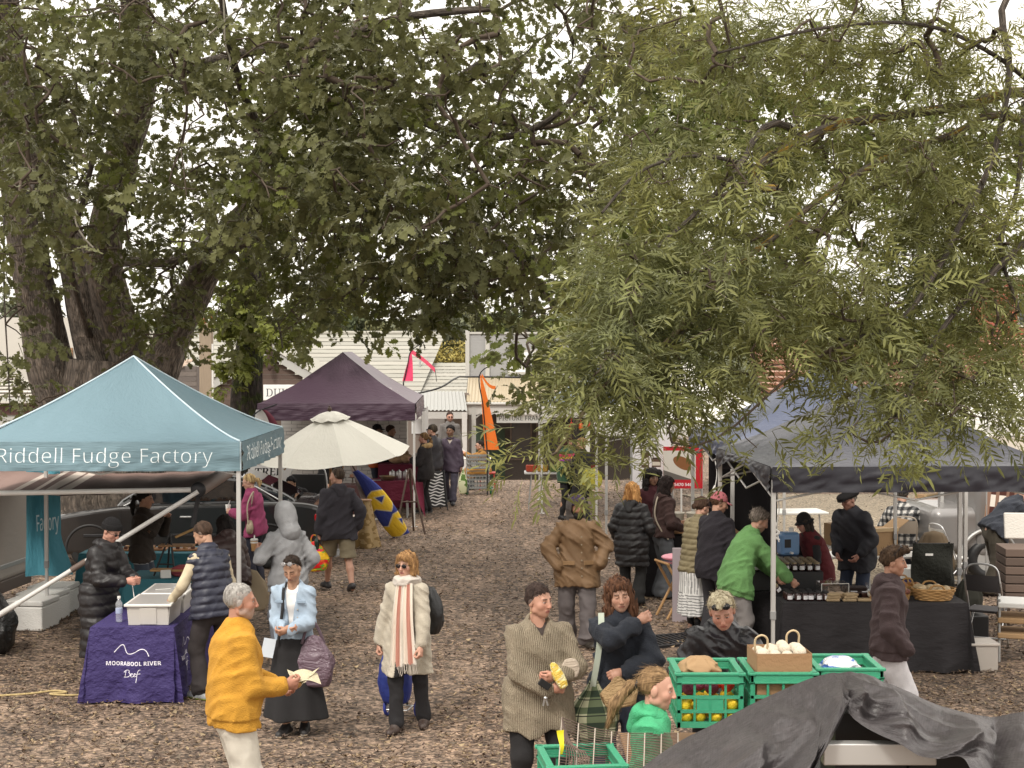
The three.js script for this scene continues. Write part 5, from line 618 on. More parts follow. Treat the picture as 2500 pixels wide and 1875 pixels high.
const P26=person({label:'grey haired man in bright green fleece reaching for jars',at:GP(1796,17.0),face:1.85,H:1.78,w:1.1,fat:0.015,lean:0.3,hunch:0.05,head:[-0.1,0.45,0],rh:[-0.28,0.86,0.6],lh:[0.12,0.88,0.58],rc:0.9,skin:[0.4,0.22,0.15],hair:{style:'messy',c:[0.09,0.07,0.055],t:0.012,col2:[0.24,0.2,0.17]},beard:[0.2,0.15,0.12],beardK:0.5,top:{c:[0.115,0.25,0.085],kind:'fuzz',hem:-0.16,th:0.034,wr:0.016,name:'fleece',collar:0.03,collarT:0.024,rib:0.04},bottom:{type:'trousers',c:[0.2,0.185,0.18],r:0.092,rk:0.08,ra:0.08,wr:0.018},shoes:[0.14,0.05,0.03],q:0.012});
const P27=person({label:'short haired blonde woman in glossy black jacket with sunglasses on her head',at:GP(1762,10.5),face:-0.1,H:1.74,w:1.02,lean:0.22,hunch:0.04,head:[0.0,0.42,0.12],rh:[-0.18,1.02,0.32],lh:[0.3,0.98,0.2],skin:[0.5,0.26,0.19],hair:{style:'quiff',c:[0.42,0.33,0.19],col2:[0.82,0.74,0.54],t:0.016,amp:0.005},brow:[0.2,0.13,0.08],top:{c:[0.012,0.011,0.015],kind:'nylon',hem:-0.12,th:0.04,wr:0.02,wf:14,name:'jacket',hood:'down',mat:{roughness:0.34}},bottom:{type:'trousers',c:BLACK},shoes:BLACK,q:0.011,hq:0.0036});
addGlasses(P27,{tilt:-0.55,up:0.06,back:0.038,r:0.026});
const P28=person({label:'curly brown haired woman in navy sweatshirt with hand on shoulder',at:GP(1512,11.3),face:0.02,H:1.72,w:1.02,head:[0.05,0.1,0.1],closed:true,rh:[0.12,1.42,0.16],reh:[-0.8,-0.35,0.45],rhd:[0.7,0.5,0.1],rp:[0,-0.2,-1],rc:0.9,lh:[0.02,1.08,0.26],leh:[0.95,-0.25,-0.1],lhd:[-0.9,-0.15,0.3],lp:[0,-0.4,-0.9],lc:0.8,skin:[0.47,0.27,0.19],hair:{style:'long',c:[0.045,0.022,0.014],len:0.21,amp:0.02,t:0.018,col2:[0.17,0.078,0.042]},brow:[0.03,0.018,0.012],top:{c:[0.02,0.024,0.034],kind:'fuzz',hem:-0.1,th:0.032,wr:0.016,name:'sweatshirt',rib:0.05,collar:0.01},bottom:{type:'trousers',c:[0.055,0.065,0.1],kind:'denim',r:0.09,rk:0.08,ra:0.085},shoes:[0.1,0.1,0.1],q:0.0105,hq:0.0036});
for(const sx of[-1,1])P28.J.onHead('earring',at(new THREE.TorusGeometry(0.016,0.003,6,18),0.078*sx,-0.06,0,0,0.8,0),M.steel);
{const b=thing('kraft_paper_bag','crumpled brown paper bag held by the navy sweatshirt woman','paper bag',wp(P28,-0.04,1.05,0.34),0.05);part('bag',at(sackGeo(0.25,0.23,0.1,{neck:0.35,wr:0.16,seed:21,sq:0.6,flatTop:1}),0,0.02,0,0,0,0.12),std({color:C(0.42,0.28,0.14),roughness:0.75,bumpMap:T.crease,bumpScale:0.012,side:THREE.DoubleSide}),b);}
{const b=thing('shoulder_bag','green checked fabric shoulder bag of the navy sweatshirt woman','bag',wp(P28,-0.2,0.98,0.16),0.2);const pl=std({map:tex(256,256,(u,v)=>{const a=Math.abs((u*3)% 1 - 0.5)<0.2?1:0,c=Math.abs((v*3)% 1 - 0.5)<0.2?1:0,d=Math.abs((u*3 + 0.35)% 1 - 0.5)<0.03||Math.abs((v*3 + 0.35)% 1 - 0.5)<0.03,l=a + c;const r=l===0?[0.66,0.66,0.55]:l===1?[0.36,0.4,0.3]:[0.16,0.21,0.16];return d?[0.12,0.14,0.12]:r;},true,2,1.5),roughness:0.95,bumpMap:T.weave,bumpScale:0.002,side:THREE.DoubleSide});part('bag',at(sackGeo(0.34,0.5,0.16,{neck:0.3,seed:31,wr:0.12}),0,0.04,0),pl,b);part('strap',sheet(2,16,(u,v)=>{const p=new THREE.CatmullRomCurve3([V(-0.02,-0.06,0),V(0.02,0.2,0.02),V(0.05,0.43,0.0),V(0.07,0.5,-0.08)]).getPoint(v);return[p.x +(u - 0.5)*0.045,p.y,p.z + 0.02];}),cloth(C(0.45,0.5,0.42)),b);part('buckle',at(new THREE.TorusGeometry(0.025,0.008,8,20),0.14,-0.28,0.04,0,0.6,0),std({color:C(0.12,0.12,0.1),roughness:0.4}),b);}
const P29=person({label:'smiling woman with cropped dark hair in long oatmeal knitted jumper',at:GP(1312,11),face:0.3,H:1.7,w:1.22,fat:0.02,head:[0.55,0.04,0],rh:[0.0,1.0,0.27],lh:[0.06,1.1,0.27],reh:[-0.8,-0.5,-0.2],leh:[0.8,-0.5,-0.2],rhd:[0.8,0.15,0.4],lhd:[-0.85,-0.1,0.3],rp:[0,0.4,-0.9],lp:[0,0.3,-0.9],rc:0.8,lc:0.8,lf:[0.13,0.05],rf:[-0.14,0.0],skin:[0.5,0.27,0.19],lip:[0.4,0.12,0.1],fw:1.08,hair:{style:'short',c:[0.035,0.022,0.018],t:0.008,amp:0.004,top:2.2,scalp:true},top:{c:[0.32,0.265,0.19],kind:'rib',hem:-0.1,long:-0.26,lr:0.235,th:0.032,wr:0.012,name:'jumper',vneck:0.09,under:[0.06,0.045,0.04],flow:0.04,hemWave:0.03},bottom:{type:'leggings',c:[0.014,0.013,0.014],r:0.092,rk:0.075,ra:0.055,wr:0.008},shoes:BLACK,q:0.0105,hq:0.0036});
for(const sx of[-1,1])P29.J.onHead('earring',join(rod(V(0.08*sx,-0.04,-0.005),V(0.08*sx,-0.075,-0.005),0.002),ball(0.007,0.08*sx,-0.08,-0.005)),std({color:C(0.6,0.45,0.25),metalness:0.6,roughness:0.4}));
{const b=thing('snack_packet','yellow packet and black wallet held by the oatmeal jumper woman','packet',wp(P29,0.0,1.06,0.33),0.2);part('packet',at(sackGeo(0.075,0.2,0.045,{neck:0.9,sq:0.4}),0,0.15,0,-0.2,0,0.45),std({map:tex(64,64,(u,v)=>pf(u,v,6,5)>0.5?[0.85,0.72,0.3]:[0.86,0.82,0.62]),roughness:0.35,bumpMap:T.crease,bumpScale:0.006}),b);part('wallet',rbox(0.09,0.05,0.018,-0.05,0.0,0.0,0.004,0,0,-0.6),M.blackpl,b);part('keys',join(ball(0.014,-0.05,-0.09,0.03),box(0.012,0.05,0.004,-0.04,-0.12,0.03,0,0,0.3),box(0.012,0.05,0.004,-0.062,-0.12,0.03,0,0,-0.2)),M.steel,b);}
solo('paper_packet','small pale paper packet tucked under the oatmeal jumper woman\'s arm','paper packet',sackGeo(0.13,0.14,0.03,{sq:0.35,neck:0.95,wr:0.06}),std({color:C(0.56,0.47,0.38),roughness:0.85,bumpMap:T.crease,bumpScale:0.006}),wp(P29,0.17,1.22,0.25),0.3);
const P30=person({label:'girl in bright green hoodie with long ponytail beside the crates',at:GP(1588,7.7),face:1.35,H:1.34,w:0.92,sw:0.9,hs:1.13,head:[0.05,0.14,0],skin:[0.54,0.3,0.215],lh:[0.14,0.95,0.2],rh:[-0.16,0.9,0.16],hair:{style:'ponytail',pulled:true,c:[0.15,0.085,0.042],col2:[0.36,0.23,0.115],t:0.008,amp:0.001,len:0.3,by:0.02,fwd:-0.1},top:{c:[0.06,0.36,0.17],kind:'fuzz',hem:-0.16,th:0.03,wr:0.014,name:'hoodie',hood:'down'},bottom:{type:'trousers',c:[0.05,0.06,0.09],kind:'denim'},shoes:[0.4,0.4,0.4],q:0.011,hq:0.0036});
P30.J.onHead('hair_tie',at(new THREE.TorusGeometry(0.022,0.011,8,18),0,0.008,-0.118,0.3,0,0),M.blackpl);
P30.J.garment('shirt_collar',(()=>{const J=P30.J,ps=[];for(let i=0;i<8;i++){const f=(a)=>J.neck.clone().add(V(Math.sin(a)*0.064,0.03,Math.cos(a)*0.064));ps.push(cone(f(i*0.7854),f((i + 1)*0.7854),0.013,0.013,{k:0.01}));}P30.cp=ps;return ps;})(),0.009,(x,y,z)=>ev(P30.cp,x,y,z),'weave',[0.7,0.5,0.02]);
const P31=person({label:'teenage boy in charcoal brown hoodie and white track pants walking right',at:GP(2172,13.3),face:1.35,H:1.78,w:1.02,head:[0.0,0.06,0],rh:[-0.2,0.9,0.16],lh:[0.2,0.92,0.14],noL:true,noR:true,lf:[0.08,-0.24,0.03],rf:[-0.08,0.24],toe:[1,0],skin:[0.4,0.21,0.14],hair:{style:'quiff',c:[0.035,0.02,0.013],t:0.012,col2:[0.1,0.06,0.035]},top:{c:[0.062,0.042,0.044],kind:'fuzz',hem:-0.11,th:0.036,wr:0.016,name:'hoodie',hood:'down',rib:0.06},bottom:{type:'trousers',c:[0.6,0.58,0.6],kind:'fuzz',r:0.095,rk:0.085,ra:0.085,wr:0.026},shoes:[0.5,0.5,0.5],q:0.0115,hq:0.004});
addGlasses(P31,{tilt:-0.95,up:0.06,back:0.0,r:0.02,name:'sunglasses'});
const P32=person({label:'stall keeper in dark red vest and black hat behind the jars',at:GP(2004,18.6),face:-1.15,H:1.56,w:1.1,fat:0.02,lean:0.28,hunch:0.05,head:[-0.1,0.3,0],lh:[0.1,0.85,0.3],rh:[-0.12,0.85,0.32],skin:SK.pink,hat:{kind:'brim',c:BLACK},hair:{style:'bob',c:[0.04,0.03,0.025],t:0.01},top:{c:[0.11,0.014,0.018],kind:'weave',hem:-0.16,th:0.036,noSleeve:true,name:'vest',under:[0.02,0.018,0.02],underSleeve:true,collar:0.02,collarT:0.03,cc:[0.02,0.018,0.02]},bottom:{type:'trousers',c:BLACK},shoes:BLACK,q:0.014});
addGlasses(P32,{name:'glasses',r:0.021},std({color:C(0.12,0.1,0.09),roughness:0.15}));
const P33=person({label:'tall man in black coat and flat cap behind the jam stall',at:GP(2096,19.6),face:-0.75,H:1.75,w:1.18,fat:0.02,lean:0.22,hunch:0.05,head:[-0.35,0.25,0],lh:[0.16,0.9,0.22],rh:[-0.14,0.9,0.25],skin:[0.36,0.19,0.14],hat:{kind:'flat',c:BLACK},hair:{style:'short',c:[0.15,0.13,0.11],t:0.006},top:{c:[0.016,0.016,0.022],kind:'wax',hem:-0.22,th:0.045,name:'coat',collar:0.02,collarT:0.026},bottom:{type:'trousers',c:[0.03,0.04,0.07],kind:'denim'},shoes:BLACK,q:0.014});
const plaid=(x,y,z)=>{const a=((x + z*0.7 + 5)% 0.09)/ 0.09<0.5,b=((y + 5)% 0.1)/ 0.1<0.5;return a&&b?[0.012,0.012,0.014]:a||b?[0.1,0.1,0.1]:[0.55,0.53,0.5];};
const P34=person({label:'seated man in black and white checked shirt seen from behind',at:GP(2206,23.6),face:3.0,H:1.78,w:1.12,hip:[0,0.53,0],lean:0.1,head:[0,0.3,0],lh:[0.2,0.75,0.4],rh:[-0.2,0.75,0.4],lf:[0.14,0.42],rf:[-0.14,0.42],skin:SK.fair,hair:{style:'short',c:[0.06,0.05,0.04]},hat:{kind:'beanie',c:BLACK},top:{kind:'weave',hem:-0.08,th:0.034,name:'shirt',color:plaid},bottom:{type:'trousers',c:[0.03,0.035,0.05]},shoes:BLACK,q:0.013});
const P35=person({label:'man in navy top bending into the grey van at the right',at:GP(2428,21.8),face:1.75,H:1.78,w:1.1,lean:0.75,head:[0,0.2,0],lh:[0.15,0.9,0.75],rh:[-0.2,0.85,0.75],lf:[0.12,0.1],rf:[-0.12,-0.12],skin:SK.fair,hair:{style:'short',c:[0.05,0.04,0.03]},top:{c:[0.03,0.034,0.045],kind:'fuzz',hem:-0.06,th:0.03,name:'jumper',wr:0.02},bottom:{type:'trousers',c:[0.05,0.042,0.03],r:0.1,rk:0.09,ra:0.09,wr:0.022},shoes:BLACK,q:0.016});
const P36=person({label:'stall keeper in black crouching among crates under the cream umbrella',at:GP(742,27.6),face:-0.6,H:1.7,hip:[0,0.62,-0.1],lean:0.7,head:[0.2,0.3,0],lf:[0.14,0.1],rf:[-0.14,0.1],lh:[0.15,0.5,0.5],rh:[-0.15,0.5,0.5],skin:SK.tan,hair:{style:'short',c:BLACK},top:{c:BLACK,kind:'fuzz',hem:-0.12,th:0.035,name:'jacket'},bottom:{type:'trousers',c:BLACK},shoes:BLACK,q:0.022});
const P37=person({label:'dark clothed stall keeper standing with head hidden by the cream umbrella',at:GP(806,29),face:0.3,H:1.76,head:[0,0.2,0],lh:[0.1,0.95,0.3],rh:[-0.12,0.95,0.3],skin:SK.tan,hair:{style:'short',c:BLACK},top:{c:BLACK,kind:'fuzz',hem:-0.12,th:0.03,name:'jumper'},bottom:{type:'trousers',c:[0.02,0.02,0.03]},shoes:BLACK,q:0.024});
// ---------------------------------------------------------------- buildings along the street
const boardM=(c)=>std({color:c,roughness:0.8,bumpMap:T.fuzz,bumpScale:0.004});
const ironM=(c)=>std({color:c,roughness:0.45,metalness:0.25,bumpMap:T.fuzz,bumpScale:0.002});
const corrugated=(a,b,c,d,n)=>sheet(n*8,2,(u,v)=>{const p=a.clone().lerp(b,u).lerp(d.clone().lerp(c,u),v);return[p.x,p.y + 0.018*Math.sin(u*n*6.2832),p.z];});
function boards(parent,mat,y0,y1,z,pitch,outline){const mats=Array.isArray(mat)?mat:[mat];let i=0;for(let y=y0;y<y1 - 0.02;y +=pitch,i++){const[a,b]=outline(Math.min(y + pitch*0.9,y1));if(b - a<0.1)continue;part('board',box(b - a,pitch*0.98,0.025,(a + b)/ 2,y + pitch / 2,z,-0.09,0,0),mats[i % mats.length],parent);}}
const winGlass=phys({color:C(0.03,0.035,0.04),roughness:0.08,clearcoat:1});
const shingle=(()=>{const mk=(s)=>std({color:C(...s),roughness:0.95,bumpMap:T.fuzz,bumpScale:0.004});return[mk([0.31,0.3,0.26]),mk([0.34,0.325,0.285]),mk([0.29,0.28,0.245]),mk([0.32,0.305,0.265])];})();
function courses(parent,a,b,c,d,n){for(let i=0;i<n;i++){const t0=i / n,t1=(i + 1.12)/ n,p=(u,t)=>a.clone().lerp(b,u).lerp(d.clone().lerp(c,u),t);const g=sheet(40,2,(u,v)=>{const q=p(u,mixn(t0,Math.min(t1,1.01),v));return[q.x,q.y +(v>0.6?0.014:0)+ 0.012*(vn(u*60,i,1)- 0.5),q.z +(v===1?0.01:0)];});part('shingle_course',g,shingle[(i*7)% 4],parent);}}
{
const b=thing('long_shop_building','long building with a pale weathered shingle roof behind the purple gazebo','building',V(0,0,0));
const D1=55,D2=61,xl=PX(330,D1),xm=PX(1015,D1),xr=PX(1145,D1),ey=P(0,985,D1).y,ry=P(0,815,D2).y,ry2=P(0,886,D2 - 2).y;
courses(b,V(xl - 1,ry,-D2),V(xm + 0.8,ry,-D2),V(xm,ey,-D1),V(xl,ey,-D1),17);
courses(b,V(xm + 0.2,ry2,-D2 + 2),V(xr + 0.5,ry2,-D2 + 2),V(xr,ey - 0.02,-D1),V(xm,ey - 0.02,-D1),12);
part('wall',box(xr - xl,ey + 1.5,0.2,(xl + xr)/ 2,(ey - 1.5)/ 2,-D1 - 0.5),boardM(C(0.3,0.28,0.25)),b);
part('ridge_cap',rod(V(xl - 1,ry + 0.03,-D2),V(xm + 0.8,ry + 0.03,-D2),0.09),shingle[1],b);
part('rear_slope',sheet(2,2,(u,v)=>[mixn(xl - 1,xm,u),mixn(ry,ey,v)- 0.1,-D2 - v*6]),shingle[2],b);
const q=PX(1013,D1);part('chimney_pipe',rod(V(q,ey,-D1 - 3),V(q,ry + 0.9,-D1 - 3),0.04),M.dullsteel,b);
}
{
const D=49,b=thing('gabled_shop','dark brown gabled shop with white barge boards and a tall finial','building',V(0,0,0)),x=(p)=>PX(p,D),y=(p)=>P(0,p,D).y,ax=x(662),ay=y(866),el=x(468),er=x(835),ey=y(973),g0=gy(D);
const brown=[boardM(C(0.1,0.066,0.052)),boardM(C(0.115,0.076,0.06)),boardM(C(0.088,0.058,0.046))];
boards(b,brown,g0,ay - 0.1,-D,0.16,(yy)=>{if(yy<=ey)return[el + 0.25,er - 0.25];const t=(yy - ey)/(ay - ey);return[mixn(el + 0.1,ax,t),mixn(er - 0.1,ax,t)];});
const wp1=std({color:C(0.42,0.42,0.4),roughness:0.6});
for(const[ex,s]of[[el,-1],[er,1]]){const L=Math.hypot(ax - ex,ay - ey)+ 0.35,an=Math.atan2(ay - ey,(ax - ex));const bb=part('barge_board',box(L,0.26,0.06,(ax + ex)/ 2,(ay + ey)/ 2 + 0.08,0.16 - D,0,0,s<0?an:an - Math.PI),wp1,b);part('roof_slope',sheet(1,8,(u,v)=>{const t=v;return[mixn(ax,ex,t)+(s*0.25)*t,mixn(ay,ey,t)+ 0.24 - 0.1*t,0.25 - D - u*6];}),shingle[1],b);}
const fin=part('finial',lathe([[0,-0.55],[0.05,-0.5],[0.1,-0.4],[0.06,-0.32],[0.09,-0.25],[0.1,0.1],[0.12,0.14],[0.08,0.2],[0.085,0.6],[0.05,1.0],[0.06,1.03],[0.035,1.06],[0.03,1.1],[0,1.12]],12),boardM(C(0.06,0.035,0.03)),b);fin.position.set(ax,ay + 0.02,-D + 0.3);
const sign=part('shop_sign',rbox(1.5,0.5,0.05,0,0,0,0.01),std({color:C(0.74,0.74,0.72),roughness:0.5}),b);sign.position.set(x(645)+ 0.75,y(958),-D + 0.18);
part('lettering',box(1.48,0.46,0.006),std({map:canvasTex(512,160,(g,w,h)=>{g.fillStyle='#e4e4e1';g.fillRect(0,0,w,h);g.fillStyle='#3c4248';g.font='118px serif';g.fillText('DUKE',22,122);}),roughness:0.6}),sign).position.set(0,0,0.029);
}
{
const D=52,b=thing('parapet_shop','grey parapet shop with a cream corrugated verandah and hanging sign','building',V(0,0,0)),x=(p)=>PX(p,D),y=(p)=>P(0,p,D).y,g0=gy(D),grey=boardM(C(0.3,0.3,0.3)),white=std({color:C(0.46,0.45,0.42),roughness:0.6}),dark=boardM(C(0.09,0.075,0.065));
const xl=x(1141),xr=x(1620);
part('parapet',box(xr - xl,y(815)- y(925),0.25,(xl + xr)/ 2,(y(815)+ y(925))/ 2,-D - 1.2),grey,b);part('parapet_cap',box(xr - xl + 0.1,0.07,0.34,(xl + xr)/ 2,y(815)+ 0.04,-D - 1.2),white,b);
for(const px of[1139,1189])part('pilaster',box(0.14,y(805)- y(925),0.3,x(px),(y(805)+ y(925))/ 2,-D - 1.15),white,b);
const win=part('upper_window',box(1.4,0.85,0.06,x(1290),y(885),-D - 1.05),white,b);part('pane',box(1.24,0.7,0.02,x(1290),y(885),-D - 1.01),std({color:C(0.75,0.76,0.76),roughness:0.3}),win);
part('verandah_roof',corrugated(V(xl,y(922),-D - 1.0),V(xr,y(922),-D - 1.0),V(xr,y(978),-D + 1.4),V(xl,y(978),-D + 1.4),60),ironM(C(0.44,0.37,0.26)),b);part('gutter',rod(V(xl - 0.05,y(982),-D + 1.45),V(xr,y(982),-D + 1.45),0.05),white,b);
part('roof_side',sheet(2,2,(u,v)=>[xl - 0.02,mixn(y(922),y(978),u)- v*0.35,mixn(-D - 1,-D + 1.4,u)]),white,b);
const fas=part('scalloped_fascia',sheet(200,2,(u,v)=>[mixn(xl,xr,u),y(986)- v*(0.26 + 0.05*Math.abs(Math.sin(u*90))),-D + 1.4]),white,b);fas.material=std({color:C(0.5,0.48,0.45),roughness:0.7,side:THREE.DoubleSide});
for(const px of[1159,1430]){part('verandah_post',box(0.14,y(986)- g0,0.14,x(px),(y(986)+ g0)/ 2,-D + 1.35),white,b);part('post_bracket',rod(V(x(px)+ 0.06,y(1016),-D + 1.35),V(x(px)+ 0.5,y(990),-D + 1.35),0.03),white,b);}
part('shop_front',box(xr - xl,y(985)- g0,0.15,(xl + xr)/ 2,(y(985)+ g0)/ 2,-D - 1.25),dark,b);
for(const[a,c]of[[1245,1300],[1310,1368],[1380,1440]]){const w=part('shop_window',box(x(c)- x(a),1.5,0.05,(x(a)+ x(c))/ 2,y(1075),-D - 1.14),boardM(C(0.2,0.16,0.13)),b);part('pane',box(x(c)- x(a)- 0.12,1.38,0.02,(x(a)+ x(c))/ 2,y(1075),-D - 1.105),winGlass,w);}
part('door',box(1.0,2.1,0.06,x(1196),g0 + 1.05,-D - 1.14),boardM(C(0.05,0.08,0.05)),b);
const s=part('hanging_sign',rbox(1.75,0.33,0.05,0,0,0,0.01),white,b);s.position.set(x(1213)+ 0.87,y(1017),-D + 1.1);part('lettering',box(1.73,0.31,0.006),std({map:canvasTex(640,116,(g,w,h)=>{g.fillStyle='#eef1ee';g.fillRect(0,0,w,h);g.fillStyle='#4a5154';g.font='78px sans-serif';g.fillText('PICTURE FRAM',22,86);}),roughness:0.6}),s).position.set(0,0,0.029);
part('chain',join(rod(V(x(1230),y(1000),-D + 1.1),V(x(1230),y(988),-D + 1.1),0.012),rod(V(x(1305),y(1000),-D + 1.1),V(x(1305),y(988),-D + 1.1),0.012)),M.darkmetal,b);
}
{
const D=50,b=thing('small_shop','small shop with grey corrugated awning between the purple gazebo and grey shop','building',V(0,0,0)),x=(p)=>PX(p,D),y=(p)=>P(0,p,D).y,g0=gy(D),xl=x(990),xr=x(1142);
part('awning_roof',corrugated(V(xl,y(958),-D - 1.2),V(x(1130),y(958),-D - 1.2),V(xr,y(1000),-D + 0.6),V(xl,y(1000),-D + 0.6),16),ironM(C(0.34,0.34,0.32)),b);part('fascia',box(xr - xl,0.22,0.05,(xl + xr)/ 2,y(1012),-D + 0.55),std({color:C(0.42,0.41,0.39),roughness:0.6}),b);
part('wall',box(xr - xl,y(962)- g0,0.15,(xl + xr)/ 2,(y(962)+ g0)/ 2,-D - 1.3),boardM(C(0.22,0.18,0.155)),b);part('window_sign',box(1.1,0.5,0.03,x(1040),y(1045),-D - 1.2),std({color:C(0.7,0.71,0.72),roughness:0.5}),b);part('post',box(0.16,y(1005)- g0,0.16,x(1135),(y(1005)+ g0)/ 2,-D + 0.5),std({color:C(0.5,0.48,0.46),roughness:0.7}),b);part('door',box(0.9,2.0,0.05,x(1100),g0 + 1,-D - 1.2),boardM(C(0.07,0.05,0.045)),b);
}
{
const D=41,b=thing('white_cottage','white rendered cottage with grey iron roof at the far left','building',V(0,0,0)),x=(p)=>PX(p,D),y=(p)=>P(0,p,D).y,g0=gy(D),cream=std({color:C(0.5,0.475,0.43),roughness:0.85,bumpMap:T.fuzz,bumpScale:0.004});
part('wall',box(6,5,0.3,x(150)- 3,y(770)- 2.5,-D - 3),cream,b);boards(b,[boardM(C(0.4,0.4,0.37)),boardM(C(0.44,0.43,0.4))],g0,y(985),-D,0.2,()=>[x(150)- 6,x(150)]);
for(let i=0;i<7;i++)part('roof_board',box(6.2,0.05,0.36,x(150)- 3,y(985 - i*8),-D + 0.1 - i*0.32,-0.25,0,0),[cream,boardM(C(0.62,0.6,0.56))][i % 2],b);
const w=part('window',box(0.7,1.0,0.08,x(72),y(895),-D - 2.8),boardM(C(0.3,0.17,0.09)),b);part('pane',box(0.56,0.86,0.03,x(72),y(895),-D - 2.755),winGlass,w);part('window_sill',box(0.9,0.1,0.2,x(72),y(918),-D - 2.75),cream,w);part('dark_opening',box(1.6,0.28,0.04,x(68),y(1000),-D + 0.03),boardM(C(0.1,0.05,0.045)),b);
}
{
const D=43,b=thing('timber_shed','low grey timber shed with rusty roof between oak and wooden pole','shed',V(0,0,0)),x=(p)=>PX(p,D),y=(p)=>P(0,p,D).y;boards(b,[boardM(C(0.12,0.1,0.09)),boardM(C(0.15,0.125,0.11))],gy(D),y(895),-D,0.14,()=>[x(400),x(480)]);part('roof',corrugated(V(x(405),y(878),-D - 1.2),V(x(455),y(878),-D - 1.2),V(x(450),y(895),-D + 0.1),V(x(400),y(895),-D + 0.1),5),ironM(C(0.4,0.28,0.2)),b);part('side_wall',box(0.1,y(895)- gy(D),1.6,x(480),(y(895)+ gy(D))/ 2,-D - 0.8),boardM(C(0.13,0.11,0.1)),b);
}
{
const D=62,b=thing('brick_building','red brick building high behind the ash at the right edge','building',V(0,0,0)),x=(p)=>PX(p,D),y=(p)=>P(0,p,D).y,bm=tex(512,512,(u,v)=>{const r=Math.floor(v*32),o=(r % 2)*0.5,c=Math.floor(u*12 + o),fu=(u*12 + o)% 1,fv=(v*32)% 1;if(fu<0.05||fv<0.14)return[0.62,0.5,0.44];const k=0.85 + 0.3*hsh(c,r,3);return[0.66*k,0.32*k,0.24*k];});
part('wall',metricUV(box(6,y(690)- gy(D),4,x(2405)+ 3,(y(690)+ gy(D))/ 2,-D),0.36),std({map:bm,roughness:0.9}),b);part('coping',box(6.2,0.15,4.2,x(2405)+ 3,y(690)+ 0.07,-D),boardM(C(0.4,0.3,0.25)),b);const w=part('window',box(0.9,1.3,0.08,x(2470),y(760),-D + 2.02),std({color:C(0.6,0.58,0.55),roughness:0.5}),b);part('pane',box(0.76,1.14,0.03,x(2470),y(760),-D + 2.065),winGlass,w);
const r=thing('tiled_roof_building','low building with salmon pink roof seen through the ash leaves','building',V(0,0,0)),E=48,xx=(p)=>PX(p,E),yy=(p)=>P(0,p,E).y,pk=std({color:C(0.6,0.4,0.32),roughness:0.85,bumpMap:T.fuzz,bumpScale:0.01});
for(let i=0;i<12;i++)part('tile_course',box(11,0.04,0.5,xx(2300),yy(985 - i*14),-E - i*0.4,-0.35,0,0),pk,r);part('wall',box(10.6,yy(990)- gy(E),0.2,xx(2300),(yy(990)+ gy(E))/ 2,-E - 0.3),boardM(C(0.6,0.55,0.48)),r);
}
{
const p=thing('utility_pole','weathered square wooden pole with small red fittings on top','pole',GP(504,38)),y=P(0,790,38).y,g=gy(38);part('post',rbox(0.3,y - g,0.28,0,(y - g)/ 2,0,0.02),std({color:C(0.34,0.27,0.2),roughness:0.95,bumpMap:barkBump,bumpScale:0.01}),p);part('conduit',rod(V(0.17,0,0.1),V(0.17,y - g - 0.5,0.1),0.03),M.whitepaint,p);part('insulator',join(ball(0.08,-0.05,y - g + 0.06,0.1),ball(0.06,0.12,y - g + 0.16,0.1),rod(V(0.12,y - g,0.1),V(0.12,y - g + 0.2,0.1),0.02)),std({color:C(0.4,0.08,0.05),roughness:0.4}),p);
const mkFlag=(name,label,col,base,tip,w,mD)=>{const f=thing(name,label,'flag',V(0,0,0));const b=base,t=tip;part('pole',tube([b,b.clone().lerp(t,0.6),t,t.clone().add(V(0.35,0.25,0))],0.016,24,6),M.darkmetal,f);part('pennant',sheet(8,40,(u,v)=>{const c=t.clone().lerp(b,v*0.94),ww=w*Math.pow(v,0.75);return[c.x +(u - 0.15)*ww,c.y,c.z + 0.02*Math.sin(u*4 + v*5)*v];}),std({color:col,roughness:0.75,side:THREE.DoubleSide,bumpMap:T.weave,bumpScale:0.001}),f);return f;};
const o=mkFlag('orange_flag','tall orange pennant flag before the grey parapet shop',C(0.72,0.16,0.015),P(1190,1110,36.5),P(1172,912,36.5),0.34);part('tail',sheet(4,16,(u,v)=>{const p=P(1176 + v*34,915 + v*30 + 10*Math.sin(v*3),36.5);return[p.x,p.y +(u - 0.5)*0.08,p.z];}),std({color:C(0.72,0.16,0.015),roughness:0.75,side:THREE.DoubleSide}),o);
part('pole_foot',rod(GP(1190,36.5),P(1190,1110,36.5),0.02),M.darkmetal,o);
const k=mkFlag('pink_flag','bright pink pennant flag sticking up behind the purple gazebo',C(0.7,0.05,0.14),P(985,935,40),P(1003,858,40),0.28);part('tail',sheet(4,20,(u,v)=>{const p=P(1004 + v*58,858 + 34*v + 12*v*v,40);return[p.x,p.y +(u - 0.5)*0.12,p.z];}),std({color:C(0.7,0.08,0.15),roughness:0.75,side:THREE.DoubleSide}),k);part('pole_foot',rod(GP(985,40),P(985,935,40),0.02),M.darkmetal,k);part('tip_string',tube([P(1062,902,40),P(1064,915,40),P(1066,932,40)],0.008,8,4),M.darkmetal,k);
tag(part(numbered('power_cable'),tube([P(1000,965,46),P(1070,948,46),P(1110,925,47),P(1150,920,50),P(1300,922,50.5)],0.03,40,6),M.blackpl,scene),'black power cable looping to the grey parapet shop','cable');
}
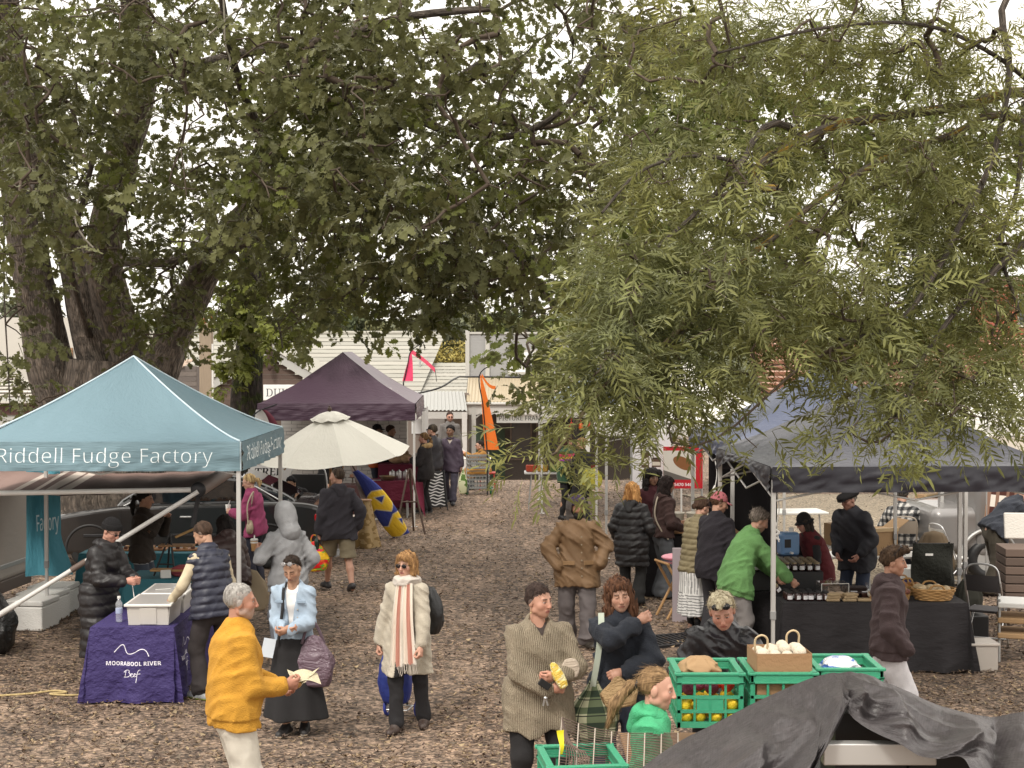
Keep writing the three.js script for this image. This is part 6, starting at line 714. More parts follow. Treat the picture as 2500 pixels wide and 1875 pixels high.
// ---------------------------------------------------------------- gazebos
function gazebo(o){
const{W,L,eave,peak,val=0.3,ridge=0,mat,matSide,frontMat,rightMat,leftMat,pipe,arch=[0,0,0,0]}=o,t=thing('gazebo',o.label,'gazebo',o.pos,o.turn??0,'market gazebos');
const c=[V(-W / 2,eave,L / 2),V(W / 2,eave,L / 2),V(W / 2,eave,-L / 2),V(-W / 2,eave,-L / 2)],tops=[V(0,peak,ridge),V(0,peak,ridge),V(0,peak,-ridge),V(0,peak,-ridge)],s0=o.seed??1,pw=o.pow??1.3;
const topOf=(k)=>[[tops[0],tops[0]],[tops[0],tops[2]],[tops[2],tops[2]],[tops[2],tops[0]]][k];
for(let k=0;k<4;k++){
const a=c[k],b=c[(k + 1)% 4],[ta,tb]=topOf(k),tx=(b.x - a.x),tz=(b.z - a.z),tl=Math.hypot(tx,tz),nx=-tz / tl,nz=tx / tl;
const g=sheet(36,28,(u,v)=>{const e=a.clone().lerp(b,u),q=ta.clone().lerp(tb,u),p=e.clone().lerp(q,v);const edge=Math.min(u,1 - u),wr=0.012*Math.sin((v*9 + edge*34)*1.4 + s0)*Math.exp(-edge*7)*(1 - v)+ 0.018*(fbm(u*5 + s0,v*4,k,2)- 0.5);return[p.x,eave +(peak - eave)*Math.pow(v,pw)-(o.sag??0.07)*Math.sin(Math.PI*u)*Math.sin(Math.PI*Math.min(1,v*1.1))+ wr*Math.min(1,v*8),p.z];});
part('roof_panel',scaleUV(g,2,2),(k===1&&o.roofRight)||mat,t);
const vg=sheet(60,8,(u,v)=>{const e=a.clone().lerp(b,u),m=Math.sin(Math.PI*u),y=eave -(1 - v)*(val - arch[k]*m),drape=0.012*Math.sin((u*7 +(1 - v)*1.5*(u - 0.5))*5 + s0)*(1 - v)+ 0.026*(1 - 2*Math.abs(2*vn(u*8 + s0,v*4 + u*6,k)- 1))*Math.min(1,(1 - v)*3)*(v<1?1:0);const outw=0.014 + Math.abs(drape)+ 0.02*(1 - v)*m;return[e.x + nx*outw,y,e.z + nz*outw];});
part('valance',vg,[o.frontMat,o.rightMat,null,o.leftMat][k]??o.valMat??mat,t);
if(pipe){const pts=[];for(let i=0;i<=14;i++){const v=i / 14,p=a.clone().lerp(ta,v);pts.push(V(p.x,eave +(peak - eave)*Math.pow(v,pw)+ 0.008,p.z));}part('seam_piping',tube(pts,0.011,28,5),pipe,t);part('corner_piping',rod(V(a.x,eave - val,a.z),V(a.x,eave,a.z),0.012),pipe,t);}
const lg=M.legs??(M.legs=std({color:C(0.56,0.55,0.53),roughness:0.35,metalness:0.3})),lx=a.x*0.985,lz=a.z*0.985,leg=part('leg',rbox(0.045,eave - 0.75,0.045,lx,0.75 +(eave - 0.75)/ 2,lz,0.004),lg,t);part('lower_tube',rbox(0.036,0.8,0.036,lx,0.4,lz,0.003),lg,leg);part('lever_clamp',rbox(0.055,0.09,0.055,lx,0.77,lz,0.008),M.greypl,leg);part('foot_plate',box(0.12,0.008,0.12,lx,0.004,lz),lg,leg);part('corner_bracket',rbox(0.06,0.12,0.06,lx,eave - 0.07,lz,0.01),M.blackpl,leg);
const A0=V(a.x*0.97,eave - 0.07,a.z*0.97),B0=V(b.x*0.97,eave - 0.07,b.z*0.97),m0=A0.clone().lerp(B0,0.5),lo=V(0,-0.28,0);part('truss',join(rod(A0,m0.clone().add(lo),0.012,0.012,6),rod(A0.clone().add(lo),m0,0.012,0.012,6),rod(B0,m0.clone().add(lo),0.012,0.012,6),rod(B0.clone().add(lo),m0,0.012,0.012,6)),lg,t);
part('rafter',rod(A0,V(tops[k].x,peak - 0.15,tops[k].z),0.014,0.014,6),lg,t);
}
return t;
}
const lightPipe=std({color:C(0.55,0.66,0.72),roughness:0.6});
const valText=(bg,fg,w,text,px,x,y,font='sans-serif')=>canvasTex(w,256,(g,W2,H2)=>{g.fillStyle=bg;g.fillRect(0,0,W2,H2);g.fillStyle=fg;g.font=px + 'px ' + font;g.fillText(text,x,y);});
{
const teal=std({color:C(0.15,0.24,0.285),roughness:0.7,side:THREE.DoubleSide,bumpMap:T.crease,bumpScale:0.004});
const txt=(m)=>std({map:m,roughness:0.7,side:THREE.DoubleSide,bumpMap:T.crease,bumpScale:0.004});
const f=canvasTex(2048,212,(g,w,h)=>{g.fillStyle='#6c8690';g.fillRect(0,0,w,h);g.fillStyle='#e9f1f3';g.font='148px sans-serif';const tw=g.measureText('Riddell Fudge Factory').width;g.save();g.translate(264,152);g.scale(1590 / tw,1);g.fillText('Riddell Fudge Factory',0,0);g.strokeStyle='#6c8690';g.lineWidth=6;g.strokeText('Riddell Fudge Factory',0,0);g.restore();});
const r=canvasTex(2048,212,(g,w,h)=>{g.fillStyle='#6c8690';g.fillRect(0,0,w,h);g.fillStyle='#e9f1f3';g.font='150px sans-serif';const tw=g.measureText('Riddell Fudge Factory').width;g.save();g.translate(200,150);g.scale(1640 / tw,1);g.fillText('Riddell Fudge Factory',0,0);g.restore();});
gazebo({label:'teal gazebo with white fudge shop lettering on its valance',W:3,L:3,eave:2.5,peak:3.4,val:0.31,mat:teal,frontMat:txt(f),rightMat:txt(r),pipe:lightPipe,pos:V(-4.4,0,-17.9),turn:0,seed:2,sag:0.05,pow:1.25});
}
{
const plum=std({color:C(0.042,0.018,0.036),roughness:0.6,side:THREE.DoubleSide,bumpMap:T.crease,bumpScale:0.005});
const print=canvasTex(512,512,(g,w,h)=>{g.fillStyle='#46303f';g.fillRect(0,0,w,h);g.strokeStyle='#a898a2';g.lineWidth=2.5;for(let i=0;i<26;i++){const x=40 + hsh(i,1,1)*430,y=60 + hsh(i,2,2)*240;g.beginPath();for(let k=0;k<6;k++)g.lineTo(x + k*9*(hsh(i,k,3)- 0.2),y + 30*(hsh(i,k,4)- 0.5));g.stroke();}g.font='60px serif';g.fillStyle='#b6a7ae';g.save();g.translate(120,170);g.rotate(-0.1);g.fillText('Cres Tree',0,0);g.restore();});
const valp=canvasTex(1024,128,(g,w,h)=>{g.fillStyle='#4a3645';g.fillRect(0,0,w,h);g.strokeStyle='#a1939b';g.lineWidth=3;for(let i=0;i<60;i++){const x=hsh(i,5,1)*w,y=hsh(i,6,1)*h;g.strokeRect(x,y,10 + hsh(i,7,1)*30,8 + hsh(i,8,1)*26);}});
gazebo({label:'dark purple ridge roofed gazebo behind the cream umbrella',W:3.07,L:5.6,eave:2.42,peak:3.42,val:0.33,ridge:1.3,mat:plum,roofRight:std({map:print,roughness:0.45,side:THREE.DoubleSide,bumpMap:T.crease,bumpScale:0.005}),rightMat:std({map:valp,roughness:0.5,side:THREE.DoubleSide}),pos:V(PX(808,30)+ 0.02,0,-32.8),turn:0.03,seed:5,pow:1.2});
const wallT=canvasTex(1024,768,(g,w,h)=>{g.fillStyle='#d9d6d2';g.fillRect(0,0,w,h);g.strokeStyle='#9c9896';g.lineWidth=3;for(let r=0;r<26;r++)for(let k=0;k<12;k++)if(hsh(r,k,9)>0.2)g.strokeRect(k*88 +(r % 2)*44,r*30,84,27);g.strokeRect(600,190,120,300);g.beginPath();g.arc(430,90,44,0,6.3);g.stroke();});
solo('tent_back_wall','white fabric wall printed with brick outlines at the back of the purple gazebo','tent wall',sheet(30,12,(u,v)=>[(u - 0.5)*2.9,0.05 + v*2.1,0.03*Math.sin(u*11)]),std({map:wallT,roughness:0.8,side:THREE.DoubleSide}),V(PX(838,35.4),0,-35.5));
solo('tent_side_wall','translucent white side wall on the right of the purple gazebo','tent wall',sheet(30,12,(u,v)=>[0.04*Math.sin(u*17),0.05 + v*2.1,(u - 0.5)*3.0]),phys({color:C(0.72,0.71,0.69),roughness:0.9,transmission:0.35,thickness:0,side:THREE.DoubleSide}),V(PX(1050,33.9)- 0.12,0,-34.1),0.03);
}
{
const black=phys({color:C(0.02,0.021,0.034),roughness:0.3,side:THREE.DoubleSide,bumpMap:T.crease,bumpScale:0.003});
gazebo({label:'glossy black gazebo over the jam stall at the right',W:3,L:3,eave:2.29,peak:3.15,val:0.26,mat:black,valMat:phys({color:C(0.014,0.013,0.02),roughness:0.42,side:THREE.DoubleSide}),pos:V(4.07,0,-17.22),turn:0.05,seed:7,sag:0.1,arch:[0.0,0.12,0,0.2],pow:1.15});
const blue=phys({color:C(0.06,0.075,0.13),roughness:0.35,side:THREE.DoubleSide,bumpMap:T.crease,bumpScale:0.003});
gazebo({label:'dark blue gazebo just behind the glossy black one',W:3,L:3,eave:2.34,peak:3.3,val:0.26,mat:blue,pos:V(4.15,0,-20.7),turn:0.05,seed:9,sag:0.08,arch:[0,0.1,0,0.05]});
const pale=std({color:C(0.66,0.64,0.6),roughness:0.7,side:THREE.DoubleSide,bumpMap:T.crease,bumpScale:0.004});
gazebo({label:'white gazebo half hidden by ash leaves behind the dark blue one',W:3,L:3,eave:2.3,peak:3.3,val:0.26,mat:pale,pos:V(PX(1690,26),0,-27),turn:0,seed:11});
gazebo({label:'slate blue gazebo further down the aisle behind the ash leaves',W:3,L:3,eave:2.3,peak:3.25,val:0.26,mat:std({color:C(0.2,0.24,0.32),roughness:0.5,side:THREE.DoubleSide,bumpMap:T.crease,bumpScale:0.006}),valMat:pale,pos:V(PX(1490,33),0,-34),turn:0,seed:13});
gazebo({label:'pale cream gazebo over the van side stall at the far right',W:3,L:3,eave:2.4,peak:3.3,val:0.26,mat:pale,pos:V(PX(2300,25.5)+ 1.05,0,-25.4),turn:0,seed:15});
for(const[px,D,w]of[[1897,15.9,'front left post of the black gazebo'],[1746,18.7,'rear left post of the black gazebo']])solo('guy_cord','knotted white cord hanging from the ' + w,'cord',join(tube([V(0,0,0),V(0.02,-0.16,0.01),V(0.0,-0.34,0),V(0.02,-0.5,0.01)],0.006,16,5),tube([V(0.0,-0.3,0),V(-0.025,-0.36,0.01),V(0.02,-0.4,0.015),V(-0.02,-0.44,0),V(0.025,-0.48,0)],0.012,20,6)),M.whitepaint,P(px,D<17?1205:1125,D - 0.06));
}
{
const D=26,u=thing('market_umbrella','cream market umbrella tilted in front of the purple gazebo','umbrella',GP(806,D)),n=8,R=1.32,cream=std({color:C(0.6,0.585,0.52),roughness:0.85,side:THREE.DoubleSide,bumpMap:T.crease,bumpScale:0.003});
const tilt=new THREE.Group();const up=V(0,2.33,0),rot=new THREE.Euler(0.1,0,0.06);
const put=(g)=>{g.rotateX(rot.x);g.rotateZ(rot.z);g.translate(up.x,up.y,up.z);return g;};
for(let k=0;k<n;k++){const a0=(k + 0.3)/ n*6.2832,a1=(k + 1.3)/ n*6.2832;part('canopy_panel',put(sheet(10,12,(s,t)=>{const r=R*(0.12 + 0.88*t),x=mixn(Math.sin(a0),Math.sin(a1),s),z=mixn(Math.cos(a0),Math.cos(a1),s);return[x*r,-0.62*Math.pow(t,1.08)- 0.05*Math.sin(Math.PI*s)*t,z*r];})),cream,u);part('rib',put(rod(V(0,-0.05,0),V(Math.sin(a0)*R*0.98,-0.66,Math.cos(a0)*R*0.98),0.012)),M.wood,u);}
part('vent_cap',put(sheet(32,6,(s,t)=>{const a=s*6.2832,r=0.02 + t*(0.3 + 0.025*Math.cos(a*8));return[Math.sin(a)*r,0.1 - 0.13*t*t +(t>0.9?0.02*Math.cos(a*8):0),Math.cos(a)*r];},true)),cream,u);part('pole',rod(V(0,0,0),V(0.0,2.42,0),0.024),M.wood,u);part('finial',put(join(ball(0.04,0,0.14,0),rod(V(0,0.05,0),V(0,0.2,0),0.015))),M.darkwood,u);part('base',cyl(0.25,0.22,0.08,0,0,0,20),M.greypl,u);
}
// ---------------------------------------------------------------- tables and cloths
function table(label,w,l,h,pos,turn,top=M.whitepaint){const t=thing('trestle_table',label,'table',pos,turn);part('tabletop',rbox(w,0.035,l,0,h - 0.0175,0,0.01),top,t);for(const sx of[-1,1])for(const sz of[-1,1])part('leg',rod(V(sx*w*0.44,0,sz*l*0.38),V(sx*w*0.4,h - 0.03,sz*l*0.4),0.014),M.dullsteel,t);return t;}
function tablecloth(label,w,l,h,pos,turn,mat,o={}){
const t=thing('tablecloth',label,'tablecloth',pos,turn),W=w / 2 + 0.012,L=l / 2 + 0.012,per=2*(w + l),drop=o.drop??h - 0.01,fl=o.flare??0.09,nf=o.folds??1;
part('top',sheet(24,24,(u,v)=>[(u - 0.5)*2*W,h + 0.006 + 0.003*(vn(u*9,v*9,2)- 0.5),(0.5 - v)*2*L]),mat,t);
const sides=[[V(-W,0,L),V(W,0,L),V(0,0,1)],[V(W,0,L),V(W,0,-L),V(1,0,0)],[V(W,0,-L),V(-W,0,-L),V(0,0,-1)],[V(-W,0,-L),V(-W,0,L),V(-1,0,0)]];
sides.forEach(([a,b,n],k)=>{const tg=b.clone().sub(a),len=tg.length();tg.normalize();const nu=Math.max(30,Math.round(len*46));part('skirt',sheet(nu,22,(u,v)=>{const d=1 - v,p=a.clone().lerp(b,u),cor=Math.max(0,1 - Math.min(u,1 - u)*len / 0.3),sg=u<0.5?-1:1;const f=d*(fl*(0.45 + 0.4*Math.sin(u*len*13*nf + k*2 + 2.4*vn(u*5,k,2)))+ 0.02*(fbm(u*len*4,v*5,k,2)- 0.5))+ 0.012*(1 - 2*Math.abs(2*vn(u*len*5 + d*2,v*6,k + 4)- 1))*d;return[p.x + n.x*f + tg.x*sg*cor*cor*d*fl*1.1,h + 0.006 - d*drop,p.z + n.z*f + tg.z*sg*cor*cor*d*fl*1.1];}),(o.mats&&o.mats[k])||mat,t);});
return t;
}
{
const pos=V(PX(319,15.1),0,-16.0),pc={color:C(0.035,0.022,0.115),roughness:0.75,side:THREE.DoubleSide,bumpMap:T.crease,bumpScale:0.012};
const logo=(w,h,s,x0)=>canvasTex(w,h,(g)=>{g.fillStyle='#352a5f';g.fillRect(0,0,w,h);g.strokeStyle=g.fillStyle='#eceaf2';g.lineWidth=6*s;g.lineCap='round';g.beginPath();const X=(v)=>x0 + v*s;g.moveTo(X(60),h*0.33);g.bezierCurveTo(X(90),h*0.27,X(120),h*0.2,X(135),h*0.24);g.bezierCurveTo(X(150),h*0.3,X(150),h*0.36,X(185),h*0.35);g.bezierCurveTo(X(230),h*0.34,X(250),h*0.27,X(285),h*0.29);g.bezierCurveTo(X(310),h*0.31,X(315),h*0.35,X(322),h*0.38);g.stroke();g.font='bold ' + 44*s + 'px sans-serif';g.save();g.translate(X(2),h*0.505);const tw=g.measureText('MOORABOOL RIVER').width;g.scale(400*s / tw,1);g.fillText('MOORABOOL RIVER',0,0);g.restore();g.lineWidth=4.5*s;const B=(f)=>{g.beginPath();f();g.stroke();};const bx=X(140),by=h*0.63,k=s;
B(()=>{g.moveTo(bx + 12*k,by - 32*k);g.lineTo(bx + 2*k,by + 18*k);g.moveTo(bx - 4*k,by - 20*k);g.bezierCurveTo(bx + 10*k,by - 48*k,bx + 50*k,by - 46*k,bx + 34*k,by - 20*k);g.bezierCurveTo(bx + 60*k,by - 10*k,bx + 36*k,by + 24*k,bx - 4*k,by + 18*k);g.moveTo(bx + 44*k,by + 2*k);g.bezierCurveTo(bx + 70*k,by - 2*k,bx + 66*k,by - 20*k,bx + 54*k,by - 12*k);g.bezierCurveTo(bx + 40*k,by + 6*k,bx + 52*k,by + 22*k,bx + 72*k,by + 8*k);g.moveTo(bx + 72*k,by + 4*k);g.bezierCurveTo(bx + 92*k,by - 6*k,bx + 88*k,by - 20*k,bx + 78*k,by - 12*k);g.bezierCurveTo(bx + 66*k,by + 8*k,bx + 80*k,by + 20*k,bx + 96*k,by + 2*k);g.moveTo(bx + 122*k,by - 42*k);g.bezierCurveTo(bx + 100*k,by - 46*k,bx + 100*k,by,bx + 92*k,by + 54*k);g.moveTo(bx + 86*k,by - 8*k);g.lineTo(bx + 122*k,by - 12*k);});});
const front=std({...pc,color:C(1,1,1),map:logo(1024,960,1.62,200)}),side=std({...pc,color:C(1,1,1),map:logo(2048,900,1.7,230)});
table('trestle table under the purple branded cloth',0.78,1.78,0.74,pos,0);tablecloth('purple cloth with white beef brand lettering over the left table',0.8,1.8,0.745,pos,0,std(pc),{mats:[front,side,null,null],flare:0.1});
const milk=phys({color:C(0.68,0.65,0.6),roughness:0.35,transmission:0.25,thickness:0,side:THREE.DoubleSide}),lidM=phys({color:C(0.5,0.48,0.46),roughness:0.3,transmission:0.3,thickness:0});
const tub=(label,z)=>{const t=thing('storage_tub',label,'tub',V(pos.x + 0.13,0.753,z),0.02);const w=0.44,l=0.64,h=0.2;for(const[sx,sz]of[[0,1],[0,-1],[1,0],[-1,0]])part('wall',sx?rbox(0.012,h,l*0.93,sx*w*0.455,h / 2,0,0.004,0,0,sx*-0.09):rbox(w*0.9,h,0.012,0,h / 2,sz*l*0.465,0.004,sz*0.09,0,0),milk,t);part('base',rbox(w*0.86,0.012,l*0.9,0,0.01,0,0.004),milk,t);part('rim',join(rbox(w + 0.03,0.026,0.03,0,h,l / 2,0.008),rbox(w + 0.03,0.026,0.03,0,h,-l / 2,0.008),rbox(0.03,0.026,l,w / 2,h,0,0.008),rbox(0.03,0.026,l,-w / 2,h,0,0.008)),std({color:C(0.7,0.68,0.64),roughness:0.4}),t);part('lid',rbox(w - 0.02,0.008,l - 0.02,0,h + 0.008,0,0.003),lidM,t);part('rib',rbox(0.17,h*0.85,0.03,0,h*0.45,l*0.465,0.01,0.09,0,0),milk,t);part('contents',rbox(w*0.8,0.1,l*0.82,0,0.075,0,0.02),std({color:C(0.3,0.25,0.22),roughness:0.8}),t);return t;};
tub('clear lidded storage tub at the front of the purple table',-15.5);tub('clear lidded storage tub at the back of the purple table',-16.2);
for(const[x,z,r]of[[0.08,-16.1,0.4],[0.2,-16.3,1.2]])solo('plastic_knife','white plastic knife lying on the back tub lid' +(r<1?' pointing left':' pointing right'),'knife',rbox(0.16,0.006,0.014,0,0,0,0.002),M.whitepaint,V(pos.x + x,0.971,z),r);
const wb=thing('water_bottle','clear ribbed water bottle on the purple table','bottle',V(pos.x - 0.2,0.753,-15.38));part('bottle',lathe([[0,0],[0.03,0.002],...Array.from({length:14},(_,i)=>[i % 2?0.034:0.031,0.012 + i*0.012]),[0.034,0.19],[0.014,0.225],[0.014,0.24],[0,0.24]]),phys({color:C(0.95,0.97,1),transmission:0.85,roughness:0.08,thickness:0}),wb);part('cap',cyl(0.017,0.017,0.022,0,0.238,0),M.whitepaint,wb);part('label',cyl(0.0345,0.0345,0.05,0,0.09,0,20),std({color:C(0.35,0.4,0.55),roughness:0.5}),wb);
const cd=thing('charger_cable','thin white cable curling off the purple table','cable',V(0,0,0));part('cable',tube([V(pos.x - 0.12,0.77,-15.8),V(pos.x - 0.2,0.9,-16.0),V(pos.x - 0.24,1.05,-16.1),V(pos.x - 0.22,1.1,-16.2)],0.005,20,5),M.whitepaint,cd);
solo('card_reader','black card reader on the purple table behind the bottle','card reader',rbox(0.09,0.03,0.16,0,0.015,0,0.01),M.blackpl,V(pos.x - 0.16,0.753,-16.2),0.3);
}
{
const c=thing('caravan','white caravan side at the left edge below the striped awning','caravan',V(-7.16,0,-18.6),-0.08),shell=std({color:C(0.42,0.37,0.33),roughness:0.5,bumpMap:T.fuzz,bumpScale:0.003});
part('body',rbox(1.0,1.75,4.4,0,1.35,0,0.09),shell,c);part('skirt_rail',rbox(1.02,0.16,4.3,0,0.42,0,0.02),std({color:C(0.13,0.1,0.085),roughness:0.7}),c);part('trim_strip',rbox(0.02,0.06,4.4,0.505,0.68,0,0.008),M.dullsteel,c);
const w=part('window',rbox(0.04,0.62,0.8,0.5,1.6,0.9,0.02),M.blackpl,c);part('pane',rbox(0.02,0.54,0.72,0.516,1.6,0.9,0.02),winGlass,w);const d=part('door',rbox(0.03,1.5,0.62,0.503,1.3,-0.6,0.02),std({color:C(0.5,0.46,0.42),roughness:0.5}),c);part('handle',rbox(0.05,0.03,0.14,0.53,1.2,-0.36,0.01),M.darkmetal,d);
part('checker_plate',rbox(0.02,0.5,1.2,0.51,0.9,1.4,0.004),std({color:C(0.5,0.5,0.5),metalness:0.7,roughness:0.4,bumpMap:T.knit,bumpScale:0.004}),c);const wh=part('wheel',at(new THREE.CylinderGeometry(0.33,0.33,0.2,28),0.35,0.33,0.2,0,0,Math.PI / 2),M.blackpl,c);part('hub',at(new THREE.CylinderGeometry(0.19,0.19,0.03,20),0.46,0.33,0.2,0,0,Math.PI / 2),M.dullsteel,wh);
const a=thing('caravan_awning','brown striped roll out awning with white support arm','awning',V(0,0,0)),n0=P(-90,1199,17),n1=P(478,1189,17),f0=P(20,1139,20.4),f1=P(556,1146,20.4);
const st=tex(512,8,(u)=>{const k=u;const s=[0.2,0.27,0.335,0.39];for(const q of s)if(Math.abs(k - q)<0.012 +(q>0.3?0.01:0))return[0.86,0.8,0.76];return k<0.2?[0.6,0.5,0.47]:[0.5,0.4,0.37];});
part('fabric',sheet(30,20,(u,v)=>{const p=n0.clone().lerp(n1,u).lerp(f0.clone().lerp(f1,u),v);return[p.x,p.y - 0.07*Math.sin(Math.PI*u)+ 0.012*Math.sin(u*40 + v*3)*(1 - Math.abs(v - 0.5)),p.z];}),std({map:st,roughness:0.85,side:THREE.DoubleSide,bumpMap:T.crease,bumpScale:0.004}),a);
part('front_rail',rod(n0.clone().add(V(0,-0.03,0)),n1.clone().add(V(0,-0.03,0)),0.03),M.whitepaint,a);part('roller_tube',rod(P(484,1196,17),P(556,1152,20.4),0.085,0.085,20),std({color:C(0.19,0.14,0.12),roughness:0.6}),a);part('roller_end',ball(0.086,...P(484,1196,16.98).toArray(),1,1,0.4),M.darkmetal,a);
const j0=P(484,1200,16.95),j1=P(0,1500,17.1),j2=P(-60,1537,17.12);part('support_arm',rod(j0,j1.clone().lerp(j0,0.1),0.026),M.whitepaint,a);part('arm_tail',rod(j1.clone().lerp(j0,0.1),j2,0.032),M.whitepaint,a);part('arm_sleeve',rod(j0.clone().lerp(j2,0.5),j0.clone().lerp(j2,0.565),0.034),std({color:C(0.16,0.12,0.1),roughness:0.5}),a);part('strap',join(box(0.05,0.4,0.006,...P(478,1245,17.4).toArray(),0,0,-0.2)),M.darkmetal,a);
const teal=std({map:canvasTex(512,768,(g,w2,h2)=>{g.fillStyle='#4f93a5';g.fillRect(0,0,w2,h2);g.fillStyle='#dfe9ec';g.font='120px sans-serif';g.save();g.translate(24,330);g.rotate(-0.05);g.scale(0.9,1.1);g.fillText('iddell Fudge',0,0);g.fillText('Factory',110,200);g.restore();}),roughness:0.8,side:THREE.DoubleSide,bumpMap:T.crease,bumpScale:0.01});
solo('fabric_banner','teal fabric banner with fudge lettering hanging beside the caravan','banner',sheet(26,30,(u,v)=>{const d=1 - v,k=sstep(0.72,1,d);return[(u - 0.5)*0.42 + k*0.16*(u + 0.1),1.72*v + 0.62 - 0.04*k,0.05*Math.sin(u*9 + d*2)+ k*0.22 + 0.015*(vn(u*6,v*9,1)- 0.5)];}),teal,V(PX(104,19.9),0,-19.9),0.15);
const foam=std({color:C(0.72,0.71,0.68),roughness:0.9,bumpMap:T.fuzz,bumpScale:0.004});
['nearest','second','farthest'].forEach((w2,i)=>{const b=thing('foam_box','white foam box on the ground by the caravan, ' + w2 + ' of three','foam box',V(PX(60,19.0)- 0.03*i,gy(19),-19.22 - i*0.56),-0.12,'foam boxes by the caravan');part('box',rbox(0.5,0.3,0.53,0,0.15,0,0.02),foam,b);part('lid',rbox(0.51,0.07,0.54,0,0.34,0,0.02),foam,b);});
solo('rubbish_bag','black bag slumped on the ground at the left edge','bag',sackGeo(0.5,0.75,0.5,{seed:14,neck:0.6}),phys({color:C(0.012,0.012,0.012),roughness:0.4,bumpMap:T.crease,bumpScale:0.015}),V(PX(-25,17.6),0.73,-17.6));
solo('rope','yellowish rope lying on the ground at the lower left','rope',tube([V(-0.9,0.03,0),V(-0.4,0.03,0.05),V(-0.1,0.035,-0.02),V(0.1,0.04,-0.12),V(0.25,0.04,-0.05),V(0.1,0.045,0.04),V(0.3,0.04,0.08),V(0.6,0.035,0.0),V(0.75,0.035,0.1),V(0.5,0.04,0.14)],0.011,90,6),std({color:C(0.5,0.38,0.18),roughness:0.9,bumpMap:T.knit,bumpScale:0.003}),V(PX(90,15.3),0.0,-15.35));
}
{
const tm=std({color:C(0.03,0.15,0.19),roughness:0.8,side:THREE.DoubleSide,bumpMap:T.crease,bumpScale:0.006});
const a=V(PX(430,18.6),0,-18.7),b=V(PX(360,20.9),0,-21.0);table('table under the nearer teal cloth',1.1,0.7,0.73,a,0);tablecloth('teal cloth over the nearer fudge table',1.12,0.72,0.735,a,0,tm);table('table under the rear teal cloth',1.7,0.7,0.73,b,0);tablecloth('teal cloth over the rear fudge table by the car',1.72,0.72,0.735,b,0,tm);
[[-0.4,0.05,'left end'],[0.05,0.0,'middle'],[0.5,0.04,'right end']].forEach(([x,z,w],i)=>{const d=thing('serving_board','wooden board of fudge pieces on the ' + w + ' of the rear teal table','board',V(b.x + x,0.742,b.z + z),0.1*i);part('board',rbox(0.36,0.025,0.24,0,0.012,0,0.008),std({color:C(0.34,0.15,0.06),roughness:0.6}),d);for(let k=0;k<6;k++)part('fudge_piece',rbox(0.05,0.035,0.05,-0.11 +(k % 3)*0.1,0.043,-0.05 +(k>2?0.1:0),0.006,0,k,0),std({color:k % 2?C(0.12,0.05,0.03):C(0.45,0.28,0.14),roughness:0.6}),d);});
const e=thing('display_easel','black folding display stand on the nearer teal table','stand',V(a.x - 0.12,0.742,a.z + 0.02));part('legs',join(rod(V(-0.16,0,0.1),V(0.02,0.5,0),0.012),rod(V(0.1,0,0.12),V(0.02,0.5,0),0.012),rod(V(-0.05,0,-0.15),V(0.02,0.5,0),0.012),rod(V(-0.12,0.14,0.08),V(0.09,0.14,0.1),0.01)),M.blackpl,e);part('shelf_board',rbox(0.42,0.02,0.2,0.1,0.36,0.0,0.006),M.wood,e);part('lower_board',rbox(0.4,0.025,0.16,0.02,0.08,0.14,0.006),std({color:C(0.42,0.24,0.09),roughness:0.6}),e);
solo('cloth_bundle','dusty red cloth bundle on the nearer teal table','cloth',at(sackGeo(0.34,0.14,0.2,{wr:0.16,seed:17}),0,0.14,0),cloth(C(0.3,0.06,0.07)),V(a.x + 0.1,0.742,a.z + 0.12),0.2);solo('price_card','small white folded price card on the nearer teal table','card',join(box(0.12,0.1,0.003,0,0.05,0.02,-0.35,0,0),box(0.12,0.1,0.003,0,0.05,-0.015,0.35,0,0)),M.whitepaint,V(a.x - 0.1,0.742,a.z + 0.28),0.4);
solo('tilted_board','long wooden paddle leaning on the display stand','board',rbox(0.3,0.03,0.09,0,0,0,0.01,0,0,0.42),std({color:C(0.45,0.28,0.11),roughness:0.6}),V(a.x + 0.1,1.26,a.z));
}
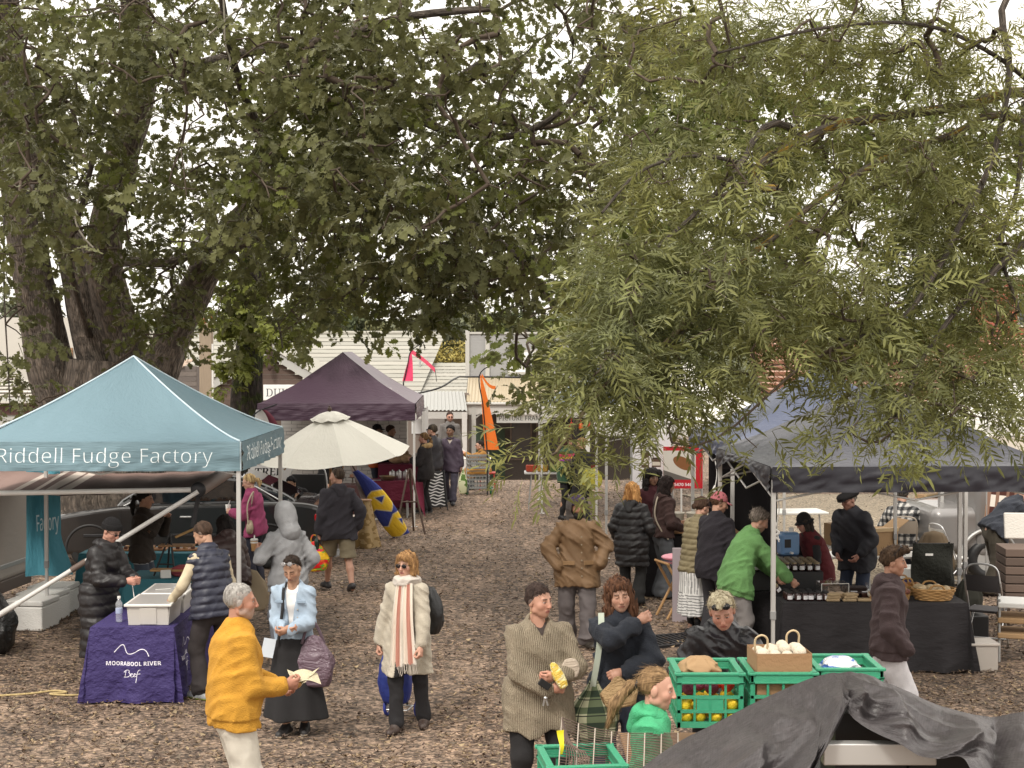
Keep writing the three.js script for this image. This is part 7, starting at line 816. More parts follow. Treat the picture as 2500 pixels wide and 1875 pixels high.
{
const c=thing('parked_car','dark grey sedan parked behind the fudge stall','car',GP(438,24.2).add(V(0,0,-0.9)),0.04),paint=phys({color:C(0.024,0.022,0.022),metalness:0.3,roughness:0.3,clearcoat:1,clearcoatRoughness:0.06});
const ext=(pts,w,bev,z=0)=>{const s=new THREE.Shape();s.moveTo(...pts[0]);for(const p of pts.slice(1))p.length===2?s.lineTo(...p):s.bezierCurveTo(...p);const g=new THREE.ExtrudeGeometry(s,{depth:w - 2*bev,bevelEnabled:true,bevelThickness:bev,bevelSize:bev,bevelSegments:4,curveSegments:10});g.translate(0,0,-(w - 2*bev)/ 2 + z);return g;};
part('body',ext([[-2.2,0.32],[-2.28,0.5,-2.3,0.62,-2.2,0.72],[-1.9,0.84,-1.3,0.9,-1.0,0.94],[-0.2,0.97,1.0,1.0,1.55,1.0],[1.9,1.0,2.12,0.96,2.2,0.88],[2.28,0.7,2.26,0.5,2.2,0.34],[-2.2,0.32]],1.78,0.07),paint,c);
part('cabin_glass',ext([[-1.02,0.97],[-0.75,1.15,-0.4,1.36,-0.05,1.4],[0.4,1.43,0.7,1.42,0.95,1.36],[1.3,1.25,1.6,1.1,1.72,1.0],[-1.02,0.97]],1.46,0.09),phys({color:C(0.012,0.013,0.015),roughness:0.04,clearcoat:1}),c);
part('roof',ext([[-0.3,1.37],[-0.05,1.43,0.3,1.47,0.5,1.465],[0.75,1.46,0.9,1.42,1.0,1.385],[0.7,1.43,0.2,1.44,-0.3,1.37]],1.36,0.04),paint,c);
for(const x of[-0.98,0.2,1.5])part('pillar',rod(V(x,1.0,0.76),V(x<0?-0.1:x>1?0.95:0.26,1.39,0.68),0.03),paint,c);
part('chrome_trim',tube([V(-0.95,1.0,0.8),V(-0.1,1.4,0.72),V(0.5,1.43,0.71),V(0.95,1.37,0.72),V(1.6,1.04,0.8)],0.012,40,5),M.steel,c);
for(const x of[-0.98,0.22,1.2])part('door_seam',box(0.012,0.55,0.008,x,0.68,0.893),M.blackpl,c);for(const x of[0.05,1.05])part('door_handle',rbox(0.18,0.03,0.04,x,0.84,0.9,0.01),M.steel,c);part('side_moulding',rbox(3.2,0.05,0.03,0.05,0.55,0.89,0.01),M.darkmetal,c);
for(const[x,z]of[[-1.45,0.8],[1.35,0.8],[-1.45,-0.8],[1.35,-0.8]]){const w=part('wheel',at(new THREE.TorusGeometry(0.24,0.085,14,32),x,0.325,z),std({color:C(0.015,0.015,0.015),roughness:0.85}),c);const sp=[at(new THREE.CylinderGeometry(0.07,0.07,0.1,16),x,0.325,z + Math.sign(z)*0.03,Math.PI / 2,0,0)];for(let k=0;k<7;k++)sp.push(at(box(0.045,0.2,0.03,0,0.12,0),x,0.325,z + Math.sign(z)*0.03,0,0,k*0.8976));part('rim',join(sp),M.dullsteel,w);part('arch',at(new THREE.TorusGeometry(0.37,0.03,8,28,Math.PI),x,0.34,Math.sign(z)*0.87),M.blackpl,c);}
const red=phys({color:C(0.45,0.004,0.008),roughness:0.12,clearcoat:1});for(const s of[-1,1]){part('tail_light',at(new RoundedBoxGeometry(0.22,0.2,0.36,3,0.07),2.13,0.82,s*0.72,0,s*-0.35,0),red,c);part('head_light',at(new RoundedBoxGeometry(0.3,0.13,0.3,3,0.05),-2.08,0.7,s*0.68,0,s*0.4,0),phys({color:C(0.75,0.75,0.75),roughness:0.08,clearcoat:1}),c);part('mirror',ball(0.09,-0.72,1.06,s*0.98,1,0.75,1.1),paint,c);}
part('rear_bumper',rbox(0.16,0.22,1.7,2.2,0.48,0,0.06),paint,c);part('windscreen_wiper',rod(V(-1.0,0.99,0.4),V(-0.7,1.16,0.1),0.012),M.blackpl,c);
part('number_plate',box(0.01,0.12,0.4,2.285,0.55,0),M.whitepaint,c);
}
{
const mar=std({color:C(0.13,0.008,0.03),roughness:0.8,side:THREE.DoubleSide,bumpMap:T.crease,bumpScale:0.006});
const a=V(PX(948,31.6),0,-31.9);table('folding table under the short maroon cloth',0.85,0.6,0.76,a,0.02);tablecloth('short maroon cloth over the table by the gazebo post',0.87,0.62,0.765,a,0.02,mar,{drop:0.4,flare:0.05});
const b=V(PX(985,34),0,-33.9);table('serving table under the long maroon cloth',1.0,0.6,0.95,b,0);tablecloth('long maroon cloth over the serving table in the purple gazebo',1.02,0.62,0.955,b,0,mar,{flare:0.04});
solo('hanging_cloth','maroon cloth corner hanging in a point beside the fur hood woman','cloth',sheet(10,12,(u,v)=>[(u - 0.5)*0.34*v + 0.22*(1 - v),0.06 + v*0.7,0.03*Math.sin(u*6)]),mar,V(PX(1012,31.2),0.02,-31.2),-0.2);
const can=(label,x,z,y,h,r,m,k)=>{const c=thing('serving_tin',label,'tin',V(x,y,z));part('tin',lathe([[0,0],[r*0.8,0],[r,h*0.3],[r,h],[r*0.92,h],[0,h*0.96]],18),m,c);part('tin_lid',lathe([[0,h],[r*1.04,h],[r*0.7,h*1.14],[0.015,h*1.16],[0.015,h*1.3],[0,h*1.3]],18),M.steel,c);};
['left of the three','middle of the three','right of the three'].forEach((w,i)=>can('round metal tin on the maroon table, ' + w,a.x + 0.06 + i*0.14,a.z + 0.05,0.772,0.16,0.065,M.steel));const pan=thing('wok_pan','shallow brown pan on the maroon table','pan',V(a.x - 0.02,0.772,a.z + 0.15));part('pan',lathe([[0,0],[0.1,0],[0.19,0.09],[0.18,0.09],[0.09,0.015],[0,0.015]],24),std({color:C(0.25,0.2,0.12),roughness:0.4,metalness:0.5}),pan);part('food',ball(0.14,0,0.06,0,1,0.3,1),std({color:C(0.3,0.2,0.1),roughness:0.9,bumpMap:T.fuzz,bumpScale:0.03}),pan);
solo('menu_card','white card lying at the left of the maroon table','card',box(0.22,0.004,0.1),M.whitepaint,V(a.x - 0.28,0.776,a.z + 0.18),0.1);solo('bread_loaves','paper wrapped loaves piled on the long maroon table','bread',join(ball(0.14,-0.1,0.1,0,1.3,0.8,1),ball(0.13,0.12,0.11,0.02,1.2,0.8,1),ball(0.12,0.02,0.23,0,1.3,0.7,1)),std({color:C(0.5,0.34,0.2),roughness:0.85,bumpMap:T.crease,bumpScale:0.02}),V(b.x - 0.05,0.962,b.z));solo('plastic_wrap','white plastic bag on the right of the long maroon table','bag',at(sackGeo(0.3,0.24,0.22,{seed:41,wr:0.2}),0,0.24,0),M.whitepaint,V(b.x + 0.32,0.962,b.z));
const es=(label,px,D,h,col)=>{const e=thing('easel_stand',label,'easel',GP(px,D));part('legs',join(rod(V(-0.26,0,0.25),V(-0.02,h,0),0.02),rod(V(0.3,0,0.2),V(0.02,h,0),0.02),rod(V(0.05,0,-0.35),V(0,h,0),0.02),rod(V(-0.14,h*0.5,0.13),V(0.15,h*0.5,0.1),0.016)),M.darkwood,e);return e;};
es('dark timber easel frame before the maroon table',1000,29,1.22);const sg=thing('striped_sign','narrow black sign with white wave stripes beside the fur hood woman','sign',GP(1062,33.2),0.5);part('board',rbox(0.5,0.78,0.03,0,0.45,0,0.008,-0.2,0,0),std({map:canvasTex(256,400,(g,w,h)=>{g.fillStyle='#171517';g.fillRect(0,0,w,h);g.strokeStyle='#d9d7d6';g.lineWidth=13;for(let r=0;r<11;r++){g.beginPath();for(let k=0;k<=12;k++)g.lineTo(30 + k*17,30 + r*34 + 9*Math.sin(k*0.9 + r));g.stroke();}}),roughness:0.6}),sg);part('legs',join(rod(V(-0.22,0,0.16),V(-0.22,0.85,-0.02),0.014),rod(V(0.22,0,0.16),V(0.22,0.85,-0.02),0.014),rod(V(-0.22,0,-0.2),V(-0.22,0.85,-0.03),0.014),rod(V(0.22,0,-0.2),V(0.22,0.85,-0.03),0.014)),M.darkmetal,sg);
const rs=thing('jar_tray','glass jars and red packets on the ground under the maroon table','jars',GP(940,31.3));part('tray',rbox(0.4,0.02,0.24,0,0.02,0,0.005),M.whitepaint,rs);for(let k=0;k<4;k++)part('jar',at(lathe([[0,0],[0.05,0],[0.05,0.16],[0.035,0.19],[0,0.19]],14),-0.14 + k*0.09,0.03,-0.03),phys({color:C(0.6,0.6,0.58),roughness:0.15,transmission:0.5,thickness:0}),rs);part('packet',rbox(0.16,0.06,0.1,0.05,0.06,0.09,0.02),std({color:C(0.45,0.05,0.02),roughness:0.5}),rs);
const f=thing('leaning_flag','furled blue and yellow flag leaning beside the man in shorts','flag',V(0,0,0)),t0=P(845,1112,27.6),t1=P(868,1160,27.7),b0=P(968,1312,28.3);b0.y=0.03;part('pole',rod(t0,b0,0.016),M.darkwood,f);
const fm=std({map:canvasTex(256,512,(g,w,h)=>{g.fillStyle='#2c3a86';g.fillRect(0,0,w,h);g.fillStyle='#e0b92c';g.strokeStyle='#c9b78a';g.lineWidth=7;const zz=(p)=>{g.beginPath();p.forEach(([x,y])=>g.lineTo(x,y));g.closePath();g.fill();g.stroke();};zz([[20,210],[120,190],[256,260],[256,330],[150,300],[90,340],[40,290]]);zz([[0,350],[90,360],[140,420],[230,400],[256,470],[120,512],[40,470]]);g.fillStyle='#2c3a86';zz([[70,240],[130,230],[110,280]]);zz([[30,400],[80,395],[70,440]]);}),roughness:0.7,side:THREE.DoubleSide,bumpMap:T.crease,bumpScale:0.008});
part('cloth',sheet(28,30,(u,v)=>{const d=1 - v,p=t1.clone().lerp(b0,d),w=0.04 + 0.21*Math.pow(Math.sin(Math.PI*Math.min(1,d*0.62 + 0.08)),1.5),a=u*5.2 - 0.8;return[p.x + Math.cos(a)*w*(0.75)+ 0.1*d,p.y + 0.08 + Math.cos(a)*w*0.28 + 0.06*Math.sin(d*5),p.z + Math.sin(a)*w*0.35 + 0.05];}),fm,f);part('drop_cloth',sheet(10,20,(u,v)=>{const p=P(846 + u*14 +(1 - v)*58,1112 +(1 - v)*175,27.8);return[p.x,p.y,p.z - 0.1*u];}),cloth(C(0.12,0.09,0.08)),f);
const cb=thing('draped_stand','small stand draped in a brown patterned cloth behind the man in shorts','stand',GP(888,27));part('cloth',sheet(24,14,(u,v)=>{const a=u*6.2832,r=mixn(0.26,0.12,v)*(1 + 0.2*Math.sin(a*5)*(1 - v));return[Math.sin(a)*r,v*0.82,Math.cos(a)*r];},true),std({map:tex(128,128,(u,v)=>pf(u,v,8,91,3)>0.52?[0.5,0.4,0.24]:[0.62,0.53,0.38],true,2,2),roughness:0.9,side:THREE.DoubleSide}),cb);part('top',cyl(0.14,0.14,0.02,0,0.82,0),M.wood,cb);
const fb=thing('feather_banner','white feather banner with black lettering behind the grey car','banner',GP(648,27.4));part('cloth',sheet(12,30,(u,v)=>{const w=0.7*Math.pow(Math.min(1,(1.02 - v)*2),0.4);return[-0.3 + u*w + 0.12*v*v,0.4 + v*2.0,0.05*Math.sin(u*5 + v*4)];}),std({map:canvasTex(256,700,(g,w,h)=>{g.fillStyle='#e2e0de';g.fillRect(0,0,w,h);g.fillStyle='#5d2433';g.fillRect(170,0,86,340);g.fillStyle='#1d1a1b';g.font='bold 66px serif';g.fillText('CRES',26,330);g.fillText('TREE',30,410);g.lineWidth=6;g.beginPath();g.moveTo(40,450);g.lineTo(130,440);g.stroke();}),roughness:0.8,side:THREE.DoubleSide}),fb);part('pole',tube([V(-0.3,0,0),V(-0.3,1.6,0),V(-0.22,2.3,0),V(0.2,2.5,0)],0.014,24,6),M.darkmetal,fb);
const cr=M.blackpl;[['low black crate under the cream umbrella',700,27.2,0.5,0.34],['tall black crate stacked under the cream umbrella',716,28.4,0.6,0.9],['black storage crate behind the grey car',785,28.6,0.55,0.55]].forEach(([l,px,D,w,h])=>{const c=thing('black_crate',l,'crate',GP(px,D));part('crate',rbox(w,h,0.4,0,h / 2,0,0.02),cr,c);part('crate_rim',join(rbox(w + 0.03,0.03,0.03,0,h,0.2,0.006),rbox(w + 0.03,0.03,0.03,0,h,-0.2,0.006),rbox(0.03,0.03,0.4,w / 2,h,0,0.006),rbox(0.03,0.03,0.4,-w / 2,h,0,0.006)),M.greypl,c);});
const rk=thing('goods_rack','dark display rack with steel rail under the cream umbrella','rack',GP(752,28));part('frame',tube([V(-0.32,0,0),V(-0.32,1.2,0),V(-0.26,1.32,0),V(0.26,1.32,0),V(0.32,1.2,0),V(0.32,0,0)],0.014,40,6),M.steel,rk);part('panel',rbox(0.6,0.9,0.03,0,0.75,-0.02,0.01),M.blackpl,rk);part('shelf',rbox(1.5,0.03,0.3,0,0.42,0.1,0.006),M.dullsteel,rk);
const vt=V(PX(845,30.5),0,-30.6);table('dark display table of dishes under the cream umbrella',0.9,0.5,0.78,vt,0,M.darkwood);tablecloth('dark brown cloth over the dish display table',0.92,0.52,0.785,vt,0,cloth(C(0.05,0.02,0.02)),{flare:0.04});[-0.3,-0.1,0.12,0.3].forEach((x,i)=>{const d=thing('cake_stand','small dark cake stand on the dish table, number ' +['one','two','three','four'][i]+ ' from the left','cake stand',V(vt.x + x,0.792,vt.z + 0.05));part('stem',lathe([[0,0],[0.05,0],[0.012,0.02],[0.012,0.12],[0.09,0.14],[0.09,0.15],[0,0.15]],16),M.darkwood,d);part('cake',cyl(0.06,0.06,0.05,0,0.15,0,14),std({color:i % 2?C(0.35,0.3,0.24):C(0.15,0.07,0.04),roughness:0.8}),d);});
solo('white_cool_box','white box on the ground under the dish table','box',rbox(0.36,0.3,0.3,0,0.15,0,0.02),std({color:C(0.5,0.44,0.38),roughness:0.7}),GP(872,29.4));
const st=thing('folding_stool','small red framed stool under the woman in mustard','stool',GP(1190,38));part('seat',rbox(0.4,0.04,0.4,0,0.42,0,0.015),std({color:C(0.35,0.04,0.03),roughness:0.6}),st);for(const sx of[-1,1])for(const sz of[-1,1])part('leg',rod(V(sx*0.19,0,sz*0.19),V(sx*0.16,0.41,sz*0.16),0.015),std({color:C(0.4,0.05,0.03),roughness:0.5}),st);
const tr=thing('folding_crate_trolley','grey trolley of two folding crates with green wheels','trolley',GP(1168,36.8),0.15),gp=std({color:C(0.2,0.205,0.2),roughness:0.6});for(const[y0,nm]of[[0.14,'lower_crate'],[0.62,'upper_crate']]){const gs=[rbox(0.5,0.02,0.34,0,y0 + 0.01,0,0.005)];for(const z of[-0.17,0.17]){for(let k=0;k<7;k++)gs.push(box(0.02,0.3,0.015,-0.24 + k*0.08,y0 + 0.16,z));for(const y of[0.02,0.12,0.22,0.31])gs.push(box(0.5,0.025,0.02,0,y0 + y,z));}for(const x of[-0.25,0.25])for(const y of[0.02,0.12,0.22,0.31])gs.push(box(0.02,0.025,0.34,x,y0 + y,0));part(nm,join(gs),gp,tr);}part('frame',join(rod(V(-0.27,0.1,-0.18),V(-0.27,1.0,-0.2),0.012),rod(V(0.27,0.1,-0.18),V(0.27,1.0,-0.2),0.012),rod(V(-0.27,0.56,0),V(0.27,0.56,0),0.012)),M.dullsteel,tr);for(const x of[-0.29,0.29]){const w=part('wheel',at(new THREE.TorusGeometry(0.085,0.022,10,22),x,0.107,0.14,0,1.2,0),std({color:C(0.02,0.14,0.05),roughness:0.6}),tr);part('hub',at(new THREE.CylinderGeometry(0.06,0.06,0.03,14),x,0.107,0.14,Math.PI / 2,0,1.2),gp,w);}
solo('leaf_print_bag','white and green leaf print bag beside the crate trolley','bag',sackGeo(0.2,0.62,0.14,{neck:0.4,seed:19}),std({map:tex(128,128,(u,v)=>pf(u*1,v,8,41,2)>0.55?[0.3,0.42,0.16]:[0.75,0.76,0.62]),roughness:0.7}),GP(1130,36.5).add(V(0,0.64,0)));
const dt=V(PX(1155,38.6),gy(38.6),-38.6);table('small table in front of the seated woman',0.9,0.5,0.75,dt,0);solo('glass_jar','jar and paper on the seated woman\'s table','jar',join(cyl(0.05,0.05,0.16,0,0,0),cyl(0.04,0.04,0.03,0,0.16,0)),M.whitepaint,dt.clone().add(V(-0.25,0.75,0)));
}
// ---------------------------------------------------------------- jam stall and the stalls on the right
{
const black=std({color:C(0.014,0.012,0.014),roughness:0.9,side:THREE.DoubleSide,bumpMap:T.crease,bumpScale:0.006}),pos=V(3.92,0,-16.95);
table('long trestle table under the black jam stall cloth',1.95,0.8,0.74,pos,0);tablecloth('floor length black cloth over the front jam table',1.97,0.82,0.745,pos,0,black,{flare:0.12,folds:1.1});
const p2=V(2.86,0,-18.1);table('side table under the jar display',0.75,1.5,0.74,p2,0);tablecloth('floor length black cloth under the jar display',0.77,1.52,0.745,p2,0,black,{flare:0.06});
const ris=thing('jar_riser','black stepped riser carrying the jam jars','riser',V(3.12,0.755,-17.55));part('step',rbox(0.8,0.22,0.62,0,0.11,-0.1,0.01),M.blackpl,ris);
const glassM=phys({color:C(0.035,0.012,0.012),roughness:0.12,clearcoat:1}),lab=std({color:C(0.68,0.68,0.7),roughness:0.6}),lidA=std({color:C(0.3,0.24,0.15),roughness:0.35,metalness:0.5}),lidB=M.blackpl;
const jar=thing('jam_jar','dark jam jar with white label in the rows on the black riser','jar',V(0,0,0),0,'jam jars on the riser');part('glass',lathe([[0,0],[0.033,0],[0.036,0.01],[0.036,0.07],[0.03,0.083],[0,0.083]],14),glassM,jar);part('label',at(new THREE.CylinderGeometry(0.0366,0.0366,0.042,14,1,true,-0.9,1.8),0,0.038,0),lab,jar);part('lid',cyl(0.033,0.033,0.016,0,0.083,0,14),lidA,jar);
let first=true;seed=71;for(let r=0;r<6;r++)for(let k=0;k<9;k++){const q=V(3.12 - 0.35 + k*0.085 + rr(-0.005,0.005),0.977,-17.38 - r*0.088);if(first){jar.position.copy(q);first=false;}else dup(jar,jar.userData.label,q,rr(-0.5,0.5));}
const jar2=thing('jam_jar','black lidded jam jar on the front edge of the black table','jar',V(3.02,0.755,-16.68),0.1,'jam jars along the table front');part('glass',jar.children[0].geometry,glassM,jar2);part('label',jar.children[1].geometry,lab,jar2);part('lid',jar.children[2].geometry,lidB,jar2);
for(let i=1;i<16;i++)dup(jar2,jar2.userData.label,V(3.02 +(i % 6)*0.078 + rr(-0.01,0.01),0.755,-16.68 -((i / 6)|0)*0.085),rr(-0.8,0.8));
const jar3=dup(jar,'jam jar being lifted by the man in green fleece',V(2.95,0.81,-16.95),0.6);jar3.rotation.z=0.7;jar3.userData.group=undefined;delete jar3.userData.group;
const dome=thing('cake_dome','clear square cake cover over small cakes on the jam table','cake dome',V(3.52,0.755,-16.85),0.05);part('plate',rbox(0.32,0.015,0.26,0,0.008,0,0.006),M.whitepaint,dome);const cl=M.glass;part('cover',join(box(0.3,0.16,0.003,0,0.095,0.12),box(0.3,0.16,0.003,0,0.095,-0.12),box(0.003,0.16,0.24,0.15,0.095,0),box(0.003,0.16,0.24,-0.15,0.095,0),box(0.3,0.003,0.24,0,0.176,0)),cl,dome);part('handle',tube([V(-0.06,0.178,0),V(-0.04,0.21,0),V(0.04,0.21,0),V(0.06,0.178,0)],0.007,16,6),cl,dome);part('edge',join(rod(V(-0.15,0.176,0.12),V(0.15,0.176,0.12),0.003),rod(V(-0.15,0.016,0.12),V(-0.15,0.176,0.12),0.003),rod(V(0.15,0.016,0.12),V(0.15,0.176,0.12),0.003)),M.whitepaint,dome);
const cake=std({color:C(0.42,0.2,0.09),roughness:0.8,bumpMap:T.fuzz,bumpScale:0.01}),icing=std({color:C(0.62,0.46,0.33),roughness:0.6});for(let k=0;k<6;k++){const c=part('cake',cyl(0.042,0.05,0.035,-0.09 +(k % 3)*0.09,0.016,k<3?0.05:-0.04,14),cake,dome);part('icing',ball(0.05,-0.09 +(k % 3)*0.09,0.052,k<3?0.05:-0.04,1,0.28,1,12),icing,c);}
const bis=std({color:C(0.52,0.38,0.22),roughness:0.7,bumpMap:T.crease,bumpScale:0.008});[[3.48,3,'left'],[3.66,3,'middle'],[3.82,1,'right']].forEach(([x,n,w])=>{for(let k=0;k<n;k++)solo('biscuit_packet','clear packet of pale biscuits in the ' + w + ' pile on the table edge' +(n>1?', ' +['bottom','middle','top'][k]+ ' one':''),'biscuits',rbox(0.15,0.028,0.11,0,0.014,0,0.012,0,0.15*k,0),bis,V(x + 0.008*k,0.755 + k*0.0285,-16.66));});
const drk=phys({color:C(0.05,0.02,0.015),roughness:0.2,clearcoat:0.6});[[3.76,-16.86,'left'],[3.88,-16.84,'right']].forEach(([x,z,w])=>{const b=thing('fruit_tub','small dark tub with white label, ' + w + ' of the pair on the table','tub',V(x,0.755,z));part('tub',rbox(0.1,0.07,0.09,0,0.035,0,0.012),drk,b);part('label',box(0.07,0.003,0.05,0,0.072,0),lab,b);});
solo('chocolate_slab','dark slab cake behind the small tubs','cake',rbox(0.26,0.09,0.18,0,0.045,0,0.02),std({color:C(0.035,0.016,0.012),roughness:0.4,bumpMap:T.fuzz,bumpScale:0.02}),V(3.82,0.755,-17.1));const jug=thing('glass_bowl','glass dish with cream on the table behind the boy','bowl',V(4.02,0.755,-17.0));part('bowl',lathe([[0,0],[0.06,0],[0.1,0.03],[0.1,0.14],[0.096,0.14],[0.096,0.035],[0,0.01]],20),cl,jug);part('cream',cyl(0.09,0.09,0.03,0,0.035,0),M.whitepaint,jug);
const wick=std({color:C(0.42,0.24,0.09),roughness:0.7,bumpMap:T.fuzz,bumpScale:0.004});
const basket=(label,x,z,rx,rz,h,hd,fill,n)=>{const b=thing('wicker_basket',label,'basket',V(x,0.755,z));for(let r=0;r<7;r++){const pts=[],f=0.82 + 0.2*r / 6;for(let k=0;k<40;k++){const a=k / 40*6.2832,w=1 + 0.035*Math.cos(a*10 + r*Math.PI);pts.push(V(Math.cos(a)*rx*f*w,0.012 + r*h / 6.5,Math.sin(a)*rz*f*w));}part('woven_ring',tube(pts,h*0.085,80,5,true),wick,b);}part('floor',at(new THREE.CylinderGeometry(1,1,0.01,24),0,0.01,0).scale(rx*0.8,1,rz*0.8),wick,b);if(hd)for(const s of[-1,1])part('handle',tube([V(s*rx*0.4,h,rz*s*0.8),V(s*rx*0.2,h + hd,rz*s*0.95),V(-s*rx*0.2,h + hd,rz*s*0.95),V(-s*rx*0.4,h,rz*s*0.8)],0.011,20,6),wick,b);seed=81;for(let k=0;k<n;k++){const a=k*2.4,q=Math.sqrt((k + 0.3)/ n)*0.75;solo(fill[0],fill[1],fill[2],ball(0.055,0,0,0,rr(0.9,1.25),0.72,rr(0.8,1.1),12),fill[3],V(x + Math.cos(a)*rx*q,0.755 + h*0.8 + rr(0,0.04),z + Math.sin(a)*rz*q),rr(0,3),fill[4]);}};
const roll=std({color:C(0.6,0.46,0.28),roughness:0.6,bumpMap:T.crease,bumpScale:0.008}),prune=std({color:C(0.16,0.05,0.03),roughness:0.5,bumpMap:T.crease,bumpScale:0.008});
basket('large oval wicker basket of bread rolls at the right of the jam table',4.6,-16.75,0.23,0.17,0.12,0.05,['bread_roll','pale bread roll in the large wicker basket','bread roll',roll,'rolls in the large basket'],13);basket('small wicker basket of dark fruit buns beside the boy',4.24,-16.72,0.1,0.09,0.09,0.06,['fruit_bun','dark fruit bun in the small wicker basket','bun',prune,'buns in the small basket'],6);basket('wicker basket of wrapped biscuits half hidden by the boy',3.98,-16.66,0.1,0.09,0.09,0.05,['biscuit_bag','clear bag of biscuits in the half hidden basket','biscuits',std({color:C(0.62,0.58,0.5),roughness:0.3,bumpMap:T.crease,bumpScale:0.01}),'bags in the half hidden basket'],5);basket('wicker basket of dried fruit at the back of the jam table',4.38,-17.1,0.18,0.12,0.1,0.09,['dried_fruit_bag','orange brown bag of dried fruit in the back basket','dried fruit',std({color:C(0.4,0.17,0.04),roughness:0.4,bumpMap:T.crease,bumpScale:0.01}),'bags in the back basket'],9);
const chair=(label,px,D,turn,fr,seatM,arch)=>{const c=thing('folding_chair',label,'chair',GP(px,D),turn);for(const s of[-1,1]){part('leg',rod(V(s*0.2,0,0.24),V(s*0.2,0.8,-0.18),0.012),fr,c);part('leg',rod(V(s*0.18,0,-0.26),V(s*0.18,0.46,0.2),0.012),fr,c);}part('back_frame',tube([V(-0.2,0.6,-0.08),V(-0.2,0.78,-0.17),V(-0.15,0.92 + arch,-0.22),V(0.15,0.92 + arch,-0.22),V(0.2,0.78,-0.17),V(0.2,0.6,-0.08)],0.012,36,6),fr,c);part('seat',rbox(0.4,0.03,0.38,0,0.45,0.02,0.012),seatM,c);part('backrest',sheet(10,4,(u,v)=>[(u - 0.5)*0.38,0.68 + v*0.2,-0.14 - v*0.075 - 0.03*Math.sin(Math.PI*u)]),seatM,c);part('cross_bar',join(rod(V(-0.2,0.08,0.2),V(0.2,0.08,0.2),0.01),rod(V(-0.18,0.1,-0.22),V(0.18,0.1,-0.22),0.01)),fr,c);return c;};
const tan=std({color:C(0.4,0.34,0.28),roughness:0.6});chair('chrome hoop backed folding chair right of the jam table',2412,17.9,2.6,M.steel,std({color:C(0.05,0.045,0.047),roughness:0.7}),0.06);chair('beige folding chair under the man in checked shirt',2206,23.5,3.0,tan,tan,0.0);chair('grey folding chair beside the gazebo posts',2318,22.4,1.9,M.steel,M.whitepaint,0.0);
const sm=(n,l,c,g,m,px,D,y=0,t=0)=>solo(n,l,c,g,m,GP(px,D).add(V(0,y,0)),t);
sm('dark_backpack','dark green backpack on a low box left of the chrome chair','backpack',at(sackGeo(0.34,0.42,0.2,{seed:23,sq:0.6}),0,0.43,0),cloth(C(0.03,0.03,0.022)),2368,18.5,0.3,0.4);sm('low_box','low dark box under the green backpack','box',rbox(0.4,0.3,0.35,0,0.15,0,0.02),M.blackpl,2368,18.5);sm('plastic_tub','clear plastic tub on the ground right of the black table','tub',join(rbox(0.3,0.3,0.34,0,0.15,0,0.03),rbox(0.33,0.03,0.37,0,0.3,0,0.01)),phys({color:C(0.6,0.55,0.5),roughness:0.3,transmission:0.4,thickness:0}),2398,16.7);
const wj=thing('water_container','translucent blue water container hung behind the black gazebo post','water container',GP(1926,18.4).add(V(0,1.02,0)),0.2);part('tank',rbox(0.24,0.28,0.18,0,0.14,0,0.04),phys({color:C(0.2,0.36,0.6),roughness:0.25,transmission:0.3,thickness:0}),wj);part('tap',join(cyl(0.03,0.03,0.05,0.04,0.28,0),rod(V(0,0.04,0.08),V(0,0.04,0.14),0.015)),M.whitepaint,wj);part('label',box(0.08,0.1,0.003,-0.04,0.15,0.091),M.blackpl,wj);part('stand',join(rbox(0.3,0.03,0.22,0,-0.015,0,0.005),rod(V(-0.12,-1.02,0),V(-0.12,0,0),0.02),rod(V(0.12,-1.02,0),V(0.12,0,0),0.02)),M.darkmetal,wj);
table('white trestle table behind the jam stall',1.5,0.7,0.75,GP(1905,26),0.1);sm('cream_bag','pinkish cloth bag hanging behind the red vest keeper','bag',sackGeo(0.3,0.45,0.12,{seed:27}),cloth(C(0.45,0.36,0.34)),1960,19.6,0.85);[['open cardboard box behind the flat cap man',2058,21.5,0.75,0.4],['cardboard carton with label beyond the checked shirt man',2276,25.5,0.76,0.42],['brown carton beside the checked shirt man',2140,22.4,0.5,0.5]].forEach(([l,px,D,y,w])=>{const b=thing('cardboard_box',l,'box',GP(px,D).add(V(0,y,0)),0.3);part('box',rbox(w,w*0.75,w*0.8,0,w*0.37,0,0.006),M.card,b);part('flap',box(w*0.5,0.006,w*0.8,w*0.66,w*0.86,0,0,0,0.6),M.card,b);part('tape',box(w*1.004,0.05,0.06,0,w*0.74,w*0.38),std({color:C(0.5,0.36,0.2),roughness:0.4}),b);});table('low table carrying the cardboard boxes',1.6,0.6,0.5,GP(2130,22.4),0);table('far table with cartons by the van',1.2,0.6,0.76,GP(2280,25.5),0);table('back table with the open carton',0.8,0.5,0.75,GP(2058,21.5),0);
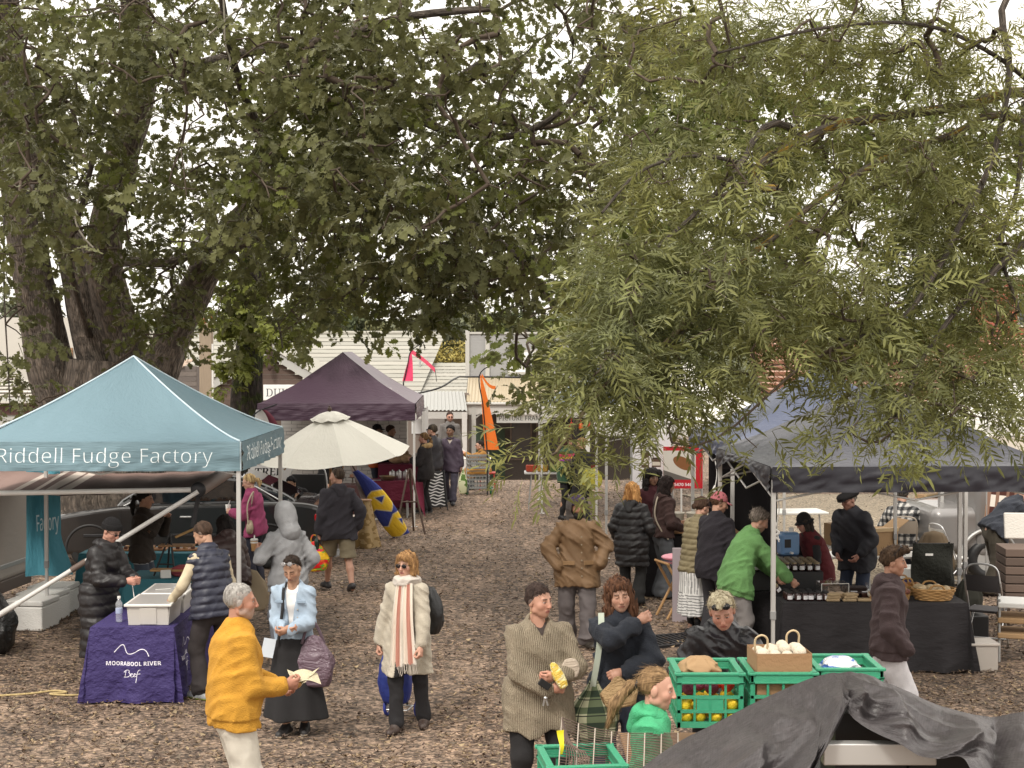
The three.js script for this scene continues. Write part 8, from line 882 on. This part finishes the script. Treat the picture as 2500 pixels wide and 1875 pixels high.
const jk=thing('jacket_on_chair','black shirt draped over a chair back behind the boy','jacket',GP(2280,20.2));part('cloth',sheet(20,20,(u,v)=>{const a=(u - 0.5)*3.4,r=0.27 + 0.03*Math.sin(u*20)*(1 - v);return[Math.sin(a)*r,0.22 + v*0.72,Math.cos(a)*0.1 + 0.03*Math.sin(v*8 + u*6)];}),std({color:C(0.014,0.015,0.011),roughness:0.95,side:THREE.DoubleSide,bumpMap:T.crease,bumpScale:0.012}),jk);part('print',box(0.1,0.03,0.002,-0.08,0.8,0.13),M.whitepaint,jk);part('chair_frame',join(rod(V(-0.22,0,-0.05),V(-0.22,0.95,-0.02),0.014),rod(V(0.22,0,-0.05),V(0.22,0.95,-0.02),0.014),rod(V(-0.22,0.92,-0.02),V(0.22,0.92,-0.02),0.014),rod(V(-0.22,0.45,-0.4),V(-0.22,0.45,0),0.014),rod(V(0.22,0.45,-0.4),V(0.22,0.45,0),0.014)),M.darkmetal,jk);
sm('brown_sack','brown hessian sack beside the beige folding chair','sack',at(sackGeo(0.55,0.9,0.35,{seed:33,neck:0.8}),0,0.9,0),cloth(C(0.12,0.085,0.05)),2282,21.9);sm('white_bench','white slab on a blue crate behind the boy','bench',join(rbox(0.5,0.14,0.4,0,0.5,0,0.01)),M.whitepaint,2222,20.6);sm('blue_crate','dark blue crate under the white slab','crate',rbox(0.48,0.42,0.38,0,0.21,0,0.02),std({color:C(0.02,0.03,0.14),roughness:0.6}),2222,20.6);
const van=thing('van','silver grey van parked behind the right hand stalls','van',GP(2470,24).add(V(0.9,0,0)),0.06),vp=phys({color:C(0.24,0.23,0.225),metalness:0.3,roughness:0.4,clearcoat:0.6});part('body',rbox(3.6,1.5,1.8,0,1.1,0,0.1),vp,van);part('bonnet',rbox(1.0,0.7,1.7,-1.95,0.75,0,0.15),vp,van);const vw=part('side_window',rbox(0.8,0.5,0.05,-1.0,1.5,0.885,0.04),M.blackpl,van);part('pane',rbox(0.7,0.42,0.02,-1.0,1.5,0.912,0.03),winGlass,vw);for(const x of[-1.6,1.2]){const w=part('wheel',at(new THREE.TorusGeometry(0.23,0.09,12,28),x,0.32,0.82),M.blackpl,van);part('rim',at(new THREE.CylinderGeometry(0.17,0.17,0.08,18),x,0.32,0.84,Math.PI / 2,0,0),M.dullsteel,w);part('wheel_arch',at(new THREE.TorusGeometry(0.42,0.03,8,28,Math.PI),x,0.36,0.9),M.dullsteel,van);}part('door_seam',join(box(0.012,1.2,0.01,-0.5,1.1,0.902),box(0.012,1.2,0.01,0.6,1.1,0.902)),M.blackpl,van);
const bb=thing('bottle_banner','tan banner with printed sauce bottles hanging at the right edge','banner',P(2470,1245,22.6),-0.1);part('panel',rbox(1.15,0.62,0.02,0.2,0,0,0.004,0,0,-0.1),std({map:canvasTex(768,420,(g,w,h)=>{g.fillStyle='#8a6a58';g.fillRect(0,0,w,h);g.fillStyle='#c69a72';g.fillRect(300,0,468,420);for(const[x,s]of[[60,0.8],[150,1.1],[235,0.8]]){g.fillStyle='#4a2218';g.fillRect(x - 30*s,20,60*s,330*s);g.fillStyle='#e4dcd0';g.fillRect(x - 30*s,90,60*s,150*s);}g.fillStyle='#8d4f2c';g.font='italic 54px serif';g.fillText('Gourmet Sauces',340,80);g.fillText('Relish & Jams',350,170);g.fillText('Salad Dressing',345,260);}),roughness:0.6}),bb);part('cord',join(rod(V(-0.36,0.34,0),V(-0.36,0.5,0),0.006),rod(V(0.7,0.25,0),V(0.7,0.5,0),0.006)),M.whitepaint,bb);part('post',rod(V(-0.36,-1.15,0),V(-0.36,0.34,0),0.012),M.dullsteel,bb);
const wc=thing('wooden_chest','dark slatted wooden chest at the right edge','chest',GP(2505,19.6),-0.1);for(let k=0;k<6;k++)part('slat',rbox(0.9,0.1,0.6,0.15,0.36 + k*0.112,0,0.01),[std({color:C(0.1,0.07,0.055),roughness:0.8}),std({color:C(0.13,0.09,0.07),roughness:0.8})][k % 2],wc);part('lid',rbox(0.8,0.34,0.04,0.2,1.2,-0.28,0.02,-0.2,0,0),std({color:C(0.6,0.57,0.52),roughness:0.6,bumpMap:T.fuzz,bumpScale:0.004}),wc);part('leg',join(box(0.06,0.32,0.5,-0.26,0.16,0),box(0.06,0.32,0.5,0.56,0.16,0)),M.darkwood,wc);
const tr=thing('tray_stand','stack of wooden trays at the lower right edge','trays',GP(2520,17.2),-0.3);for(let k=0;k<3;k++)part('tray',rbox(0.7,0.06,0.5,0,0.3 + k*0.17,0,0.015),k===2?M.whitepaint:M.card,tr);part('frame',join(rod(V(-0.33,0,0.2),V(-0.33,0.7,0.2),0.015),rod(V(-0.33,0,-0.2),V(-0.33,0.7,-0.2),0.015),rod(V(0.33,0,0),V(0.33,0.7,0),0.015)),M.dullsteel,tr);
sm('jar_poster','white poster with two printed jars behind the curly haired woman','poster',rbox(0.62,1.0,0.02,0,1.62,0,0.004),std({map:canvasTex(400,640,(g,w,h)=>{g.fillStyle='#e9e8ea';g.fillRect(0,0,w,h);const j=(x,y,a,b)=>{g.fillStyle='#5d4a3c';g.fillRect(x,y,a,b);g.fillStyle='#d9d5c6';g.fillRect(x + 4,y + b*0.36,a - 8,b*0.46);g.fillStyle='#3c3029';g.fillRect(x + 4,y - 14,a - 8,16);};j(90,180,80,160);j(200,250,92,84);g.fillStyle='#6a6a68';g.font='italic 46px serif';g.fillText('al',70,120);g.strokeStyle='#9a999c';g.lineWidth=5;for(let i=0;i<5;i++){g.beginPath();g.moveTo(60 + i*8,400 + i*28);g.lineTo(330 - i*12,400 + i*28);g.stroke();}}),roughness:0.6}),1592,24.6);sm('poster_post','steel post holding the printed jar poster','post',join(rod(V(-0.33,0,0),V(-0.33,2.2,0),0.018),rod(V(0.33,0,0),V(0.33,2.2,0),0.018)),M.dullsteel,1592,24.65);
sm('red_sign','red framed bakery sign with phone number beside the jar poster','sign',rbox(0.62,0.66,0.02,0,1.62,0,0.004),std({map:canvasTex(400,430,(g,w,h)=>{g.fillStyle='#c3202c';g.fillRect(0,0,w,h);g.fillStyle='#d8d2c8';g.fillRect(0,40,330,300);g.fillStyle='#8a5a34';g.beginPath();g.ellipse(200,170,110,60,0.5,0,7);g.fill();g.fillStyle='#6c6660';g.beginPath();g.moveTo(0,240);g.lineTo(300,340);g.lineTo(0,340);g.fill();g.fillStyle='#f4eeee';g.font='bold 44px sans-serif';g.fillText('03 5470 5463',50,405);}),roughness:0.5}),1668,24.2);sm('sign_post','steel post holding the red framed sign','post',rod(V(0.3,0,-0.02),V(0.3,2.0,-0.02),0.018),M.dullsteel,1668,24.2);
const hs=V(PX(1690,21.8),0,-21.9);table('timber bench carrying the white buckets',1.3,0.6,0.92,hs,0,M.wood);['left','right'].forEach((w,i)=>{const b=thing('bucket','off white bucket on the timber bench, the ' + w + ' one','bucket',V(hs.x - 0.22 + i*0.28,0.925,hs.z));part('pail',lathe([[0,0],[0.1,0],[0.125,0.22],[0.13,0.22],[0.13,0.235],[0,0.235]],24),std({color:C(0.5,0.46,0.38),roughness:0.5}),b);part('wire_handle',tube([V(-0.125,0.2,0.02),V(0,0.1,0.14),V(0.125,0.2,0.02)],0.004,18,5),M.steel,b);});sm('cloth_heap','brown cloth heap at the right of the timber bench','cloth',at(sackGeo(0.4,0.14,0.3,{wr:0.25,seed:44}),0,0.14,0),cloth(C(0.2,0.15,0.11)),1716,21.6,0.925);
tablecloth('black cloth hanging round the timber bucket bench',1.32,0.62,0.85,hs,0,black);const dc=thing('director_chair','wooden folding chair with pink seat beside the gazebo post','chair',GP(1652,20.0),0.3);part('frame',join(rod(V(-0.2,0,0.18),V(0.2,0.72,0.18),0.018),rod(V(0.2,0,0.18),V(-0.2,0.72,0.18),0.018),rod(V(-0.2,0,-0.18),V(0.2,0.72,-0.18),0.018),rod(V(0.2,0,-0.18),V(-0.2,0.72,-0.18),0.018),rod(V(-0.2,0.72,-0.22),V(-0.2,0.72,0.22),0.018),rod(V(0.2,0.72,-0.22),V(0.2,0.72,0.22),0.018)),std({color:C(0.42,0.24,0.1),roughness:0.5}),dc);part('sling',sheet(10,6,(u,v)=>[(u - 0.5)*0.42,0.74 - 0.05*Math.sin(Math.PI*u),(v - 0.5)*0.38]),cloth(C(0.62,0.26,0.32)),dc);part('cushion',ball(0.2,0,0.78,0,1,0.22,0.9),cloth(C(0.64,0.3,0.36)),dc);sm('grey_panel','narrow mauve grey panel beside the striped skirt','panel',rbox(0.22,0.95,0.04,0,0.475,0,0.006),std({color:C(0.34,0.29,0.31),roughness:0.7}),1664,19.6);
sm('tent_wall','black fabric wall hanging inside the dark blue gazebo','tent wall',sheet(24,10,(u,v)=>[(u - 0.5)*1.0,0.1 + v*1.95,0.05*Math.sin(u*16)]),black,1815,22.3);
const ft=V(PX(1370,33.4),0,-33.6);table('far produce table behind the rainbow scarf shopper',1.6,0.7,0.8,ft,0,M.dullsteel);seed=91;for(let k=0;k<6;k++)solo('produce_box','small box of bright produce on the far table, ' +['first','second','third','fourth','fifth','sixth'][k]+ ' from the left','box',rbox(0.22,0.14,0.2,0,0.07,0,0.02),std({color:[C(0.5,0.06,0.02),C(0.55,0.3,0.04),C(0.12,0.2,0.04),C(0.5,0.12,0.03),C(0.6,0.5,0.3),C(0.45,0.03,0.03)][k],roughness:0.7,bumpMap:T.fuzz,bumpScale:0.03}),V(ft.x - 0.65 + k*0.26,0.805,ft.z),rr(-0.2,0.2));
for(let k=0;k<4;k++)solo('hanging_pepper','red bunch hanging under the slate blue gazebo, ' +['first','second','third','fourth'][k]+ ' from the left','produce',join(rod(V(0,0,0),V(0,0.12,0),0.006),ball(0.06,0,-0.05,0,0.8,1.5,0.8)),std({color:k % 2?C(0.6,0.12,0.02):C(0.55,0.02,0.02),roughness:0.5}),P([1395,1418,1440,1462][k],1035,32.4));
const gr=thing('drain_grate','dark iron drain grate in the ground before the striped skirt','grate',GP(1640,18.3).add(V(0,0.014,0)),0.4);part('frame',join(box(1.0,0.03,0.05,0,0,0.3),box(1.0,0.03,0.05,0,0,-0.3),box(0.05,0.03,0.6,0.5,0,0),box(0.05,0.03,0.6,-0.5,0,0)),M.darkmetal,gr);for(let k=0;k<14;k++)part('bar',box(0.03,0.024,0.58,-0.45 + k*0.069,0,0),M.darkmetal,gr);
}
// ---------------------------------------------------------------- crates and covered trailer in the foreground
{
const green=std({color:C(0.04,0.3,0.165),roughness:0.4,bumpMap:T.fuzz,bumpScale:0.0015});
function crate(label,x,y,z,w=0.35,h=0.285,d=0.4,turn=0){
const c=thing('milk_crate',label,'crate',V(x,y,z),turn,'green plastic crates');part('base',[...Array.from({length:6},(_,i)=>box(0.02,0.012,d - 0.02,-w / 2 + 0.03 + i*(w - 0.06)/ 5,0.008,0)),...Array.from({length:6},(_,i)=>box(w - 0.02,0.01,0.02,0,0.008,-d / 2 + 0.03 + i*(d - 0.06)/ 5))],green,c);
const side=(len)=>{const gs=[rbox(len,0.05,0.022,0,h - 0.025,0,0.004),rbox(len + 0.024,0.014,0.034,0,h - 0.004,0,0.004),rbox(len + 0.01,0.01,0.032,0,h - 0.05,0,0.003),box(len,0.016,0.018,0,h*0.56,0),box(len,0.016,0.018,0,h*0.3,0),box(len,0.03,0.018,0,0.015,0),box(len*0.4,0.06,0.012,0,h*0.43,0)];for(let i=0;i<5;i++)gs.push(box(i===0||i===4?0.026:0.012,h - 0.04,0.016,-len / 2 + 0.013 + i*(len - 0.026)/ 4,h / 2 - 0.02,0));return join(gs);};
const fs=side(w),ss=side(d);for(const s of[-1,1]){part('side',fs,green,c).position.set(0,0,s*(d / 2 - 0.011));const m=part('side',ss,green,c);m.position.set(s*(w / 2 - 0.011),0,0);m.rotation.y=Math.PI / 2;}return c;
}
const yT=1.515,cx=1.036,cz=-8.2;
table('plywood table carrying the green crates',1.9,0.62,0.89,V(1.55,gy(8.2),-8.22),0,M.wood);
crate('tall green crate of lemons nearest the girl',cx,yT,cz);crate('green crate holding the brown paper bag of garlic',cx + 0.385,yT,cz - 0.01);crate('green crate behind the grey tarpaulin at the right',cx + 0.76,yT,cz - 0.12);
seed=61;const lem=std({color:C(0.8,0.56,0.03),roughness:0.45,bumpMap:T.fuzz,bumpScale:0.003}),lg=lathe([[0,-0.045],[0.008,-0.043],[0.02,-0.034],[0.03,-0.015],[0.031,0.008],[0.022,0.03],[0.01,0.04],[0.006,0.046],[0,0.047]],16),put=(n,l,c,g,m,x,y,z,grp)=>{const o=solo(n,l,c,g,m,V(x,y,z),rr(0,6),grp);o.rotation.x=rr(0.6,1.6);o.rotation.z=rr(-0.6,0.6);};
lg.scale(1.15,1.15,1.15);for(let k=0;k<20;k++)put('lemon','yellow lemon piled in the tall green crate','lemon',lg,lem,cx - 0.12 +(k % 4)*0.078 + rr(-0.01,0.01),yT + 0.05 +((k / 10)|0)*0.062,cz + 0.145 -(((k / 4)|0)% 3)*0.1,'lemons in the green crate');
const beet=std({color:C(0.18,0.02,0.05),roughness:0.5,bumpMap:T.crease,bumpScale:0.006}),tom=std({color:C(0.55,0.03,0.015),roughness:0.25});[[-0.1,0.19,0.12],[-0.04,0.2,0.05],[0.02,0.19,0.1]].forEach(([x,y,z])=>put('red_onion','red onion above the lemons in the tall crate','onion',ball(0.038,0,0,0,1,0.9,1),beet,cx + x,yT + y,cz + z,'red onions in the tall crate'));[[0.05,0.215,0.08],[0.1,0.2,0.1],[0.08,0.21,-0.02],[0.12,0.19,0.02]].forEach(([x,y,z])=>put('tomato','red tomato on top in the tall crate','tomato',ball(0.034,0,0,0,1,0.86,1),tom,cx + x,yT + y,cz + z,'tomatoes in the tall crate'));solo('paper_wrap','crumpled brown paper in the back of the tall crate','paper',at(sackGeo(0.2,0.12,0.14,{wr:0.25,seed:51}),0,0.12,0),M.card,V(cx - 0.02,yT + 0.2,cz - 0.1));
const pb=thing('grocery_bag','brown paper carrier bag with twisted handles in the middle crate','paper bag',V(cx + 0.39,yT + 0.12,cz + 0.02),0.05),kp=std({color:C(0.3,0.17,0.085),roughness:0.85,side:THREE.DoubleSide,bumpMap:T.crease,bumpScale:0.0015});part('bag',join(box(0.29,0.26,0.003,0,0.13,0.13),box(0.29,0.26,0.003,0,0.13,-0.13),box(0.003,0.26,0.26,0.145,0.13,0),box(0.003,0.26,0.26,-0.145,0.13,0),box(0.29,0.003,0.26,0,0.002,0)),kp,pb);for(const[z,x]of[[-0.13,0.1],[0.0,-0.1]])part('handle',tube([V(x - 0.03,0.25,z),V(x - 0.03,0.32,z + 0.02),V(x + 0.0,0.34,z + 0.03),V(x + 0.03,0.32,z + 0.02),V(x + 0.035,0.25,z)],0.006,20,6),std({color:C(0.55,0.42,0.26),roughness:0.8}),pb);
const gar=std({color:C(0.6,0.53,0.42),roughness:0.7,bumpMap:T.crease,bumpScale:0.003});for(let k=0;k<12;k++)put('garlic_bulb','pale garlic bulb in the brown paper carrier bag','garlic',ball(0.036,0,0,0,1,0.85,1,12),gar,cx + 0.29 +(k % 4)*0.065,yT + 0.345 + rr(0,0.035),cz + 0.1 -((k / 4)|0)*0.085,'garlic in the paper bag');solo('plastic_pack','white and blue plastic pack in the right hand crate','packet',at(sackGeo(0.2,0.12,0.16,{seed:55,wr:0.2}),0,0.12,0),std({map:tex(64,64,(u,v)=>pf(u,v,5,2)>0.58?[0.3,0.45,0.75]:[0.85,0.85,0.87]),roughness:0.3,bumpMap:T.crease,bumpScale:0.01}),V(cx + 0.74,yT + 0.2,cz - 0.1));
const c2=V(PX(1420,7.15),1.3,-7.2);table('low bench carrying the front left crate',0.5,0.5,c2.y - gy(7.2)- 0.002,V(c2.x,gy(7.2),-7.2),0,M.wood);crate('green crate under the bent wire panel',c2.x,c2.y,c2.z,0.36,0.285,0.4,0.12);
seed=66;for(let k=0;k<6;k++)put('vegetable','purple and white vegetable in the crate under the wire','vegetable',ball(0.045,0,0,0,1.3,0.8,1),k % 2?std({color:C(0.09,0.035,0.1),roughness:0.4}):std({color:C(0.6,0.58,0.5),roughness:0.5}),c2.x - 0.1 +(k % 3)*0.1,c2.y + 0.06,c2.z +(k>2?0.08:-0.06),'vegetables under the wire');
const wire=thing('wire_panel','bent rusty wire mesh panel over the front left crate','wire mesh',V(0,0,0)),wm=std({color:C(0.16,0.11,0.09),roughness:0.6,metalness:0.5}),wpnt=(u,v)=>{const p=P(mixn(1372,1655,u)- v*10*(1 - u),mixn(1752,1800,u)+ v*mixn(150,70,u)+ 14*Math.sin(u*4),mixn(7.35,7.15,v)+ 0.25*u);return p;};
for(let i=0;i<=22;i++)part('wire',tube([0,0.25,0.5,0.75,1].map((u)=>wpnt(u,i / 22)),0.0026,14,5),wm,wire);for(let i=0;i<=7;i++)part('cross_wire',tube([0,0.5,1].map((v)=>wpnt(i / 7,v)),0.004,10,5),std({color:C(0.42,0.36,0.3),roughness:0.5,metalness:0.5}),wire);for(let i=0;i<9;i++)part('end_wire',tube([wpnt(0,0),P(1376 + i*3,1790 + i*4,7.2),P(1384 + i*6,1840,7.15),P(1376 + i*8,1900,7.1)],0.003,12,4),wm,wire);
solo('yellow_tag','bright yellow plastic tag on the wire panel','tag',sheet(3,8,(u,v)=>[(u - 0.5)*0.025*(0.5 + v),v*0.11,0.01*Math.sin(v*5)]),std({color:C(0.7,0.62,0.02),roughness:0.4,side:THREE.DoubleSide}),P(1370,1842,7.05),0.4);
const tr=thing('covered_trailer','trailer bed with aluminium rail under the tarpaulin','trailer',V(0,0,0));part('bed',box(1.7,1.0,0.9,2.1,1.2,-6.45),M.blackpl,tr);part('rail',rbox(0.44,0.085,0.06,PX(2150,5.97),P(2150,1838,5.97).y,-5.97,0.006),std({color:C(0.55,0.54,0.52),metalness:0.5,roughness:0.42}),tr);part('covered_load',join(box(0.3,1.0,0.3,1.46,1.52,-6.35),box(0.3,1.0,0.3,1.75,1.43,-6.35)),M.blackpl,tr);part('chassis',box(1.5,0.75,0.8,2.1,0.4,-6.45),M.darkmetal,tr);
const tarpMap=tex(512,512,(u,v)=>{const a=0.5 + 0.5*Math.sin(u*512*0.8),b=0.5 + 0.5*Math.sin(v*512*0.8),s=pf(u*1,v*1,12,3,5),f=pf(u,v*0.3,60,7,2);const l=0.2 + 0.06*(a*b)+ 0.05*(s - 0.5)+ 0.06*(f - 0.5);return[l*1.06,l*0.98,l];},true,2,2),tb=tex(512,512,(u,v)=>0.5*pf(u,v*0.35,50,7,3)+ 0.5*pf(u*0.5,v,40,17,3),false,2,2);
const tm=std({map:tarpMap,bumpMap:tb,bumpScale:0.004,roughness:0.42,side:THREE.DoubleSide}),cv=(pts)=>new THREE.CatmullRomCurve3(pts.map(([x,y,d])=>P(x,y,d)));
const flap=(top,bot,sd,folds)=>{const A1=cv(top),B1=cv(bot);return sheet(110,70,(u,v)=>{const a=A1.getPoint(u),b=B1.getPoint(u),d=1 - v,p=a.clone().lerp(b,d);let w=0;for(const[fu,fv,wu,amp,sl]of folds){const q=(u - fu - sl*(d - fv))/ wu;w +=amp*Math.exp(-q*q)*Math.exp(-((d - fv)**2)/ 0.12);}const tri=(q)=>Math.pow(Math.abs(((q % 1)+ 1)% 1 - 0.5)*2,1.3),wp3=0.9*vn(u*3 + sd,d*2.5,2),en=Math.sin(Math.PI*Math.min(1,d*1.05 + 0.03));const r=en*(0.095*tri(u*2.6 + d*0.8 + wp3)+ 0.05*tri(u*4.3 - d*1.6 + wp3*1.7 + sd)+ 0.016*tri(u*9 + d*4 + wp3*2.5))- 0.075*en + 0.006*(vn(u*40,d*30,sd)- 0.5);return[p.x + w*0.25,p.y + w*0.55 + r*0.6,p.z + w + r + 0.16*Math.sin(Math.PI*d)];});};
const tp=thing('tarpaulin','creased dark grey tarpaulin draped over the trailer','tarpaulin',V(0,0,0));
part('left_flap',flap([[1500,1925,6.5],[1640,1822,6.6],[1760,1758,6.7],[1880,1698,6.7],[1980,1655,6.7],[2035,1642,6.6],[2060,1672,6.3]],[[1500,1990,5.8],[1620,1990,5.7],[1740,1985,5.6],[1840,1985,5.6],[1930,1960,5.6],[1985,1880,5.6],[2055,1700,6.1]],3,[[0.42,0.55,0.05,0.14,0.12],[0.62,0.75,0.06,0.12,-0.1],[0.25,0.6,0.08,0.07,0.1]]),tm,tp);
part('right_flap',flap([[2030,1644,6.62],[2090,1644,6.6],[2180,1672,6.6],[2290,1722,6.6],[2400,1748,6.55],[2500,1738,6.5],[2640,1760,6.5]],[[2056,1690,6.2],[2080,1752,6.0],[2170,1806,5.85],[2270,1856,5.7],[2350,1850,5.65],[2420,1990,5.5],[2640,2000,5.5]],8,[[0.3,0.5,0.06,0.1,0.15],[0.55,0.6,0.05,0.1,-0.1],[0.78,0.4,0.04,-0.12,0.1],[0.12,0.4,0.05,0.06,0.05]]),tm,tp);
}
renderer.render(scene,camera);
